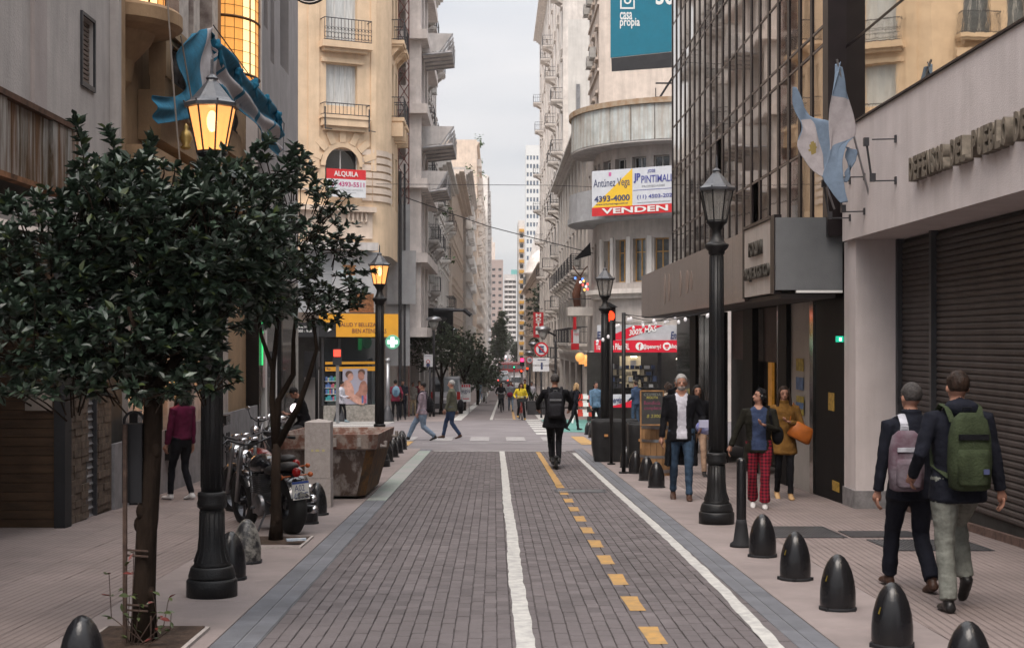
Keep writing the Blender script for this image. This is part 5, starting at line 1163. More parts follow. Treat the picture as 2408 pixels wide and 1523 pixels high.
# shop fronts under the canopy
gg = gz(30)-.5; BG = mat('shop_black', (.006, .006, .007), .55, 0, .3, 4, spec=.06)
def sf(name, m, ya, yb, z0=None, z1=2.34, x=4.9, d=.1): return part(root, EA, name, m, (x, x+d, ya, yb, (gz(yb)-.1) if z0 is None else z0, z1))
wpan = mat('shop_white_panel', (.34, .32, .30), .5, 0, .1, 2); mirc = mat('mirror_column', (.55, .53, .50), .12, 1, .2)
sf('black_glass_door', BG, 19.95, 21.7); sf('chrome_jamb', mirc, 21.71, 21.95, x=4.86); sf('white_shop_panel', wpan, 22.1, 23.5); sf('black_column', BG, 23.5, 24.2, x=4.82); sf('mirror_column', mirc, 24.25, 24.7)
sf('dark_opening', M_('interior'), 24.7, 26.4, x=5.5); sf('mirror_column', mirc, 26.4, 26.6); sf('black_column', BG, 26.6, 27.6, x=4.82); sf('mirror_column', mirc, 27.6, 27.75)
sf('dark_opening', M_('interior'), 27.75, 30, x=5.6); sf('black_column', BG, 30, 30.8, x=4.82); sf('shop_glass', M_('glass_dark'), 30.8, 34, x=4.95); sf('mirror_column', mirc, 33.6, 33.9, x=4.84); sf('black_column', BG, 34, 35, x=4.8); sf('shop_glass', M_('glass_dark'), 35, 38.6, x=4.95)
for ya, yb in ((24.75, 26.35), (27.8, 29.9)): sf('transom_shutter', mat('brown_shutter', (.07, .045, .04), .7, 0, .2, 5), ya, yb, 1.35, 2.33, x=5.0, d=.05)
sf('warm_light_strip', mat('warm_interior', (.6, .3, .06), .5, 0, .3, 4, emit=(1, .42, .06), es=.07), 28.2, 28.6, -.4, 1.3, x=5.5, d=.05)
for i, (ya, za, zb, nm) in enumerate(((22.5, 1.25, 1.45, 'yellow'), (22.5, .95, 1.15, 'blue'), (22.45, .55, .85, 'yellow'), (22.5, .15, .45, 'yellow'), (22.45, .65, .75, 'blue'))):
    part(root, EA, 'notice', mat('notice_'+nm, (.42, .33, .06) if nm == 'yellow' else (.10, .18, .34), .6, 0, .4, 14), (4.885-.003*i, 4.889-.003*i, ya, ya+.55, za, zb))
part(root, EA, 'orange_sticker', mat('sticker_orange', (.42, .26, .04), .5, 0, .4, 20), (4.89, 4.897, 20.5, 20.85, .72, .98), (4.89, 4.897, 20.2, 20.6, -.42, -.28))
ex = thing('exit_sign', 'small glowing green sign beside the white column', 'sign', (4.74, 20.0, PZ(797, 20)))
part(ex, EA, 'box', mat('exit_green', (.02, .35, .22), .5, 0, 0, emit=(.0, .65, .38), es=.3), (4.79, 4.89, 19.93, 19.98, PZ(804, 20), PZ(790, 20))); part(ex, EA, 'lit_figure', mat('exit_white', (.9, 1, .95), .5, 0, 0, emit=(.8, 1, .9), es=1.5), (4.83, 4.86, 19.922, 19.929, PZ(801, 20), PZ(794, 20)))
# ------------------------------------------------------------------ right: public office front (Y 5-19.9)
DP = mat('office_render', (.58, .52, .505), .85, 0, .06, 2, .25, 60, streak=.34, dirt=(.36, .31, .29))
root = thing('office_front', 'pale rendered office fascia over brown roller shutters with raised letters', 'building', (5.2, 12, gz(19)))
part(root, EA, 'fascia', DP, (4.83, 5.95, 4, 19.75, 3.11, 4.65)); part(root, EA, 'fascia_cap', mul, (4.80, 5.95, 4, 19.76, 4.652, 4.675))
part(root, EA, 'column', DP, (4.90, 5.50, 19.30, 19.93, gz(19.6)+.25, 3.108)); part(root, EA, 'column_plinth', mat('plinth_grey', (.21, .20, .20), .8, 0, .25, 6, .3), (4.88, 5.52, 19.28, 19.95, gz(19.6)-.1, gz(19.6)+.25))
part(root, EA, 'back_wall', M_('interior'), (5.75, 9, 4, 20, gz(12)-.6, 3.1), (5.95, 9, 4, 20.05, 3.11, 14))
SS = mat('shutter_brown', (.085, .070, .066), .55, .3, .2, 2.5, .15, 30, streak=.7, island=.2, dirt=(.045, .038, .035))
for ya, yb in ((17.82, 19.20), (7.0, 17.72)):
    b = MB(); Lh = (yb-ya)/2; b.add([(0,-Lh,0),(0,Lh,0),(-.018,Lh,.02),(-.018,-Lh,.02),(-.018,Lh,.05),(-.018,-Lh,.05),(0,Lh,.071),(0,-Lh,.071)], [(1,0,3,2),(2,3,5,4),(4,5,7,6)]); me = b.mesh('slat', SS)
    zz = gz(ya)-.02
    while zz < 3.05: inst(me, 'slat', root, Matrix.Translation((5.52, (ya+yb)/2, zz))); zz += .0745
    part(root, EA, 'shutter_back', M_('interior'), (5.53, 5.56, ya, yb, gz(18)-.1, 3.1))
    b = MB(); b.add([(x, y, gz(y)+z_) for x, y, z_ in ((5.47,ya,0),(5.53,ya,0),(5.53,yb,0),(5.47,yb,0),(5.47,ya,.09),(5.53,ya,.09),(5.53,yb,.09),(5.47,yb,.09))], [(0,3,2,1),(4,5,6,7),(0,1,5,4),(1,2,6,5),(2,3,7,6),(3,0,4,7)]); b.build('bottom_rail', mat('rail_rusty', (.14, .09, .075), .7, .2, .4, 9), root)
for y in (17.77, 19.25): part(root, EA, 'guide_rail', M_('dark_steel'), (5.44, 5.53, y-.045, y+.045, gz(y)-.05, 3.11))
part(root, EA, 'mirror_pane', mir2, (4.93, 4.95, 4, 19.98, 4.676, 5.83)); part(root, EA, 'mirror_pane', mir2, (4.93, 4.95, 4, 19.98, 5.87, 9.0)); part(root, EA, 'pane_joint', mul, (4.925, 4.951, 4, 19.98, 5.831, 5.869))
T = frame3((4.83, 19.75, 0), (0,-1,0), (-1,0,0)); BR = mat('letter_bronze', (.17, .145, .115), .55, .2, .3, 12, streak=.3)
x = 3.47; step = .1645
for ch_ in 'DEFENSOR DEL PUEBLO DE':
    if ch_ != ' ': text(ch_, T, x+.012, x+step-.012, 3.55, 3.82, BR, root, ext=.045, bold=.045, name='letter', y=-.05)
    x += step
for i, (y, z0_, z1_) in enumerate(((18.55, 3.42, 3.87), (17.1, 3.66, 4.16), (19.3, 3.40, 3.9))):   # wall lamp brackets
    rt = thing('wall_bracket', ['lower bent wall bracket under the flags', 'bent wall bracket nearest to the raised letters', 'wall bracket at the corner behind the flags'][i], 'bracket', (4.83, y, z0_), 'thin brackets on the office fascia')
    b = MB(); 
    for z_ in (z0_, z1_): b.tube([(4.83, y, z_), (4.55, y+.05, z_)], .009, 5); b.cb((4.82, y, z_), (.02, .05, .09))
    b.build('arm', M_('dark_steel'), rt); b = MB(); b.tube([(4.55, y+.05, z0_), (4.48, y+.05, z1_)], .014, 6); b.cb((4.56, y+.05, z0_+.04), (.06, .06, .1)); b.cb((4.48, y+.05, z1_-.03), (.06, .06, .1)); b.build('rod', M_('dark_steel'), rt)
# ------------------------------------------------------------------ flags
FB = mat('flag_pale_blue', (.16, .215, .29), .85, 0, .1, 12, .3, 160); FWt = mat('flag_white', (.36, .33, .34), .85, 0, .1, 12, .3, 160); TQ = mat('flag_turquoise', (.014, .145, .24), .85, 0, .2, 6, .4, 90); TW = mat('flag_cloth_white', (.46, .42, .42), .85, 0, .1, 6, .4, 90)
def cloth(name, A_, B_, parent, mats, stripes, fold=.03, nf=3, n=48, m=30, ph=0, axis=Vector((1,0,0))):
    """sheet between two edge lines (lists of points), striped across; folds push it in and out"""
    def at(P, t):
        t = t*(len(P)-1); i = min(int(t), len(P)-2); f = t-i; p0, p1, p2, p3 = P[max(i-1, 0)], P[i], P[i+1], P[min(i+2, len(P)-1)]
        return .5*((2*p1)+(-p0+p2)*f+(2*p0-5*p1+4*p2-p3)*f*f+(-p0+3*p1-3*p2+p3)*f**3)
    b = MB(); b.sm = True; vs = []
    for j in range(n+1):
        a, c = at(A_, j/n), at(B_, j/n)
        for i in range(m+1):
            t = i/m; p = a.lerp(c, t); k = fold*(math.sin(nf*math.pi*2*t+3*math.sin(j/n*5+ph)+ph)+.5*math.sin(j/n*17+t*9+ph))
            vs.append(p+axis*k)
    b.add(vs, [(j*(m+1)+i, j*(m+1)+i+1, (j+1)*(m+1)+i+1, (j+1)*(m+1)+i) for j in range(n) for i in range(m)])
    for f in range(len(b.m)): b.m[f] = stripes((f % m)/m, (f//m)/n)
    o = b.build(name, mats, parent); md = o.modifiers.new('s', 'SOLIDIFY'); md.thickness = .004
    return o
Pt = lambda xd, yd, Y: Vector((PX(xd, Y), Y, PZ(yd, Y)))
fl = thing('national_flag', 'pale blue and white flag on the pole nearer the letters, hanging in long folds', 'flag', tuple(Pt(2045, 460, 18.3)))
b = MB(); b.tube([Pt(2046, 468, 18.4), Pt(2005, 310, 18.2), Pt(1968, 140, 18.0)], .014, 8); b.build('pole', M_('steel'), fl)
cloth('cloth', [Pt(1969,145,18.0), Pt(1958,230,18.0), Pt(1945,330,18.0), Pt(1942,400,18.0), Pt(1948,440,18.0), Pt(1985,478,18.0)],
      [Pt(1974,160,18.05), Pt(1998,240,18.1), Pt(2010,310,18.1), Pt(1992,340,18.05), Pt(1985,400,18.0), Pt(1992,470,18.0)], fl, [FB, FWt], lambda u, v: 0 if v < .17 or v > .44 else 1, .03, 1, ph=.4)
cloth('cloth_tail', [Pt(1985,345,18.15), Pt(1990,390,18.15), Pt(1988,428,18.15)], [Pt(2013,352,18.15), Pt(2012,372,18.15), Pt(1990,430,18.15)], fl, [FB, FWt], lambda u, v: 0, .02, 1, 16, 12)
fl = thing('national_flag', 'pale blue and white flag with a sun emblem on the farther pole', 'flag', tuple(Pt(1960, 490, 19.6)))
b = MB(); b.tube([Pt(1962, 492, 19.6), Pt(1930, 400, 19.4), Pt(1866, 205, 19.2)], .014, 8); b.build('pole', M_('steel'), fl)
cloth('cloth', [Pt(1867,205,19.1), Pt(1874,270,19.1), Pt(1880,330,19.1), Pt(1900,385,19.1), Pt(1938,420,19.1)], [Pt(1869,206,19.15), Pt(1905,270,19.2), Pt(1950,290,19.2), Pt(1955,350,19.2), Pt(1950,415,19.15)], fl, [FB, FWt, mat('flag_sun', (.26, .20, .07), .8)],
      lambda u, v: 2 if (u-.25)**2+((v-.62)*1.3)**2 < .007 else (0 if (u > .62 or u+v*.2 < .1) or v < .3 or v > .93 else 1), .035, 1.3, ph=1.3)
fl = thing('draped_flag', 'huge turquoise and white flag draped and knotted along the ornate balcony', 'flag', (-4.6, 24, 5))
XF_ = -4.72
def Q(xd, yd, off=0):
    Y = -(XF_+off)*F/(1163-xd); return Vector((XF_+off, Y, PZ(yd, Y)))
st3 = lambda u, v: 1 if .66 < u < .98 and v < .72 else 0
cloth('hanging_tail', [Q(450,80), Q(414,118), Q(418,150), Q(428,185), Q(432,212), Q(420,226), Q(392,228), Q(362,224)], [Q(502,62), Q(503,110), Q(498,150), Q(492,195), Q(484,235), Q(462,270), Q(420,284), Q(366,292)], fl, [TQ, TW], st3, .028, 1.6, 60, 36)
stB = lambda u, v: 1 if .38 < u < .80 and not (.12 < (v*5.2) % 1 < .24) else 0
cloth('swag', [Q(500,70), Q(515,95), Q(540,128), Q(570,160), Q(598,192), Q(625,230), Q(650,262), Q(663,300)], [Q(500,150), Q(500,210), Q(520,230), Q(560,262), Q(600,300), Q(615,330), Q(640,350), Q(658,372)], fl, [TQ, TW], stB, .06, 2.4, 90, 40, 2.0)
for xd, yd in ((512, 108), (560, 170), (598, 200), (628, 238), (655, 275)):
    b = MB(); b.sm = True; p = Q(xd, yd, .05); b.ell(p, (.07, .12, .09), 22, 14, Matrix.Rotation(xd, 3, 'X')); b.ell(p+Vector((.03, .07, -.12)), (.03, .05, .15), 14, 10, Matrix.Rotation(.4, 3, 'X')); b.v = [tuple(Vector(v)+(Vector(v)-p)*(.7*noise.noise(Vector(v)*13)+.25*noise.noise(Vector(v)*31))) for v in b.v]; b.build('knot', TQ, fl)
b = MB(); b.tube([Q(502, 60, -.1), Q(668, 290, -.1), Q(665, 380, -.1)], .012, 5); b.build('cord', M_('dark_steel'), fl)
# ------------------------------------------------------------------ left near buildings
GPm = M_('grey_plaster'); XL = -5.1
root = thing('plaster_building', 'plain grey plaster building with a rusty corrugated marquee', 'building', (XL-1, 13, gz(19)))
T = frame3((XL, 6, 0), (0,1,0), (1,0,0)); W = 19.1-6
b = MB(); b.T = T; wallgrid(b, W, 3.0, 12, [(11.55-.0, 12.05, 4.95, 5.75)], .12); b.quad((W,0,3),(W,8,3),(W,8,12),(W,0,12)); b.build('upper_wall', GPm, root)
part(root, T, 'pilaster', mat('plaster_pink', (.40, .345, .325), .85, 0, .1, 1.5, .2, 30, streak=.2), (PX(0,1)*0+9.62, 10.05, -.05, -.001, 3.1, 12))
b = MB(); b.T = T; b.box(11.5, 12.1, -.03, -.001, 4.88, 4.94); b.box(11.5, 12.1, -.03, -.001, 5.76, 5.80); b.box(11.50, 11.54, -.03, -.001, 4.94, 5.76); b.box(12.06, 12.1, -.03, -.001, 4.94, 5.76); b.build('vent_frame', M_('dark_steel'), root)
for k in range(13): part(root, T, 'vent_slat', mat('vent_brown', (.15, .11, .09), .8, 0, .2), (11.56, 12.04, .04, .10, 4.97+k*.06, 5.01+k*.06))
part(root, T, 'drain_pipe', GPm, (12.85, 12.98, -.12, -.001, 3.1, 12))
# ground floor: recess with brown slatted wall facing the street end, stone cladding, roller shutter
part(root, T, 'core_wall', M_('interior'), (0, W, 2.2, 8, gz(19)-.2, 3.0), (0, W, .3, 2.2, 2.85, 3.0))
wd = mat('brown_slats', (.062, .034, .018), .75, 0, .3, 3, .3, 30, aniso=(1, 1, 5))
b = MB(); b.box(-.92, .92, -.03, .0, -.05, .05); me = b.mesh('slat', wd)
zz = gz(16.8)+.05
while zz < 2.9: inst(me, 'slat', root, Matrix.Translation((XL-.95, 16.83, zz))); zz += .107
part(root, EA, 'slat_backing', M_('black_matt'), (XL-2.2, XL-.02, 16.84, 16.9, gz(17)-.1, 2.9)); part(root, EA, 'dark_post', M_('black_matt'), (XL-.08, XL+.05, 16.72, 16.98, gz(17)-.1, 2.95))
clad = mat('stone_cladding', (.11, .08, .06), .85, 0, .35, 7, .7, 18, streak=.2)
r = random.Random(12); 
part(root, EA, 'wall_backing', clad, (XL-.3, XL-.04, 16.98, 17.86, gz(17.9)-.1, 2.95), (XL-.3, XL-.04, 18.32, 19.08, gz(19.1)-.1, 2.95))
b = MB(); b.box(-.03, .03, -.147, .147, -.042, .042); me = b.mesh('stone', clad)
for row in range(42):
    z_ = gz(17.5)+.05+row*.088
    if z_ > 2.9: break
    for y in (17.15, 17.45, 17.73, 18.48, 18.78): inst(me, 'stone', root, Matrix.Translation((XL-.045+r.uniform(-.01, .015), y+(.0 if row % 2 else .04), z_)))
b = MB(); b.add([(0,-.21,0),(0,.21,0),(-.02,.21,.025),(-.02,-.21,.025),(-.02,.21,.075),(-.02,-.21,.075),(0,.21,.096),(0,-.21,.096)], [(0,1,2,3),(3,2,4,5),(5,4,6,7)]); me = b.mesh('shutter_slat', mat('shutter_grey', (.20, .19, .19), .5, .2, .15, 3))
zz = gz(18)
while zz < 2.85: inst(me, 'shutter_slat', root, Matrix.Translation((XL-.06, 18.09, zz))); zz += .102
part(root, EA, 'shutter_backing', M_('interior'), (XL-.3, XL-.1, 17.86, 18.32, gz(18.3)-.1, 2.95)); part(root, EA, 'shutter_guide', M_('dark_steel'), (XL-.1, XL-.02, 17.84, 17.875, gz(18)-.05, 2.95), (XL-.1, XL-.02, 18.305, 18.34, gz(18.3)-.05, 2.95))
# marquee
mq = mat('marquee_rust', (.34, .33, .31), .75, .1, 1, 1.9, .3, 20, streak=.85, col2=(.085, .055, .03), dirt=(.16, .06, .015), aniso=(1, 3.5, .3), sharp=.14, island=.35)
X1 = -4.32; r = random.Random(6); y = 8.0
while y < 14.45:
    w_ = .215; dx = .0 if int(y*10) % 2 else .035
    part(root, EA, 'fascia_panel', mq, (X1-.04, X1+dx, y, y+w_-.01, 3.22, 3.87)); y += w_
part(root, EA, 'fascia_cap', mat('rust_dark', (.10, .05, .03), .8, 0, .4, 5), (X1-.06, X1+.06, 7.9, 14.5, 3.875, 3.93)); part(root, EA, 'fascia_drip', mat('rust_orange2', (.24, .11, .05), .8, 0, .5, 4), (X1-.06, X1+.05, 7.9, 14.5, 3.165, 3.215)); part(root, EA, 'marquee_deck', M_('interior'), (XL, X1-.07, 7.9, 14.5, 3.2, 3.3), (XL, X1-.07, 14.42, 14.5, 3.31, 3.87))
root = thing('pasted_notice', 'blank pale paper pasted on the brown slatted wall', 'notice', (XL-1, 16.75, 0)); part(root, EA, 'paper', mat('paper_pale', (.24, .20, .17), .8), (PX(58, 16.75), PX(122, 16.75), 16.765, 16.775, PZ(965, 16.75), PZ(915, 16.75)))
# ornate theatre front
BE = mat('ornate_beige', (.36, .235, .135), .85, 0, .15, 2, .3, 25, streak=.4, dirt=(.14, .09, .055)); MBm = mat('marble_veined', (.50, .44, .40), .35, 0, 1, 3.5, spec=.5, col2=(.16, .12, .11))
root = thing('theatre_front', 'ornate beige front with glowing curved bay windows, marble pilasters and stone balcony', 'building', (XL, 25, gz(30)-.1))
T = frame3((XL, 19.1, 0), (0,1,0), (1,0,0)); W = 30.6-19.1
part(root, T, 'wall', BE, (.001, W, .25, 8, gz(30)-.3, 13)); part(root, T, 'corner_pier', BE, (.0, .35, -.05, .249, 3.2, 13))
for a, c in ((3.9, 4.6), (5.0, 5.5), (6.6, 7.1)): part(root, T, 'marble_pilaster', MBm, (a, c, .0, .249, 5.6, 13))
glow = mat('bay_glass_lit', (.8, .4, .1), .4, 0, .35, 1.2, emit=(1.0, .40, .09), es=.42, aniso=(1, 1, .3)); glow2 = mat('bay_glass_hot', (1, .7, .35), .4, 0, 0, emit=(1, .62, .26), es=.9); brz = mat('bronze_bar', (.12, .06, .02), .5, .4, .2)
def bay(yc, rad_, zb_, zt_, corb):
    c = T @ Vector((yc, 0.35, 0)); n = 12; m_ = MB(); m_.sm = True
    P = lambda i, z_, rr_=rad_: (c.x+rr_*.75*math.sin(math.pi*i/n), c.y-rr_*math.cos(math.pi*i/n), z_)
    for i in range(n):
        g_ = MB(); g_.quad(P(i, zb_), P(i+1, zb_), P(i+1, zt_), P(i, zt_)); g_.build('lit_pane', glow2 if i in (3, 4) else glow, root)
    b = MB()
    for i in range(0, n+1): b.tube([P(i, zb_, rad_+.015), P(i, zt_, rad_+.015)], .016 if i % 4 == 0 else .006, 4)
    z_ = zb_
    while z_ < zt_: b.tube([P(i, z_, rad_+.015) for i in range(n+1)], .03 if int(round((z_-zb_)/.22)) % 5 == 0 else .006, 4, cap=False); z_ += .22
    b.build('glazing_bars', brz, root, kind='stuff')
    b = MB()
    if corb:
        prof = [(.12, -1.15), (.25, -1.0), (.3, -.7), (.55, -.45), (.62, -.32), (.95, -.28), (1.05, -.22), (1.05, -.05), (1.0, 0)]
        b.lathe([(rad_*p, zb_+q) for p, q in prof], 56, (c.x, c.y, 0)); b.build('bay_corbel', BE, root)
bay(1.35, .9, 6.45, 12, True); bay(9.6, .9, 7.0, 12, False)
# balcony with balusters between the bays
part(root, T, 'balcony_floor', BE, (2.2, 8.6, -.16, .24, 5.25, 5.5), (2.2, 8.6, -.1, .24, 4.75, 5.249)); part(root, T, 'balcony_rail', BE, (2.2, 8.6, -.20, .07, 6.38, 6.54), (2.2, 8.6, -.14, .04, 6.28, 6.379)); part(root, T, 'balcony_base', BE, (2.2, 8.6, -.16, .06, 5.501, 5.7))
for xx in (2.2, 4.6, 7.0): part(root, T, 'balcony_pier', BE, (xx, xx+.4, -.18, .08, 5.701, 6.279))
for k in range(14):
    xx = 2.85+k*.42
    if any(abs(xx-q) < .3 for q in (4.8, 7.2)): continue
    b = MB(); b.sm = True; b.lathe([(.10,0),(.10,.05),(.06,.08),(.115,.22),(.10,.32),(.05,.46),(.075,.5),(.09,.54),(.09,.58)], 12, tuple(T @ Vector((xx, -.05, 5.7)))); b.build('baluster', mat('baluster_dark', (.11, .095, .09), .7, 0, .3, 8), root)
part(root, T, 'lower_cornice', BE, (.55, 11, -.35, .249, 4.15, 4.45), (.55, 11, -.2, .249, 3.9, 4.15)); part(root, T, 'door_hood', BE, (0, 3.2, -.5, -.351, 3.6, 4.3))
b = MB(); b.sm = True; b.lathe([(.05,0),(.09,.03),(.05,.07),(.10,.16),(.07,.26),(.03,.30),(.04,.34),(0,.40)], 14, tuple(T @ Vector((2.1, -.5, PZ(352, 21.2))))); b.build('gilt_finial', mat('gilt', (.45, .30, .10), .35, .6, .2), root)
for k in (0, 1):   # slack cables
    b = MB(); b.tube([T @ Vector((.55+k*1.2, -.5, 7.6-k*1.4)), T @ Vector((1.1+k*1.3, -.55, 5.2)), T @ Vector((1.6+k*1.3, -.6, 3.4))], .012, 5); tag(b.build('slack_cable', mat('cable_pale', (.35, .30, .26), .7)), ['pale slack cable hanging nearest the grey plaster wall', 'pale slack cable hanging beside the draped flag'][k], 'cable')
# ground floor of the theatre: marble bays, dark openings, poster cases, wall lamps
for a, c in ((.9, 2.1), (3.3, 4.5), (5.3, 6.6), (7.4, 8.4)): part(root, T, 'marble_panel', MBm, (a, c, .05, .249, gz(26)+.4, 3.85)); 
for a, c in ((.15, .75), (2.2, 3.2), (4.6, 5.2), (6.7, 7.3)): part(root, T, 'dark_doorway', M_('interior'), (a, c, .10, .249, gz(30), 3.6))
part(root, T, 'stone_skirting', mat('skirting_grey', (.24, .23, .235), .6, 0, .2, 4), (0, W, .0, .049, gz(30)-.2, .35))
part(root, T, 'poster_case', M_('black_gloss'), (.75, 1.0, -.12, -.001, gz(20), .75), (2.9, 3.3, -.12, -.001, gz(22)+.5, .35), (6.0, 6.4, -.12, -.001, gz(25)+.9, .5), (7.2, 7.6, -.14, -.001, gz(26)+.9, .35))
for a, za in ((3.05, 1.1), (1.6, 1.0), (5.9, 1.1)):
    b = MB(); b.sm = True; c = T @ Vector((a, -.15, za)); b.lathe([(.03,-.15),(.07,-.05),(.08,.1),(.03,.16)], 12, tuple(c)); b.build('wall_lantern', mat('sconce_lit', (1, .6, .2), .4, 0, 0, emit=(1, .42, .09), es=2), root)
    ld = bpy.data.lights.new('wall_lantern_light', 'POINT'); ld.energy = 4; ld.color = (1, .5, .18); ld.shadow_soft_size = .12; lo = bpy.data.objects.new('wall_lantern_light', ld); COL.objects.link(lo); lo.location = c+Vector((.25, 0, 0))
b = MB(); b.T = T
for xx in (7.75, 7.95):
    b.tube([(xx, -.05, -1.2), (xx, -.05, .0)], .015, 5)
for z_ in (-1.1, -1.0, -.9, -.8, -.35, -.25, -.15): b.tube([(7.6, -.05, z_), (8.1, -.05, z_)], .018, 5)
b.build('iron_ladder', M_('black_iron'), root)
# plain grey building before the crossing
root = thing('grey_building', 'grey rendered building with a zigzag line of slit windows', 'building', (XL, 34, gz(38)-.1))
T = frame3((XL, 30.62, 0), (0,1,0), (1,0,0)); W = 36.9-30.62
hs = [(.9, 1.5, PZ(85, 31.8), 13), (1.9, 2.5, PZ(30, 33)-.6, 13), (3.2, 4.3, PZ(135, 34.5), 13)]
hs = [(.8, 1.35, 8.7, 12.5), (1.75, 2.3, 8.1, 12.5), (3.2, 4.6, 8.3, 12.5)]
b = MB(); b.T = T; wallgrid(b, W, 3.2, 13, hs, .5); b.quad((W,0,3.2),(W,8,3.2),(W,8,13),(W,0,13)); b.build('upper_wall', mat('grey_render', (.30, .275, .27), .85, 0, .1, 1.5, .2, 25, streak=.3), root)
for hx in hs: window(root, T, *hx, d=.5, style='plain', glass=M_('glass_dark'), fr=FRB)
part(root, T, 'white_conduit', M_('stone_white'), (.12, .22, -.06, -.001, 6, 9.6)); part(root, T, 'core', M_('interior'), (0, W, 1.0, 8, gz(37)-.2, 3.2))
for a, c, m in ((.05, .35, M_('black_gloss')), (.9, 1.15, M_('stone_white')), (1.15, 2.4, M_('glass_mid')), (2.4, 2.6, M_('stone_white')), (3.3, 3.5, M_('black_gloss')), (3.5, 5.2, M_('glass_dark')), (5.6, 6.2, M_('granite_shop'))): part(root, T, 'shop_pier', m, (a, c, -.02, .3, gz(37)-.2, 3.19))
part(root, T, 'shop_base', mat('pink_granite', (.30, .17, .14), .4, 0, .3, 12), (.4, 3.3, -.04, -.021, gz(37)-.2, gz(33)+.45)); part(root, T, 'paper_notice', mat('notice_pink', (.42, .30, .28), .7, 0, .3, 12), (.5, .85, -.03, -.0215, .7, 1.9)); part(root, T, 'green_neon', M_('tube_green'), (.33, .36, -.06, -.03, 1.2, 2.3))
sg2 = thing('oval_sign', 'dark oval hanging sign with white letters cut by the top edge', 'sign', (PX(728, 31), 31, PZ(-40, 31)))
b = MB(); b.lathe([(1,-.05),(1,.05)], 32, (PX(728,31), 31, PZ(-52,31)), M=Matrix(((.50,0,0),(0,0,1),(0,.58,0)))); b.build('panel', M_('black_matt'), sg2)
b = MB(); b.lathe([(.93,-.004),(.96,-.004),(.96,.004),(.93,.004),(.93,-.004)], 32, (PX(728,31), 30.94, PZ(-52,31)), cap=False, M=Matrix(((.50,0,0),(0,0,1),(0,.58,0)))); b.build('rim_print', WH, sg2)
T = frame3((PX(728,31), 30.94, 0), (1,0,0), (0,-1,0)); text('CAFE', T, -.3, .3, PZ(-2, 31), PZ(-20, 31), WH, sg2)
b = MB(); b.tube([(PX(728,31), 31, PZ(-52,31)), (XL, 31, PZ(-60,31))], .03, 6); b.build('bracket', M_('dark_steel'), sg2)
# ------------------------------------------------------------------ motorcycles
def spoked(b_t, b_r, c, R_, w_, sp):
    b_t.sm = True; b_t.lathe([(R_-w_*.9,-w_*.45),(R_-w_*.3,-w_*.5),(R_,-w_*.25),(R_+.003,0),(R_,w_*.25),(R_-w_*.3,w_*.5),(R_-w_*.9,w_*.45)], 32, c, cap=False, M=Matrix.Rotation(rad(90), 3, 'Y'))
    b_r.lathe([(R_-w_*.9,-w_*.4),(R_-w_*.95-.02,-w_*.3),(R_-w_*.95-.02,w_*.3),(R_-w_*.9,w_*.4)], 32, c, cap=False, M=Matrix.Rotation(rad(90), 3, 'Y')); b_r.lathe([(.045,-.07),(.055,-.03),(.055,.03),(.045,.07)], 14, c, M=Matrix.Rotation(rad(90), 3, 'Y'))
    for i in range(sp):
        a = 2*math.pi*i/sp
        for da in (-.09, .09): b_r.tube([(c[0], c[1]+.05*math.cos(a), c[2]+.05*math.sin(a)), (c[0], c[1]+(R_-w_)*math.cos(a+da), c[2]+(R_-w_)*math.sin(a+da))], .012, 5)
BK = mat('bike_black', (.013, .013, .016), .18, .1, .1, spec=.7, coat=.5); TL = mat('tail_red', (.16, .006, .006), .2, 0, .1, emit=(.8, .02, .02), es=.02)
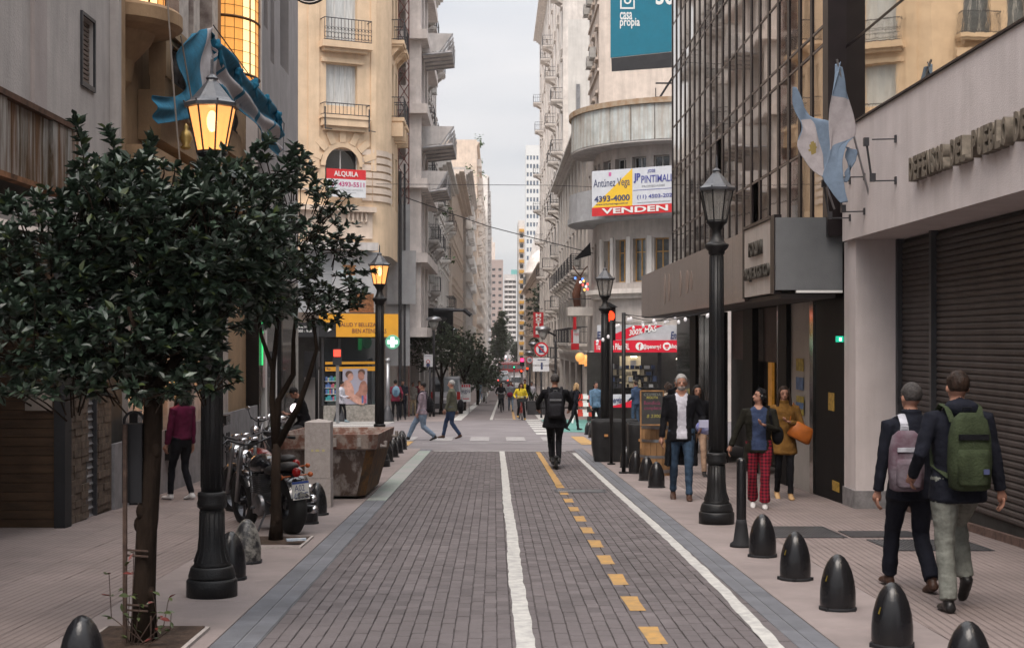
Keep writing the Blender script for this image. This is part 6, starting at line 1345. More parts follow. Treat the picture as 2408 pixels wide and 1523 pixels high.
def motorcycle(label, tank, plate=True):
    root = thing('motorcycle', label, 'motorcycle', (0,0,0))
    for nm, yc, R_, w_ in (('front_wheel', 1.42, .335, .12), ('rear_wheel', 0, .325, .19)):
        bt, br = MB(), MB(); spoked(bt, br, (0, yc, R_), R_, w_, 5); wh = bt.build(nm, M_('rubber'), root); br.build('rim', mat('rim_black', (.05, .05, .055), .3, .8, .2), wh)
    def fender(yc, R_, w_, a0, a1, nm):
        b = MB(); b.sm = True; n = 12; vs = []
        for i in range(n+1):
            a = a0+(a1-a0)*i/n
            for t in (-1, -.6, 0, .6, 1): rr_ = R_+.035-.03*abs(t)**2; vs.append((t*w_/2, yc+rr_*math.cos(a), .33+rr_*math.sin(a)))
        b.add(vs, [(i*5+k, i*5+k+1, i*5+k+6, i*5+k+5) for i in range(n) for k in range(4)]); b.build(nm, BK, root)
    fender(0, .345, .24, rad(35), rad(165), 'rear_fender'); fender(1.42, .35, .15, rad(20), rad(150), 'front_fender')
    b = MB(); b.sm = True; b.ell((0, .72, .78), (.15, .29, .13), 18, 12); b.ell((0, .55, .76), (.11, .2, .10), 14, 8); b.build('tank', tank, root)
    b = MB(); b.sm = True; b.ell((0, .28, .72), (.15, .24, .07), 16, 8); b.ell((0, -.02, .76), (.12, .17, .06), 14, 8); b.build('seat', mat('seat_leather', (.02, .018, .018), .5, 0, .2, 9, .3, 50), root)
    b = MB(); b.box(-.14, .14, .42, .82, .22, .46)
    for k in range(9): b.box(-.15, .15, .50+.0, .62, .47+k*.022, .48+k*.022); b.box(-.15, .15, .68, .82, .47+k*.022, .48+k*.022)
    b.box(-.12, .12, .52, .60, .46, .68); b.box(-.12, .12, .70, .80, .46, .68); b.sm = True; b.lathe([(.11,-.19),(.13,-.17),(.13,.17),(.11,.19)], 18, (0, .55, .33), M=Matrix.Rotation(rad(90), 3, 'Y')); b.build('engine', mat('engine_metal', (.22, .22, .23), .35, .9, .3, 12), root)
    b = MB(); b.sm = True; b.tube([(0, 1.15, .92), (0, .9, .72), (0, .3, .60), (0, 0, .33)], .03, 8)
    for s in (-1, 1): b.tube([(s*.11, 0, .33), (s*.12, .45, .38), (s*.10, .9, .30), (0, 1.15, .80)], .022, 7); b.tube([(s*.13, -.05, .34), (s*.14, .03, .68)], .025, 8)
    b.build('frame', BK, root)
    b = MB(); b.sm = True
    for s in (-1, 1): b.tube([(s*.10, 1.42, .335), (s*.10, 1.22, .84), (s*.09, 1.16, .99)], [.032, .028, .024], 10)
    b.build('fork', M_('steel'), root)
    b = MB(); b.sm = True; b.tube([(-.42, .88, 1.06), (-.30, 1.03, 1.10), (-.08, 1.12, 1.02), (.08, 1.12, 1.02), (.30, 1.03, 1.10), (.42, .88, 1.06)], .013, 8)
    hb = b.build('handlebar', M_('dark_steel'), root)
    b = MB(); b.sm = True
    for s in (-1, 1): b.tube([(s*.42, .88, 1.06), (s*.46, .80, 1.05)], .019, 8); b.tube([(s*.33, 1.0, 1.10), (s*.38, 1.0, 1.24)], .007, 5)
    b.build('grip', M_('rubber'), hb)
    for s in (-1, 1):
        b = MB(); b.sm = True; b.ell((s*.40, .99, 1.28), (.06, .02, .045), 12, 8); b.build('mirror', M_('chrome'), hb)
    b = MB(); b.sm = True; b.ell((0, 1.30, .86), (.095, .09, .095), 16, 10); b.build('headlight', M_('chrome'), root)
    b = MB(); b.sm = True; b.lathe([(.05,-.02),(.055,0),(.05,.02)], 14, (-.08, 1.10, 1.08)); b.lathe([(.05,-.02),(.055,0),(.05,.02)], 14, (.06, 1.10, 1.08)); b.build('gauge', M_('chrome'), root)
    for z_, s in ((.30, 1), (.42, 1)):
        b = MB(); b.sm = True; b.tube([(.10, .75, z_+.06), (.19, .6, z_-.05), (.20, .3, z_-.06), (.20, -.22, z_-.04)], [.02, .025, .042, .045], 12); b.tube([(.20, -.215, z_-.04), (.20, -.232, z_-.04)], .038, 12); b.build('exhaust', M_('chrome'), root)
    b = MB(); b.sm = True; b.ell((0, -.26, .70), (.05, .05, .055), 14, 8); b.build('tail_light', TL, root)
    for s in (-1, 1):
        b = MB(); b.sm = True; b.tube([(s*.05, -.2, .66), (s*.16, -.22, .66)], .008, 6); b.ell((s*.18, -.23, .66), (.03, .035, .03), 10, 6); b.build('turn_signal', mat('amber_lens', (.40, .10, .03), .25, 0, .1), root)
    if plate:
        Tp = frame3((0, -.345, 0), (1,0,0), (0,-1,0)); part(root, Tp, 'licence_plate', mat('plate_white', (.52, .51, .48), .4), (-.10, .10, 0, .012, .40, .60)); pl = root.children[-1]
        part(root, Tp, 'plate_band', mat('plate_blue', (.03, .06, .22), .4), (-.10, .10, -.003, -.0005, .575, .60)); text('A02', Tp, -.075, .045, .495, .565, DB, root, ext=.001, y=-.003); text('600C', Tp, -.085, .085, .41, .48, DB, root, ext=.001, y=-.003); part(root, Tp, 'plate_bracket', M_('black_matt'), (-.03, .03, .012, .14, .5, .62))
    b = MB(); b.tube([(-.1, .45, .28), (-.26, .42, .02)], .012, 6); b.tube([(-.12, .62, .30), (-.24, .62, .30)], .018, 6); b.tube([(.12, .62, .30), (.24, .62, .30)], .018, 6); b.build('side_stand', M_('dark_steel'), root)
    return root
def put(o, x, y, rz, lean=0): o.rotation_mode = 'ZYX'; o.location = (x, y, gz(y)); o.rotation_euler = (SL*math.cos(rz), lean, rz)
m1 = motorcycle('black cruiser motorcycle with licence plate seen from behind at the second tree', BK); put(m1, PX(688, 16.15), 16.15, rad(31), rad(-5))
m2 = motorcycle('second motorcycle with red bodywork mostly hidden behind the black cruiser', mat('bike_red', (.10, .008, .008), .25, 0, .1, coat=.5), False); put(m2, -2.55, 17.75, rad(38), rad(-5))
m3 = motorcycle('dark motorcycle under the sitting man beyond the skip', BK, False); put(m3, PX(705, 29.5), 29.3, rad(150), rad(-4))
hl = MB(); hl.sm = True; hl.ell((PX(694, 28), 28, PZ(960, 28)), (.10, .06, .10), 12, 8); tag(hl.build('shining_headlight', mat('headlight_lit', (1, .9, .95), .3, 0, 0, emit=(1, .85, .9), es=1.2)), 'shining white headlight in front of the sitting man', 'headlight')
# ------------------------------------------------------------------ right pavement things: planters, poles, string lights, board, barrel
pl_m = mat('planter_black', (.014, .014, .015), .6, 0, .3, 5, .4, 20)
for i, (x, y, wd_, lb) in enumerate(((2.58, 30.6, .98, 'farther soft black planter bag under the traffic light'), (3.0, 28.2, .72, 'nearer soft black planter bag beside the menu board'))):
    root = thing('planter', lb, 'planter', (x, y, gz(y)), 'black planter bags'); b = MB(); b.sm = True; g = gz(y); w2 = wd_/2
    def rrect(z_, s, n=20): return [(x+w2*s*max(-1, min(1, 1.25*math.cos(2*math.pi*k/n))), y+.32*s*max(-1, min(1, 1.25*math.sin(2*math.pi*k/n))), z_) for k in range(n)]
    secs = [rrect(g, .88), rrect(g+.3, .98), rrect(g+.7, 1.0), rrect(g+.86, 1.02), rrect(g+.90, .98), rrect(g+.88, .9), rrect(g+.6, .88)]; n = 20
    b.add([p for s in secs for p in s], [(j*n+k, j*n+(k+1) % n, (j+1)*n+(k+1) % n, (j+1)*n+k) for j in range(len(secs)-1) for k in range(n)]+[tuple(6*n+k for k in range(n))]); b.build('bag', pl_m, root)
    b = MB(); b.box(x-w2*.8, x+w2*.8, y-.26, y+.26, g+.55, g+.84); b.build('soil', earth, root)
    part(root, EA, 'tag', mat('tag_orange', (.45, .22, .08), .6), (x+w2*.3, x+w2*.3+.05, y-.345, y-.325, g+.45, g+.62), (x-w2*.5, x-w2*.5+.08, y-.345, y-.325, g+.55, g+.60))
pole_m = M_('black_iron')
def pole(xd, Y, ytop, lb, r_=.045, cat='pole', nm='thin_pole'):
    b = MB(); b.sm = True; x = PX(xd, Y); b.tube([(x, Y, gz(Y)), (x, Y, PZ(ytop, Y))], r_, 12); b.sm = False; b.tube([(x, Y, gz(Y)), (x, Y, gz(Y)+.03)], r_*2.4, 12); return tag(b.build(nm, pole_m), lb, cat)
pole(1437.5, 29.4, 752, 'thin black pole carrying the string lights beside the farther planter', .036); pole(1466.5, 26.6, 735, 'taller thin black pole carrying the string lights behind the bollards', .038)
# traffic signal
x, y = PX(1432, 33), 33; root = thing('traffic_light', 'traffic light glowing red just behind the far right lamp post', 'traffic light', (x, y, gz(y)))
part(root, EA, 'pole', pole_m, (x-.03, x+.03, y+.12, y+.18, gz(y), PZ(735, y))); part(root, EA, 'housing', M_('black_matt'), (x-.15, x+.15, y-.05, y+.10, PZ(800, y), PZ(722, y)))
b = MB(); b.add([(x-.24,y-.1,PZ(722,y)),(x+.2,y-.1,PZ(722,y)),(x+.2,y+.1,PZ(722,y)),(x-.24,y+.1,PZ(722,y)),(x,y,PZ(710,y))], [(0,1,4),(1,2,4),(2,3,4),(3,0,4),(3,2,1,0)]); b.build('hood', M_('black_matt'), root)
for yd, m in ((743, mat('signal_red', (1, .1, .03), .4, 0, 0, emit=(1, .05, .015), es=1.1)), (765, M_('black_gloss')), (787, M_('black_gloss'))):
    b = MB(); b.lathe([(.13,-.01),(.13,.01)], 18, (x, y-.065, PZ(yd, y)), M=Matrix.Rotation(rad(90), 3, 'X')); b.build('lens', m, root)
# string lights
def string(pts, n, sag, lb, seed):
    root = thing('string_lights', lb, 'string lights', tuple(pts[0])); r = random.Random(seed); P = [Vector(p) for p in pts]; run = []
    for a, c in zip(P, P[1:]):
        for i in range(13): t = i/12; run.append(a.lerp(c, t)-Vector((0,0,sag*4*t*(1-t))))
    b = MB(); b.tube(run, .007, 4); b.build('cord', M_('black_matt'), root)
    for i in range(n):
        p = run[int((i+.5)*len(run)/n)]; b = MB(); b.sm = True; b.ell(p-Vector((0,0,.07)), (.032, .032, .042), 10, 6); b.build('bulb', mat('bulb_white', (.62, .60, .62), .2, 0, 0, emit=(1, .95, .95), es=.15), root)
A1 = Vector((PX(1437,29.4), 29.4, PZ(756,29.4))); A2 = Vector((PX(1466,26.6), 26.6, PZ(738,26.6))); A3 = Vector((4.0, 25.5, 2.3)); A4 = Vector((4.0, 31.5, 2.3))
string([A2, A4, A1], 9, .12, 'string of white bulbs from the taller pole to the granite canopy', 1); string([A1, A3, A2], 8, .10, 'string of white bulbs from the shorter pole across to the canopy', 2); string([A1+Vector((-.3, .5, -.35)), A1+Vector((0, 0, -.2))], 3, .03, 'short cluster of bulbs wound round the lamp post', 3)
# menu board and barrel
yb_ = 25.6; g = gz(yb_); root = thing('menu_board', 'framed chalkboard menu with coloured writing leaning over the barrel', 'chalkboard', (PX(1533, yb_), yb_, g))
T = Matrix.Translation((PX(1505, yb_), yb_-.02, PZ(1000, yb_))) @ Matrix.Rotation(rad(-4), 4, 'X'); W, H = (1562-1505)*yb_/F, (1000-917)*yb_/F
wood = mat('frame_wood', (.30, .16, .07), .6, 0, .3, 9, aniso=(1, 1, .3))
part(root, T, 'board', mat('chalk_black', (.030, .030, .030), .8, 0, .5, 5, col2=(.055, .055, .055)), (.02, W-.02, 0, .02, .02, H-.02))
for i, q in enumerate(((0, W, -.01, .03, 0, .025), (0, W, -.01, .03, H-.025, H), (0, .025, -.01, .03, .026, H-.026), (W-.025, W, -.01, .03, .026, H-.026))): part(root, T, 'frame_bar', wood, q)
for q in ((0, .022, .0, .03, -.42, 0), (W-.022, W, .0, .03, -.42, 0)): part(root, T, 'leg', wood, q)
CK = [mat('chalk_'+n, c, .9, 0, .3, 30) for n, c in (('white', (.22, .24, .22)), ('yellow', (.32, .29, .08)), ('rose', (.22, .05, .10)))]
for s, k, x0, x1, z0, z1, bd_ in (('COMIDA', 0, .07, W-.06, .80, .87, 0), ('MOLITA', 1, .12, W-.11, .72, .79, .03), ('Bondiola', 2, .07, W-.07, .56, .66, .01), ('completo', 2, .07, W-.06, .40, .52, .01), ('$ 2300', 1, .12, W-.06, .20, .30, .02)): text(s, T, x0, x1, z0*H/.95, z1*H/.95, CK[k], root, ext=.001, bold=bd_, y=-.003, shear=.1)
bx_, by_ = PX(1547, 26.1), 26.15; g = gz(by_); root = thing('wooden_barrel', 'pale wooden barrel with steel hoops standing behind the menu board', 'barrel', (bx_, by_, g))
bw_ = mat('barrel_wood', (.30, .17, .08), .6, 0, .25, 6, .2, 40, aniso=(1, 1, .2), island=.15); n = 18; prof = [(.27, 0), (.315, .25), (.33, .5), (.315, .75), (.27, 1.0)]
for i in range(n):
    b = MB(); a0, a1 = 2*math.pi*i/n+.012, 2*math.pi*(i+1)/n-.012
    b.add([((r_)*math.cos(a)+bx_, r_*math.sin(a)+by_, g+z_) for r_, z_ in prof for a in (a0, a1)], [(2*j, 2*j+1, 2*j+3, 2*j+2) for j in range(4)]); b.build('stave', bw_, root)
for z0, z1, r0, r1 in ((.06, .12, .288, .298), (.33, .38, .325, .329), (.62, .67, .329, .325), (.86, .92, .300, .290)):
    b = MB(); b.sm = True; b.lathe([(r0, z0), (r1, z1)], 28, (bx_, by_, g), cap=False); b.build('hoop', M_('steel'), root)
b = MB(); b.lathe([(.262, .96), (.262, .99)], 24, (bx_, by_, g)); b.build('lid', bw_, root)
# red white barriers
def barrier(xd, Y, wd_, lb, rz=0):
    x = PX(xd, Y); g = gz(Y); root = thing('road_barrier', lb, 'barrier', (x, Y, g), 'red and white work barriers'); RP = mat('barrier_red', (.55, .06, .04), .5, 0, .15); 
    for z_ in (.35, .75, 1.05):
        k = 0; xx = x-wd_/2
        while xx < x+wd_/2-.01: part(root, EA, 'striped_board', RP if k % 2 else WH, (xx, min(xx+.22, x+wd_/2), Y-.02, Y+.02, g+z_-.08, g+z_+.08)); xx += .22; k += 1
    for s in (-1, 1):
        b = MB(); b.tube([(x+s*wd_*.35, Y+.03, g+1.2), (x+s*wd_*.5, Y-.25, g)], .03, 5); b.tube([(x+s*wd_*.35, Y+.03, g+1.2), (x+s*wd_*.5, Y+.35, g)], .03, 5); b.build('leg', WH, root)
barrier(1383, 58, 1.3, 'red and white work barrier beside the denim jacket person'); barrier(1378, 64, 1.2, 'second work barrier just behind the first one')
# ------------------------------------------------------------------ signs beyond the crossing
def sign_pole(xd, Y, ytop, lb, nm='sign_pole', r_=.05): 
    root = thing(nm, lb, 'sign', (PX(xd, Y), Y, gz(Y))); b = MB(); b.sm = True; b.tube([(PX(xd, Y), Y, gz(Y)), (PX(xd, Y), Y, PZ(ytop, Y))], r_, 8); b.build('pole', M_('dark_steel'), root); return root
def disc(root, xd, yd, Y, r_, m, dy, name='disc'):
    b = MB(); b.lathe([(r_,-.004),(r_,.004)], 28, (PX(xd,Y), Y-dy, PZ(yd,Y)), M=Matrix.Rotation(rad(90), 3, 'X')); return b.build(name, m, root)
SR = mat('sign_rim_red', (.50, .02, .03), .5); SW = mat('sign_white', (.60, .60, .62), .5)
rt = sign_pole(1273, 66, 808, 'no parking sign, black E crossed in a red ring, over white plates'); disc(rt, 1273, 821, 66, .33, SR, .06); disc(rt, 1273, 821, 66, .25, SW, .07)
T = frame3((PX(1273,66), 65.92, 0), (1,0,0), (0,-1,0)); text('E', T, -.12, .12, PZ(829,66), PZ(813,66), DB, rt, bold=.06)
b = MB(); b.T = T @ Matrix.Translation((0, -.02, PZ(821,66))) @ Matrix.Rotation(rad(45), 4, 'Y'); b.box(-.26, .26, 0, .006, -.03, .03); b.build('slash', SR, rt)
part(rt, T, 'plate', SW, (-.40, .36, .02, .05, PZ(858,66), PZ(841,66)), (-.40, .36, .02, .05, PZ(873,66), PZ(860,66))); part(rt, T, 'plate_print', DB, (-.03, .06, .01, .018, PZ(868,66), PZ(852,66)), (-.18, .2, .01, .018, PZ(846.5,66), PZ(845,66)))
rt = sign_pole(1246, 80, 835, 'round speed sign with the number 10 in a red ring'); disc(rt, 1245, 846, 80, .20, SR, .06); disc(rt, 1245, 846, 80, .155, SW, .07); T = frame3((PX(1245,80), 79.92, 0), (1,0,0), (0,-1,0)); text('10', T, -.1, .1, PZ(849,80), PZ(843,80), DB, rt, bold=.03)
rt = sign_pole(1011, 68, 832, 'small white notice sign on a pale pole by the parked van'); T = frame3((PX(1008,68), 67.9, 0), (1,0,0), (0,-1,0)); part(rt, T, 'plate', SW, (-.22, .20, 0, .03, PZ(862,68), PZ(833,68))); disc(rt, 1007, 850, 67.95, .09, SR, .1, 'ring'); disc(rt, 1007, 850, 67.95, .06, SW, .11); disc(rt, 1007, 858, 67.95, .09, DB, .1, 'ring'); text('HORARIO', T, -.17, .16, PZ(838,68), PZ(835,68), DB, rt)
Yh = 150; rt = thing('hotel_sign', 'vertical red HOTEL sign with white letters projecting over the street', 'sign', (PX(1266, Yh), Yh, PZ(793, Yh))); T = frame3((PX(1254,Yh), Yh, 0), (1,0,0), (0,-1,0)); w_ = (1278-1254)*Yh/F
part(rt, T, 'panel', mat('hotel_red', (.48, .03, .04), .5), (0, w_, 0, .3, PZ(793,Yh), PZ(734,Yh)))
for i, ch_ in enumerate('HOTEL'): text(ch_, T, w_*.24, w_*.76, PZ(745.5+i*10,Yh), PZ(737+i*10,Yh), WH, rt, bold=.05, ext=.02, y=-.03, name='letter')
part(rt, T, 'bracket', M_('dark_steel'), (w_, w_+.8, .1, .2, PZ(745,Yh), PZ(743,Yh)), (w_, w_+.8, .1, .2, PZ(785,Yh), PZ(783,Yh)))
rt = thing('wall_sign', 'white and red vertical shop sign on the right row near the corner', 'sign', (PX(1352,72), 72, PZ(820,72))); T = frame3((PX(1343,72), 72, 0), (1,0,0), (0,-1,0)); part(rt, T, 'panel', SW, (0, .40, 0, .1, PZ(822,72), PZ(775,72))); part(rt, T, 'red_strip', SR, (0, .10, -.01, -.001, PZ(806,72), PZ(775,72)), (0, .40, -.01, -.001, PZ(822,72), PZ(807,72)), (.10, .26, -.1, -.02, PZ(774,72), PZ(745,72)))
text('VIAJES', T, .13, .38, PZ(790,72), PZ(783,72), SR, rt); part(rt, T, 'bracket', M_('dark_steel'), (.40, 1.2, .03, .06, PZ(780,72), PZ(779,72)))
Ys = 74; rt = thing('pavement_board', 'red and white pavement board reading egis on the far left', 'sign', (PX(1095,Ys), Ys, gz(Ys))); T = frame3((PX(1084,Ys), Ys, 0), (1,0,0), (0,-1,0)); part(rt, T, 'panel', SW, (0, .50, 0, .06, PZ(944,Ys), PZ(903,Ys))); part(rt, T, 'red_bars', SR, *[(.03+i*.12, .11+i*.12, -.01, -.001, PZ(910,Ys), PZ(904,Ys)) for i in range(4)], (.1, .42, -.01, -.001, PZ(938,Ys), PZ(936,Ys))); text('egis', T, .05, .47, PZ(926,Ys), PZ(914,Ys), DB, rt); part(rt, T, 'foot', M_('steel'), (.05, .1, .02, .05, gz(Ys), PZ(944,Ys)), (.4, .45, .02, .05, gz(Ys), PZ(944,Ys)))
# cobra style street lights
def street_light(xd, yd, Y, s, lb, arm=0):
    x, z_ = PX(xd, Y), PZ(yd, Y); root = thing('modern_lamp', lb, 'street light', (x, Y, gz(Y)), 'modern round street lights beyond the crossing'); b = MB(); b.sm = True
    b.lathe([(.02,.16),(.34*s,.10),(.44*s,.0),(.40*s,-.05),(.30*s,-.08)], 18, (x, Y, z_)); b.build('hood', M_('steel'), root); b = MB(); b.sm = True; b.lathe([(.28*s,-.08),(.2*s,-.34),(.08*s,-.5)], 14, (x, Y, z_)); b.build('diffuser', mat('diffuser', (.40, .40, .38), .3, 0, .2, alpha=.8), root)
    b = MB(); b.sm = True; px_ = x+arm; b.tube([(px_, Y, gz(Y)), (px_, Y, z_-.6), (px_ if arm else x, Y, z_-.5)], .06, 8); 
    if arm: b.tube([(px_, Y, z_-.3), (x, Y, z_)], .05, 6)
    b.build('pole', M_('dark_steel'), root)
street_light(1020, 751, 68, .9, 'round street light over the parked van'); street_light(1063, 776, 84, .95, 'round street light among the far left tree crowns'); street_light(1277, 774, 68, .9, 'round street light in front of the red hotel sign', .6)
street_light(1255, 809, 95, .9, 'street light above the number 10 sign', .5); street_light(1246, 829, 120, .95, 'small street light left of the number 10 sign', .5); street_light(1122, 827, 105, .9, 'small street light over the far left low trees')
# pedestrian signals, far traffic lights
def signal(xd, yd, Y, m, lb, s=.12, z0=None):
    x = PX(xd, Y); root = thing('pedestrian_signal', lb, 'traffic light', (x, Y, gz(Y))); part(root, EA, 'pole', M_('steel'), (x-.06, x+.06, Y+.05, Y+.15, gz(Y), PZ(yd, Y))); part(root, EA, 'housing', M_('black_matt'), (x-s*1.3, x+s*1.3, Y, Y+.049, PZ(yd,Y)-s*3.4, PZ(yd,Y)+s*1.3)); part(root, EA, 'lens', m, (x-s, x+s, Y-.02, Y-.001, PZ(yd,Y)-s, PZ(yd,Y)+s))
sr = M_('signal_red'); signal(793, 830, 57, mat('signal_red_dim', (1, .1, .05), .4, 0, 0, emit=(1, .04, .03), es=.6), 'red pedestrian signal in front of the pharmacy window', .14); signal(1226, 872, 120, sr, 'tiny red signal beside the cyclist in yellow', .07); signal(1209, 863, 130, mat('signal_green', (.1, 1, .5), .4, 0, 0, emit=(.02, .7, .3), es=.9), 'tiny green signal near the red bus', .06); signal(1228, 846, 128, mat('signal_pink', (1, .1, .3), .4, 0, 0, emit=(1, .03, .15), es=.9), 'pink red signal just left of the number 10 sign', .16); signal(1240, 866, 125, sr, 'red signal below the number 10 sign', .08)
for xd, lb in ((798, 'small dark bell foot of the signal pole by the pharmacy'), (912, 'small dark bell foot beside the men with the blue backpack')):
    b = MB(); b.sm = True; b.lathe([(.28,0),(.26,.1),(.16,.45),(.08,.7)], 14, (PX(xd, 60), 60, gz(60))); tag(b.build('post_foot', M_('dark_steel')), lb, 'bollard')
b = MB(); b.sm = True; b.tube([(PX(912,60),60,gz(60)),(PX(912,60),60,PZ(850,60))], .09, 8); b.ell((PX(912,60),60,PZ(847,60)), (.14,.14,.12), 10, 6); tag(b.build('steel_post', M_('steel')), 'steel post with a ball top at the pharmacy corner', 'post')
pole(745, 34, 770, 'slim dark pole beside the sitting man', .04); 
x = PX(727, 36); root = thing('signal_cabinet', 'pale pillar and dark signal box seen through the tree branches', 'cabinet', (x, 36, gz(36))); part(root, EA, 'pillar', M_('stone_grey'), (x-.12, x+.2, 36, 36.4, gz(36), PZ(870,36))); part(root, EA, 'box', M_('dark_steel'), (PX(718,36), PX(752,36), 35.8, 35.98, PZ(862,36), PZ(826,36)), (PX(716,36), PX(748,36), 35.75, 35.79, PZ(886,36), PZ(863,36)))
b = MB(); b.lathe([(.2,0),(.22,.1),(.24,.9),(.27,1.0),(.2,1.12)], 16, (PX(993,64.5), 64.5, gz(64.5))); tag(b.build('litter_bin', M_('dark_steel')), 'round grey litter bin behind the man in light jeans', 'litter bin')
# cables across the street
for pts, lb, r_ in (([(PX(885,60),60,PZ(433,60)), (PX(1300,66),66,PZ(436,66)), (PX(1400,62),62,PZ(440,62))], 'thin straight cable high across the street', .012), ([(PX(955,66),66,PZ(465,66)), (PX(1150,68),68,PZ(533,68)), (PX(1395,66),66,PZ(596,66))], 'thick sagging cable across the street', .022)):
    b = MB(); P_ = [Vector(p) for p in pts]; run = [P_[0].lerp(P_[1], t/8) for t in range(8)]+[P_[1].lerp(P_[2], t/8) for t in range(9)]; b.tube(run, r_, 5); tag(b.build('overhead_cable', M_('black_matt')), lb, 'cable')
# palms and plants by the right kerb
root = thing('potted_palm', 'spiky green potted plants behind the scooter rider', 'plant', (PX(1268,72), 72, gz(72))); r = random.Random(3); b = MB()
for cx_, cz in ((1250, 925), (1268, 932), (1283, 940)):
    c = Vector((PX(cx_,72), 72, PZ(cz+8,72)))
    for k in range(34):
        a = r.uniform(0, 6.28); d = Vector((math.cos(a), math.sin(a)*.6, r.uniform(.1, 1.1))).normalized(); u = d.cross(Vector((0,0,1))).normalized()*.025; b.add([c-u, c+u, c+d*.3+u, c+d*.3-u, c+d*.62-Vector((0,0,.1))], [(0,1,2,3),(3,2,4)])
b.build('foliage', mat('palm_green', (.05, .085, .035), .5, 0, .3, 3, island=.4), root, kind='stuff'); part(root, EA, 'trough', M_('dark_steel'), (PX(1240,72), PX(1292,72), 71.8, 72.3, gz(72), gz(72)+.7))
# ------------------------------------------------------------------ vehicles
def car(label, cat, x, Y, w, l, h, m, kind='car', rz=0, lights=False, nm='parked_car'):
    """seen from behind: body, glass, wheels, lamps"""
    root = thing(nm, label, cat, (0,0,0)); w2 = w/2
    if kind == 'van': prof = [(0,.28),(0,.9),(.06,1.1),(.18,h-.05),(.3,h),(l*.62,h),(l*.78,h*.62+.35),(l-.25,h*.55),(l,.75),(l,.28)]
    else: prof = [(0,.28),(0,.85),(.35,.95),(.75,h),(l*.55,h),(l*.72,.98),(l-.15,.85),(l,.6),(l,.28)]
    n = len(prof); b = MB(); tum = lambda z_: w2*(1-.16*max(0, (z_-.85)/(h-.85)))
    b.add([(s*tum(z_), y_, z_) for s in (-1, 1) for y_, z_ in prof], [tuple(range(n)), tuple(range(2*n-1, n-1, -1))]+[(i, n+i, n+(i+1) % n, (i+1) % n) for i in range(n)]); b.build('body', m, root)
    g = MB(); (ya, za), (yb, zb) = (prof[2], prof[3]); t = lambda q: (ya+(yb-ya)*q, za+(zb-za)*q); (y1_, z1_), (y2_, z2_) = t(.08), t(.9)
    g.quad((-tum(z1_)*.85, y1_-.012, z1_), (tum(z1_)*.85, y1_-.012, z1_), (tum(z2_)*.85, y2_-.012, z2_), (-tum(z2_)*.85, y2_-.012, z2_)); g.build('rear_window', M_('glass_dark'), root)
    for s in (-1, 1):
        g = MB(); g.add([(s*(tum(1.0)+.004), .5, 1.0), (s*(tum(1.0)+.004), l*.68, 1.0), (s*(tum(h-.12)+.004), l*.55, h-.12), (s*(tum(h-.12)+.004), .7, h-.12)], [(0,1,2,3),(3,2,1,0)]); g.build('side_window', M_('glass_dark'), root)
        for yy in (.75, l-.8):
            q = MB(); q.sm = True; q.lathe([(.3,-.1),(.32,-.05),(.32,.05),(.3,.1)], 18, (s*(w2-.08), yy, .32), M=Matrix.Rotation(rad(90), 3, 'Y')); q.build('wheel', M_('rubber'), root)
        q = MB(); q.box(s*w2*.80-.09, s*w2*.80+.09, -.02, .02, .75, 1.15 if kind == 'van' else .9); q.build('tail_light', TL if not lights else mat('tail_lit', (1, .1, .1), .4, 0, 0, emit=(1, .05, .03), es=1.5), root)
    part(root, EA, 'bumper', M_('dark_steel'), (-w2*.97, w2*.97, -.08, -.001, .28, .55)); part(root, EA, 'licence_plate', SW, (-.2, .2, -.095, -.081, .36, .48) if kind != 'van' else (-.2, .2, -.02, -.001, .72, .84))
    root.location = (x, Y, gz(Y)); root.rotation_euler = (0, 0, rz); return root
CW_ = mat('car_white', (.55, .55, .57), .3, 0, .05, coat=.6); CG = mat('car_grey', (.12, .13, .14), .3, .3, .1, coat=.6)
car('pale van parked under the trees beyond the crossing', 'van', PX(1047,73), 73, 1.72, 4.2, 1.88, mat('van_grey', (.26, .26, .28), .35, .1, .1, coat=.4), 'van', 0, nm='parked_van')
car('white car seen from behind near the red bus', 'car', PX(1186,300), 300, 1.75, 4.2, 1.45, CW_); car('dark car with lit tail lights far down the street', 'car', PX(1183,210), 210, 1.75, 4.2, 1.45, CG, lights=True); car('white delivery van far down the street among the cyclists', 'van', PX(1215,170), 170, 1.7, 4.2, 1.9, CW_, 'van', nm='delivery_van')
for xd, Y, lb in ((1193, 620, 'far grey car above the red bus roof'), (1206, 640, 'far white car above the red bus roof')): car(lb, 'car', PX(xd, Y), Y, 1.8, 4.2, 1.5, CG if 'grey' in lb else CW_, lights=True)
Yb_ = 392; x0, x1 = 1.2, 8.6; g = gz(Yb_); root = thing('city_bus', 'red city bus crossing far down the street', 'bus', (5, Yb_, g)); BR_ = mat('bus_red', (.30, .03, .03), .4, 0, .1)
b = MB(); b.box(x0, x1, Yb_, Yb_+2.4, g+.35, g+1.15); b.box(x0, x1, Yb_, Yb_+2.4, g+2.4, g+3.05); b.box(x0, x1, Yb_+.05, Yb_+2.35, g+1.15, g+2.4); b.build('body', BR_, root); part(root, EA, 'roof_stripe', SW, (x0, x1, Yb_-.02, Yb_-.001, g+2.75, g+2.85))
for i in range(6): part(root, EA, 'window', M_('glass_mid'), (x0+.1+i*1.22, x0+1.2+i*1.22, Yb_+.02, Yb_+.049, g+1.2, g+2.35))
for xx in (2.6, 7.2):
    b = MB(); b.lathe([(.48,-.1),(.48,.1)], 18, (xx, Yb_, g+.48), M=Matrix.Rotation(rad(90), 3, 'X')); b.build('wheel', M_('rubber'), root)
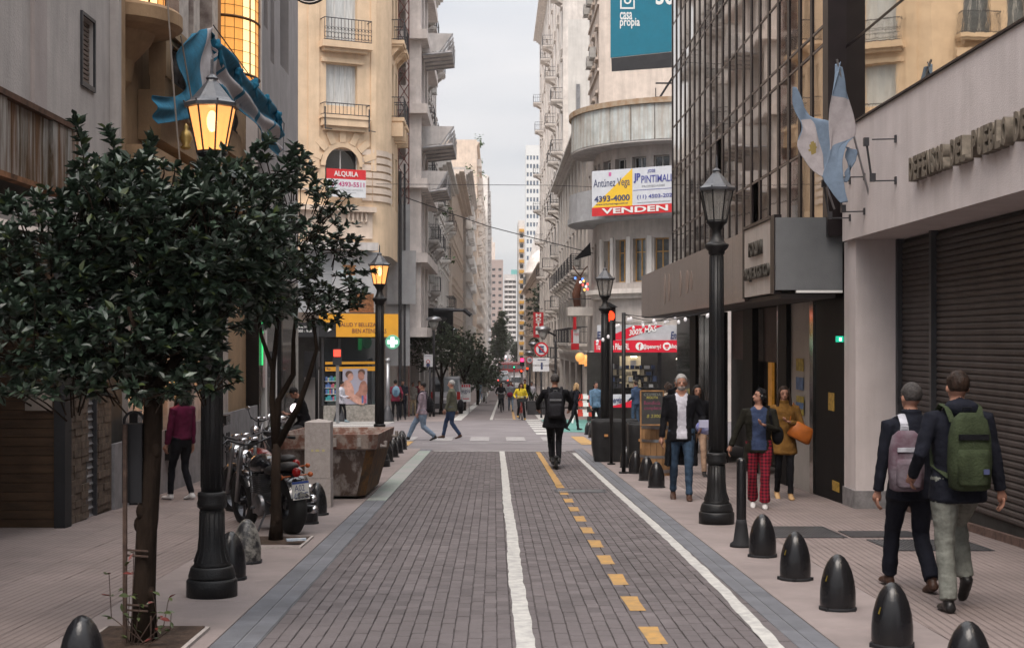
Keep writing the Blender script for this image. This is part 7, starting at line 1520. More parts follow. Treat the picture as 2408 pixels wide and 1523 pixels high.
for xd, Y, nm in ((1189, 600, 'left'), (1206, 600, 'right')):
    b = MB(); b.sm = True; b.ell((PX(xd,Y), Y, PZ(838,Y)), (.45, .1, .45), 8, 6); tag(b.build('distant_headlight', M_('headlight_lit')), f'distant white headlight above the red bus, {nm}most of the pair', 'headlight')
# illuminated globes by the right shops
for i, (xd, yd, m) in enumerate(((1364, 840, mat('globe_lit', (.5, .25, .07), .4, 0, 0, emit=(1, .42, .12), es=.45)), (1377, 845, M_('globe_lit')), (1391, 836, mat('globe_dull', (.42, .40, .38), .3)))):
    b = MB(); b.sm = True; b.ell((PX(xd,62+i), 62+i, PZ(yd,62+i)), (.21, .21, .21), 14, 10); b.sm = False; b.cb((PX(xd,62+i)+.1, 62+i+.1, PZ(yd,62+i)-.25), (.3, .06, .10)); tag(b.build('globe_lamp', m), ['orange lit globe lamp, left one of the pair', 'orange lit globe lamp in the middle of the three', 'unlit pale globe lamp right of the lit ones'][i], 'lamp', 'globe lamps outside the corner cafe')
# ------------------------------------------------------------------ people
def ik(a, c, l1, l2, hint):
    d = c-a; L_ = d.length; mx_ = (l1+l2)*.998
    if L_ > mx_: c = a+d*(mx_/L_); d = c-a; L_ = mx_
    k = (l1*l1-l2*l2+L_*L_)/(2*L_); hgt = math.sqrt(max(0, l1*l1-k*k)); u = d/L_; p = hint-u*hint.dot(u); p = p.normalized() if p.length > 1e-5 else Vector((0,1,0))
    return a+u*k+p*hgt, c
def cl(name, col, rough=.85, **k): return mat('cloth_'+name, col, rough, 0, k.pop('var', .25), k.pop('vs', 9), k.pop('bump', .5), k.pop('bs', 22), .10, **k)
SKIN = mat('skin_tone', (.32, .165, .115), .5, 0, .08, 20); LIP = mat('lip', (.25, .08, .07), .5); EYE = mat('eye_dark', (.02, .015, .012), .3)
HB = mat('hair_black', (.008, .006, .006), .6, 0, .5, 30, .7, 60, spec=.2, aniso=(1, 1, .3)); HBR = mat('hair_brown', (.026, .014, .009), .6, 0, .5, 30, .7, 60, spec=.2, aniso=(1, 1, .3)); HG = mat('hair_grey', (.30, .29, .28), .6, 0, .4, 40, .5, 80); HD = mat('hair_dark_grey', (.05, .044, .042), .7, 0, .5, 40, .5, 80); HL = mat('hair_blonde', (.30, .19, .09), .5, 0, .4, 30, .5, 60, aniso=(1, 1, .3))
def person(label, x, y, rz, h=1.75, feet=((-.09, .26, 0, 0), (.09, -.30, .10, .7)), hands=((-.25, -.10, .80), (.25, .14, .82)), top=None, pants=None, shoes=None, hair=HB, hs='short', inner=None, hem=.84, lean=0, turn=0, vox=.016, fat=1.0, flare=1.0, leg=1.0, sit=None, beard=None, hood=None, nod=0, group=None, collar=None, elbow=None, skirt=None, iw=.045):
    s = h/1.75; R_h = Matrix.Rotation
    mats = [top, pants, shoes, SKIN, inner or top, beard or SKIN]
    b = MB(); V = lambda *p: Vector(p)
    tgt = []
    for (fx, fy, fz, fp) in feet: tgt.append((V(fx, fy, .085+fz), fp))
    hipz = .93
    if sit is not None: hipz = sit
    else:
        for i, (t, fp) in enumerate(tgt):
            hx = (-.09, .09)[i]; d2 = (t.x-hx)**2+t.y**2; hipz = min(hipz, t.z+math.sqrt(max(.01, .845**2-d2)))
    hip = V(0, 0, hipz); up = Matrix.Translation(hip) @ R_h(-lean, 4, 'X') @ Matrix.Translation(-V(0, 0, .93))
    # legs
    for i, (t, fp) in enumerate(tgt):
        hp = hip+V((-.085, .085)[i]*fat, 0, 0); kn, an = ik(hp, t, .44, .41, V(0, 1, 0)); b.mi = 1
        g = leg; b.tube([hp+V(0, 0, .05), hp.lerp(kn, .3), hp.lerp(kn, .75), kn, kn.lerp(an, .3), kn.lerp(an, .75), an+(kn-an)*.03], [(.088*fat, .10*fat), (.088*fat*(.6+.4*g), .10*fat*(.6+.4*g)), (.066*g, .075*g), (.060*g, .066*g), (.058*g, .066*g), (.050*g*flare, .054*g*flare), (.050*g*flare, .058*g*flare)], 12)
        b.mi = 2; Rf = R_h(-fp, 3, 'X'); f = lambda py, pz: an+Rf @ V(0, py, pz)
        b.tube([f(-.055, -.045), f(-.045, -.045), f(.0, -.035), (f(.06, -.05)), f(.13, -.058), f(.175, -.065), f(.19, -.067)], [(.02,.02), (.036,.036), (.041,.052), (.045,.036), (.045,.028), (.033,.020), (.012, .010)], 12)
        b.tube([an+(kn-an)*.08, f(0, -.03)], [(.040,.044), (.040,.050)], 10)
    b.mi = 1; b.sweep([(0,0,hipz-.10,.12*fat,.095*fat), (0,0,hipz-.03,.155*fat,.112*fat), (0,0,hipz+.02,.145*fat,.10*fat), (0,0,hipz+.05,.10*fat,.07*fat)], 18)
    # torso
    b.T = up; b.mi = 0
    secs = [(0,0,1.02,.158*fat,.125*fat), (0,.0,1.12,.158*fat,.120*fat), (0,.0,1.25,.178*fat,.128*fat), (0,-.005,1.36,.185*fat,.125), (0,-.01,1.43,.165,.105), (0,-.01,1.475,.10,.08), (0,-.01,1.50,.06,.06)]
    low = [(0,0,hem,.176*fat*(1.0 if hem > .75 else 1.12),.141*fat*(1 if hem > .75 else 1.15)), (0,0,hem+.02,.190*fat*(1.0 if hem > .75 else 1.12),.152*fat*(1 if hem > .75 else 1.15)), (0,0,.93,.180*fat,.142*fat)] if hem < .92 else [(0,0,hem,.155*fat,.122*fat)]
    coat = hem < .76 and inner is not None
    if coat: low = [(0,0,.82,.178*fat,.138*fat), (0,0,.84,.186*fat,.146*fat), (0,0,.93,.178*fat,.140*fat)]
    b.sweep(low+secs, 20)
    if coat:
        for sx in (-1, 1): b.tube([V(sx*.115*fat, -.02, 1.0), V(sx*.140*fat, -.02, .85), V(sx*.16*fat, -.03, .70), V(sx*.172*fat, -.035, hem)], [(.055,.10), (.05,.11), (.045,.12), (.045,.13)], 12)
        b.tube([V(0, -.09, 1.0), V(0, -.11, .8), V(0, -.12, hem)], [(.14,.05), (.15,.045), (.17,.04)], 14)
    if skirt: b.mi = 1; b.sweep([(0,0,skirt,.20,.17), (0,0,.95,.16,.12)], 18); b.mi = 0
    # arms
    wr = []
    for i, hd in enumerate(hands):
        sx = (-1, 1)[i]; sh = V(sx*.185*(.5+.5*fat), -.01, 1.405); hdv = up.inverted() @ V(*hd) if lean else V(*hd)-V(0, 0, hipz-.93)*0
        hint = V(sx*.35, -1, -.15) if not elbow else V(*elbow[i]); el, w_ = ik(sh, hdv, .285, .255, hint)
        b.mi = 0; b.tube([sh-V(sx*.05, 0, .0), sh, sh.lerp(el, .4), el, el.lerp(w_, .5), w_], [.060, .068, .058, .050, .047, .042], 12); wr.append((el, w_, sx))
    # neck and head
    b.mi = 3; b.tube([V(0, -.01, 1.44), V(0, .008, 1.56)], [.056, .052], 12)
    Hd = Matrix.Translation(V(0, .01, 1.54)) @ R_h(turn, 4, 'Z') @ R_h(-nod, 4, 'X'); b.T = up @ Hd
    b.ell((0, -.008, .105), (.073, .092, .098), 16, 12); b.ell((0, .028, .045), (.054, .062, .062), 14, 10); b.mi = 3
    b.tube([V(0, .092, .085), V(0, .108, .055), V(0, .098, .045)], [.010, .016, .010], 8)
    for sx in (-1, 1): b.ell((sx*.076, -.008, .075), (.012, .02, .03), 8, 6)
    b.ell((0, .082, .018), (.026, .012, .010), 8, 5)
    if beard: b.mi = 5; b.ell((0, .044, .018), (.052, .056, .040), 12, 8)
    if collar or hood:
        b.T = up; b.mi = 0
        if hood: b.ell((0, -.075, 1.48), (.13, .085, .07), 16, 10)
        b.lathe([(.075, 1.45), (.082, 1.52), (.060, 1.53), (.056, 1.46)], 16, cap=False)
    b.T = None
    tmp = bpy.data.objects.new('tmp', b.mesh('tmp', mats)); COL.objects.link(tmp)
    md = tmp.modifiers.new('r', 'REMESH'); md.mode = 'VOXEL'; md.voxel_size = vox; md = tmp.modifiers.new('s', 'SMOOTH'); md.iterations = 3; md.factor = .5
    bpy.context.view_layer.update(); dg = bpy.context.evaluated_depsgraph_get(); me = bpy.data.meshes.new_from_object(tmp.evaluated_get(dg))
    bv = BVHTree.FromPolygons([Vector(v) for v in b.v], b.f); src = b.m
    bb = MB(); bb.sm = True; bb.v = [tuple(v.co) for v in me.vertices]; r = random.Random(len(label)); off = r.uniform(0, 50)
    # cloth folds
    nv = []
    for v in me.vertices:
        c = v.co
        if c.z < 1.46: q = noise.noise(Vector((c.x*7+off, c.y*7, c.z*13)))*.007+noise.noise(Vector((c.x*18, c.y*18+off, c.z*26)))*.003; n_ = v.normal; nv.append((c.x+n_.x*q, c.y+n_.y*q, c.z+n_.z*q))
        else: nv.append(tuple(c))
    bb.v = nv
    inv = up.inverted()
    for p in me.polygons:
        c = p.center; hit = bv.find_nearest(c); mi = src[hit[2]] if hit and hit[2] is not None else 0
        if inner and mi == 0:
            q = inv @ c; sh_ = .0+max(0, q.z-1.30)*.16+(.012 if q.z < 1.0 else 0)
            if coat and q.z > 1.44 and q.y > .0 and abs(q.x) < .02+(q.z-1.44)*.9: bb.f.append(list(p.vertices)); bb.m.append(3); bb.s.append(True); continue
            if q.y > .03 and abs(q.x) < sh_+iw and q.z > (.86 if coat else hem): mi = 4
        bb.f.append(list(p.vertices)); bb.m.append(mi); bb.s.append(True)
    # hands with five fingers
    bb.mi = 3
    for el, w_, sx in wr:
        d = (w_-el).normalized(); e2 = up.to_3x3() @ d; W_ = up @ w_
        side = e2.cross(V(0, 1, 0)); side = side.normalized() if side.length > .2 else V(1, 0, 0); fw = side.cross(e2).normalized()*-1
        if fw.y < 0: fw = -fw
        nrm = e2.cross(fw).normalized()
        bb.tube([W_-e2*.02, W_+e2*.02, W_+e2*.05, W_+e2*.085], [(.024,.024), (.028,.018), (.038,.017), (.034,.013)] if abs(fw.dot(V(0,0,1))) >= 0 else .02, 10)
        tq = (W_-e2*.02, W_+e2*.085)
        for k, (o_, L_) in enumerate(((-.030, .062), (-.010, .075), (.010, .080), (.030, .072))):
            # fingers spread across fw, bend slightly towards the palm
            p0 = W_+e2*.078+fw*o_; pn = nrm*(-sx); p1 = p0+e2*L_*.45+pn*.008; p2 = p1+e2*L_*.32+pn*.018; p3 = p2+e2*L_*.22+pn*.02
            bb.tube([p0-e2*.02, p0, p1, p2, p3], [.0085, .0088, .0082, .0075, .006], 7)
        p0 = W_+e2*.03+fw*.030; bb.tube([p0-fw*.01, p0+e2*.03+fw*.02, p0+e2*.055+fw*.024, p0+e2*.075+fw*.018], [.012, .0115, .010, .007], 7)
    # eyes and brows
    bb.T = up @ Hd
    for sx in (-1, 1):
        bb.mi = 3; bb.ell((sx*.030, .078, .088), (.014, .008, .008), 8, 6)
    bb.T = None
    root = thing('person', label, 'person', (0,0,0), group)
    ob = bb.build('body', mats, root)
    b2 = MB(); b2.sm = True; b2.T = up @ Hd
    for sx in (-1, 1): b2.ell((sx*.030, .0845, .088), (.010, .004, .0055), 8, 6)
    b2.build('eyes', EYE, root)
    b2 = MB(); b2.sm = True; b2.T = up @ Hd
    for sx in (-1, 1): b2.tube([V(sx*.014, .090, .105), V(sx*.032, .088, .110), V(sx*.048, .078, .104)], .0045, 5)
    b2.build('eyebrows', hair, root)
    bpy.data.objects.remove(tmp)
    # hair
    hb = MB(); hb.sm = True; hb.T = up @ Hd
    if hs != 'bald':
        vs0 = len(hb.v)
        hb.ell((0, -.018, .118), (.081, .094, .096), 22, 16)
        if hs in ('long', 'pony'):
            L_ = .30 if hs == 'long' else .12
            hb.sweep([(0, -.065, .14-L_-.06, .05, .02), (0, -.068, .14-L_, .085, .035), (0, -.066, .02, .098, .05), (0, -.045, .09, .088, .06), (0, -.03, .15, .07, .06)], 18)
            if hs == 'long':
                for sx in (-1, 1): hb.tube([V(sx*.062, .02, .16), V(sx*.082, .015, .09), V(sx*.092, .015, .0), V(sx*.095, .03, -.10), V(sx*.085, .045, -.20)], [(.02,.03), (.018,.035), (.022,.038), (.022,.035), (.008,.012)], 8)
        iv = (up @ Hd).inverted(); out_v = []
        for v in hb.v:
            q = iv @ Vector(v); n_ = 1+.10*noise.noise(q*30)+.07*noise.noise(q*75)
            front = q.y > .045 and q.z < .145
            if hs == 'short' and q.z < .055+.5*max(0, q.y+.0): q = Vector((q.x*.82, q.y*.80-.0, max(q.z, .045)))
            elif front and abs(q.x) < .055 and len(out_v) < 374: q = Vector((q.x, min(q.y, .045), q.z))
            c = Vector((0, -.02, q.z)); q = c+(q-c)*n_; out_v.append(tuple((up @ Hd) @ q))
        hb.v = out_v
        hb.build('hair', hair, root)
    root.location = (x, y, gz(y)); root.scale = (s, s, s); root.rotation_euler = (0, 0, rz)
    return root, up, wr
def loc(root, p):
    M = Matrix.Translation(root.location) @ root.rotation_euler.to_matrix().to_4x4() @ Matrix.Scale(root.scale[0], 4); return M @ Vector(p), M
def backpack(root, up, label, m, m2, c=(0, -.20, 1.20), size=(.16, .085, .24), straps=True, logo=None):
    _, M = loc(root, (0,0,0)); M = M @ up; t = thing('backpack', label, 'backpack', tuple(M @ Vector(c))); w_, d, hh = size
    b = MB(); b.T = M; b.sm = True; X_, Y_, Z_ = c; n = 20
    def rs(z_, sx, sy, oy=0): return [(X_+sx*w_*math.copysign(abs(math.cos(2*math.pi*k/n))**.55, math.cos(2*math.pi*k/n)), Y_+oy+sy*d*math.copysign(abs(math.sin(2*math.pi*k/n))**.6, math.sin(2*math.pi*k/n)), z_) for k in range(n)]
    S_ = [rs(Z_-hh, .72, .7), rs(Z_-hh*.93, .95, .95), rs(Z_-hh*.3, 1.03, 1.05), rs(Z_+hh*.4, .97, .95), rs(Z_+hh*.82, .80, .78), rs(Z_+hh, .45, .5)]
    b.add([p for s in S_ for p in s], [(j*n+k, j*n+(k+1) % n, (j+1)*n+(k+1) % n, (j+1)*n+k) for j in range(5) for k in range(n)]+[tuple(range(n-1,-1,-1)), tuple(5*n+k for k in range(n))]); b.build('bag', m, t)
    b = MB(); b.T = M; b.sm = True; S2 = [[(X_+(p[0]-X_)*.8, Y_+(p[1]-Y_)*.6-d*.75, p[2]) for p in rs(z_, a, 1)] for z_, a in ((Z_-hh*.86, .75), (Z_-hh*.80, .95), (Z_-hh*.1, 1.0), (Z_+.02, .9))]
    b.add([p for s in S2 for p in s], [(j*n+k, j*n+(k+1) % n, (j+1)*n+(k+1) % n, (j+1)*n+k) for j in range(3) for k in range(n)]+[tuple(range(n-1,-1,-1)), tuple(3*n+k for k in range(n))]); b.build('pocket', m, t)
    b = MB(); b.T = M; b.box(X_-w_*.72, X_+w_*.72, Y_-d*1.12, Y_-d*.9, Z_+hh*.32, Z_+hh*.46); b.build('band', m2, t)
    if straps:
        for sx in (-1, 1):
            b = MB(); b.T = M; b.tube([(sx*w_*.7, Y_+d*.6, Z_+hh*.75), (sx*.115, -.11, 1.485), (sx*.125, -.02, 1.505), (sx*.135, .10, 1.42), (sx*.14, .14, 1.25), (sx*.17, .03, 1.06), (sx*w_*.8, Y_+d*.7, Z_-hh*.7)], [(.024, .009)]*7, 8); b.build('strap', m, t)
    b = MB(); b.T = M; b.tube([(X_-.03, Y_+d*.5, Z_+hh*.93), (X_-.03, Y_+d*.5, Z_+hh*1.12), (X_+.03, Y_+d*.5, Z_+hh*1.12), (X_+.03, Y_+d*.5, Z_+hh*.93)], .007, 6); b.build('top_loop', m2, t)
    if logo: b = MB(); b.T = M; b.box(X_+w_*.35, X_+w_*.62, Y_-d*1.62, Y_-d*1.5, Z_-hh*.55, Z_-hh*.42); b.build('label_patch', logo, t)
    return t
BLK = cl('black', (.008, .008, .010)); NVY = cl('navy_black', (.010, .011, .017)); JEAN = cl('jean', (.040, .068, .11), vs=14); LJ = cl('light_jean', (.15, .20, .27), vs=12); KH = cl('sage_trousers', (.16, .165, .145)); WHT = cl('white', (.46, .45, .50)); MUS = cl('mustard', (.155, .078, .02)); OLV = cl('dark_olive', (.016, .015, .011)); OL2 = cl('olive_jacket', (.07, .07, .05)); BUR = cl('burgundy', (.085, .010, .032)); NV2 = cl('navy_sweater', (.035, .05, .10)); GRP = cl('faded_grey', (.25, .20, .23)); YLW = cl('yellow', (.55, .40, .03)); DEN = cl('denim_jacket', (.10, .17, .25)); TAN = cl('tan', (.38, .30, .20)); PNK = cl('pink', (.45, .08, .13)); GRY = cl('grey', (.16, .17, .19)); RDB = cl('red_sleeve', (.16, .02, .04)); CRM = cl('cream_coat', (.42, .36, .29))
SB = mat('shoe_black', (.015, .014, .014), .35, 0, .2); SBR = mat('shoe_brown', (.06, .03, .02), .45, 0, .3, 12); SWH = mat('shoe_white', (.55, .53, .52), .5, 0, .1); STN = mat('boot_tan', (.40, .25, .12), .6, 0, .2); SOC = mat('shoe_ochre', (.42, .24, .05), .6)
# red and black plaid for the loose trousers
pl = mat('plaid_red', (.27, .010, .028), .85, 0, .15, 12, .5, 22); t = pl.node_tree; bs_ = t.nodes['Principled BSDF']; src = bs_.inputs['Base Color'].links[0].from_socket
g_ = t.nodes.new('ShaderNodeNewGeometry'); sp_n = t.nodes.new('ShaderNodeSeparateXYZ'); t.links.new(g_.outputs['Position'], sp_n.inputs[0])
prev = None
for ax, sc in (('X', 22), ('Z', 22), ('Y', 11)):
    m1_ = t.nodes.new('ShaderNodeMath'); m1_.operation = 'MULTIPLY'; m1_.inputs[1].default_value = sc; t.links.new(sp_n.outputs[ax], m1_.inputs[0]); m2_ = t.nodes.new('ShaderNodeMath'); m2_.operation = 'FRACT'; t.links.new(m1_.outputs[0], m2_.inputs[0]); m3_ = t.nodes.new('ShaderNodeMath'); m3_.operation = 'GREATER_THAN'; m3_.inputs[1].default_value = .52 if ax != 'Y' else .8; t.links.new(m2_.outputs[0], m3_.inputs[0])
    if prev is None: prev = m3_.outputs[0]
    elif ax == 'Z': q_ = t.nodes.new('ShaderNodeMath'); q_.operation = 'ADD'; t.links.new(prev, q_.inputs[0]); t.links.new(m3_.outputs[0], q_.inputs[1]); prev = q_.outputs[0]
mm_ = t.nodes.new('ShaderNodeMath'); mm_.operation = 'MULTIPLY'; mm_.inputs[1].default_value = .46; t.links.new(prev, mm_.inputs[0]); mx_ = t.nodes.new('ShaderNodeMix'); mx_.data_type = 'RGBA'; t.links.new(mm_.outputs[0], mx_.inputs[0]); t.links.new(src, mx_.inputs[6]); mx_.inputs[7].default_value = (.012, .004, .008, 1); t.links.new(mx_.outputs[2], bs_.inputs['Base Color'])
D = rad
# two men with backpacks walking away on the right
rA, uA, wA = person('balding man in black walking away with a grey and maroon backpack on one shoulder', 3.44, 11.75, D(3), 1.78, ((-.08, .30, 0, 0), (.12, -.16, .02, .25)), ((-.27, .02, .84), (.22, .12, .95)), NVY, NVY, SBR, HD, 'short', vox=.0095, hem=.80, turn=D(12), collar=True, leg=1.12, flare=1.15, fat=1.04)
backpack(rA, uA, 'grey and maroon backpack slung on the balding man in black', cl('pack_grey', (.18, .16, .18), col2=(.085, .045, .06), var=1, vs=5), cl('pack_pale', (.40, .40, .44)), c=(-.11, -.205, 1.13), size=(.135, .08, .24), straps=False)
_, M = loc(rA, (0,0,0)); b = MB(); b.T = M @ uA; b.tube([(-.10, -.14, 1.30), (-.10, -.13, 1.42), (-.10, -.06, 1.49), (-.11, .06, 1.46)], [(.032, .008)]*4, 8); tag(b.build('bag_strap', M_('cloth_pack_pale')), 'wide pale strap over the left shoulder of the balding man', 'strap')
_, M = loc(rA, (0,0,0)); b = MB(); b.T = M; b.box(.14, .18, .05, .08, .86, .99); b.build; tag(b.build('yellow_packet', mat('packet_yellow', (.50, .28, .02), .5)), 'small yellow packet held between the two walking men', 'packet')
rB, uB, wB = person('man in dark hooded jacket and sage trousers walking away with a green backpack', 3.50, 10.75, D(2), 1.82, ((-.11, -.08, 0, 0), (.12, .22, .10, -.2)) and ((-.10, -.10, .0, .0), (.13, .20, .12, .85)), ((-.29, .12, .98), (.33, .02, .86)), NVY, KH, SB, HBR, 'short', vox=.0095, hem=.80, hood=True, leg=1.14, flare=1.12, fat=1.12)
backpack(rB, uB, 'moss green backpack on the man in the hooded jacket', cl('pack_green', (.034, .044, .023), bs=60), BLK, c=(0, -.235, 1.18), size=(.148, .085, .275), logo=M_('print_navy'))
# grey haired man in a long open coat, facing the camera
rC, uC, wC = person('grey bearded man in long black open coat, white shirt and jeans walking this way', PX(1602, 20.7), 20.7, D(176), 1.84, ((-.10, .10, 0, 0), (.10, -.22, .03, .35)), ((-.27, .20, 1.03), (.28, .05, .80)), BLK, JEAN, SBR, HG, 'short', inner=WHT, iw=.060, hem=.48, beard=HG, vox=.0105, leg=.98, fat=1.1, collar=True)
_, M = loc(rC, (0,0,0)); pk = thing('parcel', 'blue and white wrapped parcel under the arm of the grey bearded man', 'parcel', tuple(M @ Vector((-.30, .22, 1.02)))); b = MB(); b.T = M; b.sm = True; b.ell((-.33, .22, 1.02), (.15, .12, .10), 14, 10); b.build('wrapping', mat('parcel_blue', (.035, .04, .30), .4, 0, 1, 9, .4, 20, col2=(.42, .44, .58)), pk); b = MB(); b.T = M; b.cb((-.31, .29, 1.07), (.18, .10, .10)); b.build('white_side', mat('parcel_white', (.42, .42, .55), .4), pk)
# woman in plaid trousers looking left, woman in mustard coat behind her
rD, uD, wD = person('woman in plaid red trousers and dark jacket with headphones looking to her side', PX(1784, 19.4), 19.4, D(172), 1.64, ((-.08, .10, 0, 0), (.08, -.16, .02, .2)), ((-.08, .24, 1.22), (.42, .05, .86)), OLV, pl, SWH, HB, 'pony', inner=NV2, hem=.66, vox=.0105, fat=1.14, leg=1.16, flare=1.35, iw=.095, turn=D(-62), nod=D(-12), elbow=((-.6, -.4, -.5), (.3, -1, 0)))
_, M = loc(rD, (0,0,0)); hp = thing('headphones', 'black headphones on the woman in plaid trousers', 'headphones', tuple(M @ Vector((0, 0, 1.65)))); Hh = M @ uD @ Matrix.Translation((0, .01, 1.54)) @ Matrix.Rotation(D(-62), 4, 'Z')
b = MB(); b.T = Hh; b.tube([(.092*math.cos(a), -.01, .10+.115*math.sin(a)) for a in [math.pi*i/12 for i in range(13)]], .010, 6); b.build('headband', BLK, hp)
for sx in (-1, 1): b = MB(); b.T = Hh; b.sm = True; b.ell((sx*.09, -.01, .075), (.022, .035, .042), 12, 8); b.build('ear_cup', M_('black_gloss'), hp)
bg_ = thing('shoulder_bag', 'dark shoulder bag strap and bag of the woman in plaid trousers', 'bag', tuple(M @ Vector((-.25, 0, 1.1)))); b = MB(); b.T = M; b.sm = True; b.ell((-.27, -.02, 1.06), (.09, .12, .14), 14, 10); b.build('bag', BLK, bg_); b = MB(); b.T = M @ uD; b.tube([(-.20, .06, 1.12), (-.16, .10, 1.36), (-.14, .0, 1.49), (-.17, -.1, 1.30)], [(.02, .006)]*4, 6); b.build('strap', BLK, bg_)
rE, uE, wE = person('long haired woman in mustard coat carrying an orange bag behind the plaid trousers', PX(1843, 20.9), 20.9, D(178), 1.67, ((-.08, .14, 0, 0), (.08, -.16, .02, .3)), ((-.06, .20, 1.20), (.28, .05, .84)), MUS, BLK, STN, HBR, 'long', inner=None, hem=.70, vox=.0105, collar=True, leg=.9, elbow=((-.7, -.3, -.6), (.3, -1, 0)))
_, M = loc(rE, (0,0,0)); bg_ = thing('handbag', 'orange leather handbag under the arm of the woman in mustard', 'bag', tuple(M @ Vector((-.22, .12, 1.0)))); b = MB(); b.sm = True; b.T = M @ Matrix.Translation((-.24, .16, 1.03)) @ Matrix.Rotation(D(-28), 4, 'Y'); OR = mat('orange_leather', (.36, .10, .015), .5, 0, .2, 8, .2, 40)
b.sweep([(0,0,-.13,.15,.04), (0,0,-.11,.19,.06), (0,0,0,.185,.06), (0,0,.10,.15,.035), (0,0,.13,.13,.012)], 18); b.build('bag', OR, bg_); b = MB(); b.T = M @ uE; b.tube([(-.38, .10, 1.02), (-.20, .05, 1.35), (-.15, .0, 1.49), (-.05, .18, 1.15)], [(.014, .005)]*4, 6); b.build('handle', OR, bg_)
# woman in burgundy on the left, face turned away under the leaves
rF, uF, wF = person('woman in burgundy sweater, black trousers and white shoes under the near tree', PX(428, 20.7), 20.7, D(55), 1.66, ((-.09, .16, 0, 0), (.09, -.12, .01, .1)), ((-.22, .10, .86), (.24, .02, .84)), BUR, BLK, SWH, HB, 'long', hem=.95, vox=.012, leg=.92)
# scooter rider
rG, uG, wG = person('man in black riding an electric scooter away down the lane with a black backpack', PX(1305, 28.3), 28.3, 0, 1.87, ((-.06, .12, .10, 0), (.06, -.16, .10, 0)), ((-.30, .38, 1.08), (.30, .38, 1.08)), BLK, BLK, SB, HD, 'short', hem=.74, vox=.0125, fat=1.13, elbow=((-.8, -.5, -.4), (.8, -.5, -.4)))
backpack(rG, uG, 'black backpack on the scooter rider', cl('pack_black', (.022, .022, .026)), M_('steel'), c=(0, -.21, 1.18), size=(.15, .08, .24))
_, M = loc(rG, (0,0,0)); sc = thing('electric_scooter', 'black electric scooter ridden by the man in black', 'scooter', tuple(rG.location)); b = MB(); b.T = M; b.box(-.08, .08, -.40, .42, .10, .155); b.build('deck', M_('black_matt'), sc)
for yy in (-.48, .58): b = MB(); b.T = M; b.sm = True; b.lathe([(.08,-.03),(.105,-.02),(.11,0),(.105,.02),(.08,.03)], 20, (0, yy, .11), M=Matrix.Rotation(rad(90), 3, 'Y')); b.build('wheel', M_('rubber'), sc)
b = MB(); b.T = M; b.sm = True; b.tube([(0, .58, .11), (0, .50, .22), (0, .40, 1.08)], .022, 8); b.tube([(-.30, .40, 1.10), (.30, .40, 1.10)], .014, 8); b.build('steering_column', M_('black_matt'), sc)
b = MB(); b.T = M; b.sm = True; b.ell((0, -.50, .24), (.05, .09, .03), 10, 6); b.build('rear_mudguard', M_('black_matt'), sc)
# crossing and background people
def ped(label, xd, Y, rz, **k):
    k.setdefault('vox', .018 if Y < 70 else .024); return person(label, PX(xd, Y), Y, rz, **k)
r1, u1, w1 = ped('man in faded grey jacket and light jeans striding over the crossing', 994, 41.2, D(82), h=1.81, fat=1.12, feet=((-.07, -.36, .04, .3), (.07, .42, .0, -.15)), hands=((-.2, .1, .86), (.2, -.02, .80)), top=GRP, pants=LJ, shoes=SB, hair=HB, leg=1.15, hem=.84)
backpack(r1, u1, 'small black bag on the back of the man in light jeans', BLK, BLK, c=(.02, -.20, 1.1), size=(.12, .08, .2))
r2, u2, w2_ = ped('white haired older man in olive jacket crossing with a dark bag', 1062, 42.6, D(82), h=1.79, feet=((-.07, -.26, .03, .3), (.07, .26, 0, 0)), hands=((-.2, .16, .84), (.2, -.12, .82)), top=OL2, pants=cl('dark_jean', (.025, .04, .08)), shoes=SBR, hair=HG, fat=1.22, hem=.84)
_, M = loc(r2, (0,0,0)); b = MB(); b.T = M; b.sm = True; b.ell((.05, -.26, .95), (.10, .10, .19), 14, 10); tag(b.build('dark_bag', BLK), 'dark bag behind the white haired man crossing', 'bag')
r3, u3, _w = ped('person in white tunic and black trousers reading before the perfume poster', 803, 59, D(250), h=1.72, feet=((-.08, .16, 0, 0), (.08, -.2, .02, .2)), hands=((-.1, .28, 1.08), (.12, .28, 1.06)), top=WHT, pants=BLK, shoes=cl('shoe_teal', (.2, .28, .32)), hair=HB, hem=.80, leg=.85, nod=D(15))
ped('person seen from behind in black trousers with red sleeves at the pharmacy corner', 930, 61, D(8), h=1.76, feet=((-.1, .04, 0, 0), (.1, -.04, 0, 0)), hands=((-.24, .16, .98), (.28, .05, .95)), top=RDB, pants=BLK, shoes=SB, hair=HB, fat=1.1)
rr3 = bpy.data.objects[-1] if False else None
root = thing('backpack', 'pale blue backpack on the person with red sleeves', 'backpack', (PX(931,60.7), 60.7, gz(61)+1.25)); b = MB(); b.sm = True; b.ell((PX(931,60.7), 60.72, gz(61)+1.27), (.17, .10, .24), 16, 12); b.build('bag', cl('pack_blue', (.16, .27, .35)), root); b = MB(); b.box(PX(931,60.7)-.07, PX(931,60.7)+.07, 60.60, 60.64, gz(61)+1.12, gz(61)+1.34); b.build('pocket', cl('pack_blue_dark', (.07, .12, .18)), root)
ped('man in dark jacket looking down behind the person with red sleeves', 947, 63, D(190), h=1.78, feet=((-.1, .04, 0, 0), (.1, -.04, 0, 0)), hands=((-.15, .26, 1.1), (.2, .2, 1.0)), top=NVY, pants=NVY, shoes=SB, hair=HB, nod=D(20))
ped('person in grey top and beige trousers standing behind the man in jeans', 971, 70, D(200), h=1.66, feet=((-.1, .04, 0, 0), (.1, -.04, 0, 0)), hands=((-.15, .2, 1.05), (.2, .1, .9)), top=cl('beige_grey', (.22, .20, .18)), pants=TAN, shoes=SB, hair=HB)
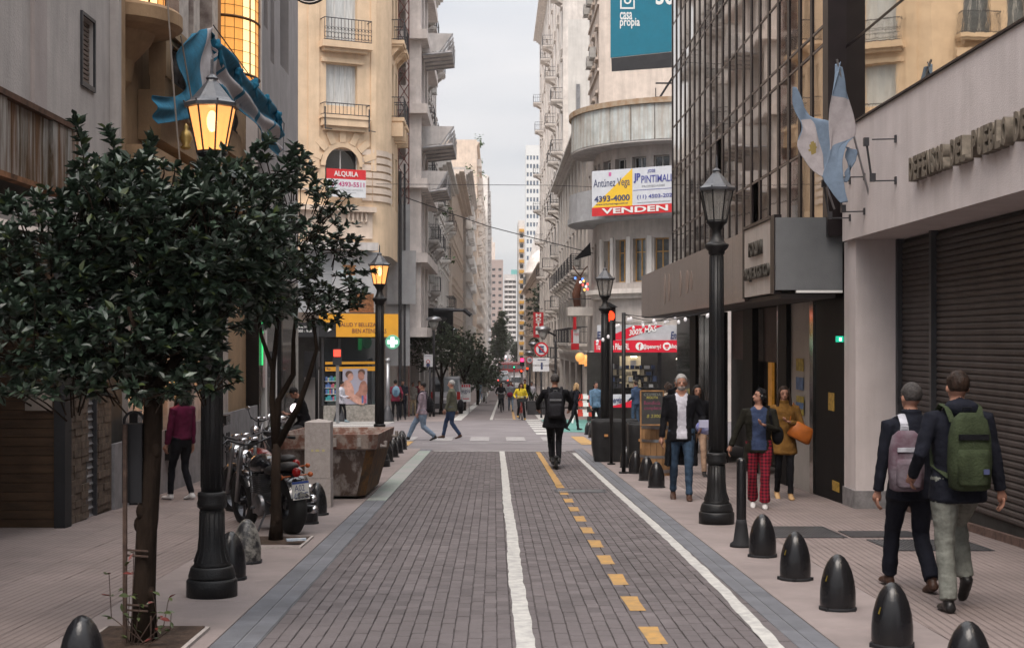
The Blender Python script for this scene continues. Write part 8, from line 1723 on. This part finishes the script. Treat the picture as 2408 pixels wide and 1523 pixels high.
ped('person in dark red top far behind the litter bin', 986, 72, D(180), h=1.72, feet=((-.1, .04, 0, 0), (.1, -.04, 0, 0)), hands=((-.15, .2, 1.05), (.2, .1, .9)), top=RDB, pants=BLK, shoes=SB, hair=HB)
ped('far walker in blue grey on the left pavement, left of the pair', 1130, 112, D(0), h=1.70, top=cl('bluegrey', (.13, .17, .22)), pants=LJ, shoes=SB, hair=HB); ped('far walker in grey jacket on the left pavement, right of the pair', 1140.5, 108, D(180), h=1.74, top=cl('midgrey', (.17, .16, .15)), pants=cl('palegrey', (.28, .28, .28)), shoes=SB, hair=HB)
# cyclists
def bicycle(label, x, y, rz, m):
    root = thing('bicycle', label, 'bicycle', (0,0,0))
    for yy in (-.5, .55):
        b = MB(); b.lathe([(.31,-.018),(.335,0),(.31,.018),(.31,-.018)], 28, (0, yy, .335), cap=False, M=Matrix.Rotation(rad(90), 3, 'Y')); wl = b.build('wheel', M_('rubber'), root); b = MB()
        for i in range(12): a = 2*math.pi*i/12; b.tube([(0, yy, .335), (0, yy+.31*math.cos(a), .335+.31*math.sin(a))], .002, 3)
        b.build('spokes', M_('steel'), wl, kind='stuff')
    b = MB(); b.sm = True
    for p in ([(0,-.5,.335),(0,-.08,.30)], [(0,-.08,.30),(0,-.2,.85)], [(0,-.5,.335),(0,-.18,.75)], [(0,-.08,.30),(0,.38,.72)], [(0,-.17,.72),(0,.37,.82)], [(0,.36,.9),(0,.40,.7),(0,.55,.335)]): b.tube(p, .02, 6)
    b.build('frame', m, root); b = MB(); b.sm = True; b.tube([(0,.36,.88),(0,.36,1.02),(-.27,.26,1.05)], .012, 6); b.tube([(0,.36,1.02),(.27,.26,1.05)], .012, 6); b.build('handlebar', M_('steel'), root)
    b = MB(); b.sm = True; b.ell((0,-.21,.88), (.08,.13,.035), 10, 6); b.build('saddle', M_('black_matt'), root); b = MB(); b.box(-.17,.17,.40,.62,.80,.98); b.build('basket', M_('black_matt'), root)
    root.location = (x, y, gz(y)); root.rotation_euler = (0, 0, rz); return root
yb_ = 62.5; xx = PX(1224, yb_); bicycle('red bicycle ridden by the woman in yellow', xx, yb_, D(186), mat('bike_frame_red', (.50, .05, .04), .35))
person('woman in yellow top and black trousers on the red bicycle, one foot down', xx, yb_+.15, D(186), 1.68, ((-.20, .0, 0, 0), (.14, .12, .12, 0)), ((-.25, .28, 1.02), (.25, .28, 1.02)), YLW, BLK, SOC, HBR, 'long', vox=.016, sit=.90, lean=D(12), turn=D(25), hem=.95)
yb_ = 78; xx = PX(1178, yb_); bicycle('black bicycle ridden by the woman in black', xx, yb_, D(182), M_('black_gloss'))
person('dark curly haired woman in black on the black bicycle', xx, yb_+.15, D(182), 1.66, ((-.14, .0, .05, 0), (.14, .12, .22, 0)), ((-.25, .28, 1.02), (.25, .28, 1.02)), BLK, NVY, SB, HB, 'long', vox=.02, sit=.92, lean=D(12))
ped('person in grey with a red bag between the two cyclists', 1201, 79, D(182), h=1.72, top=GRY, pants=LJ, shoes=SB, hair=HBR, hs='pony'); b = MB(); b.sm = True; b.ell((PX(1199,78.7), 78.7, gz(79)+.95), (.18, .08, .14), 12, 8); tag(b.build('red_bag', RDB), 'red bag of the person between the two cyclists', 'bag')
ped('man in dark jacket and yellow scarf behind the woman in yellow', 1234, 80, D(180), h=1.84, top=NVY, pants=BLK, shoes=SB, hair=HB, inner=YLW); ped('person in pale shirt far right behind the cyclists', 1250, 84, D(170), h=1.68, top=WHT, pants=BLK, shoes=SB, hair=HB); ped('far person in dark red beyond the cyclists', 1200, 115, D(180), h=1.75, top=RDB, pants=BLK, shoes=SB, hair=HB)
# right side background people
rH, uH, _w = ped('woman in dark jacket with wind blown fair hair striding right behind the rider', 1350, 49.5, D(-65), h=1.68, feet=((-.07, .20, 0, 0), (.07, -.34, .05, .4)), hands=((-.2, .1, .95), (.2, .05, .9)), top=NVY, pants=BLK, shoes=SB, hair=HL, hs='long', hem=.78, lean=D(8), leg=.88)
backpack(rH, uH, 'dark backpack of the woman with wind blown hair', BLK, BLK, c=(0, -.22, 1.22), size=(.13, .09, .2))
ped('person in denim jacket half hidden behind the far right lamp post', 1401, 49, D(200), h=1.70, feet=((-.09, .1, 0, 0), (.09, -.1, 0, 0)), top=DEN, pants=BLK, shoes=SB, hair=HB, hs='pony')
ped('person in navy jacket with pink collar standing at the battery shop', 1495, 54, D(40), h=1.72, feet=((-.09, .05, 0, 0), (.09, -.05, 0, 0)), hands=((-.2, .16, 1.0), (.22, .05, .9)), top=cl('navy_blue', (.035, .055, .10)), pants=JEAN, shoes=SB, hair=HBR, inner=PNK, collar=True)
ped('bald man in dark clothes behind the grey bearded man', 1592, 40, D(180), h=1.86, top=BLK, pants=BLK, shoes=SB, hair=HD, fat=1.1); ped('woman in cream coat just left of the grey bearded man', 1575, 43, D(30), h=1.68, top=CRM, pants=BLK, shoes=SB, hair=HBR, hs='long'); ped('woman in brown coat beyond the cream coat', 1570, 47, D(60), h=1.72, top=cl('brown_coat', (.09, .06, .04)), pants=BLK, shoes=SB, hair=HBR, hs='long')
ped('dark haired woman in black behind the near right lamp post', 1640, 26, D(180), h=1.70, top=BLK, pants=cl('pale_pants', (.30, .20, .14)), shoes=SB, hair=HB, hs='long', vox=.014)
rS, uS, _w = person('dark haired man in black sitting on a motorcycle looking at his phone', PX(716, 29.5), 29.6, D(115), 1.74, ((-.16, .42, .12, 0), (.16, .40, .12, 0)), ((-.05, .34, 1.05), (.08, .34, 1.05)), BLK, BLK, SWH, HB, 'short', vox=.014, sit=.84, lean=D(16), nod=D(30), fat=1.1, hem=.95)
# ------------------------------------------------------------------ thin city haze
b = MB(); b.box(-140, 140, -30, 930, -9.5, 232); hz = b.build('haze', [], kind='stuff')
hm = bpy.data.materials.new('haze'); hm.use_nodes = True; ht = hm.node_tree; ht.nodes.remove(ht.nodes['Principled BSDF'])
pv = ht.nodes.new('ShaderNodeVolumePrincipled'); pv.inputs['Color'].default_value = (.93, .90, .90, 1); pv.inputs['Density'].default_value = .00016; pv.inputs['Anisotropy'].default_value = .2
ht.links.new(pv.outputs[0], ht.nodes['Material Output'].inputs['Volume']); hz.data.materials.append(hm)
S.cycles.volume_bounces = 1; hm.cycles.homogeneous_volume = True
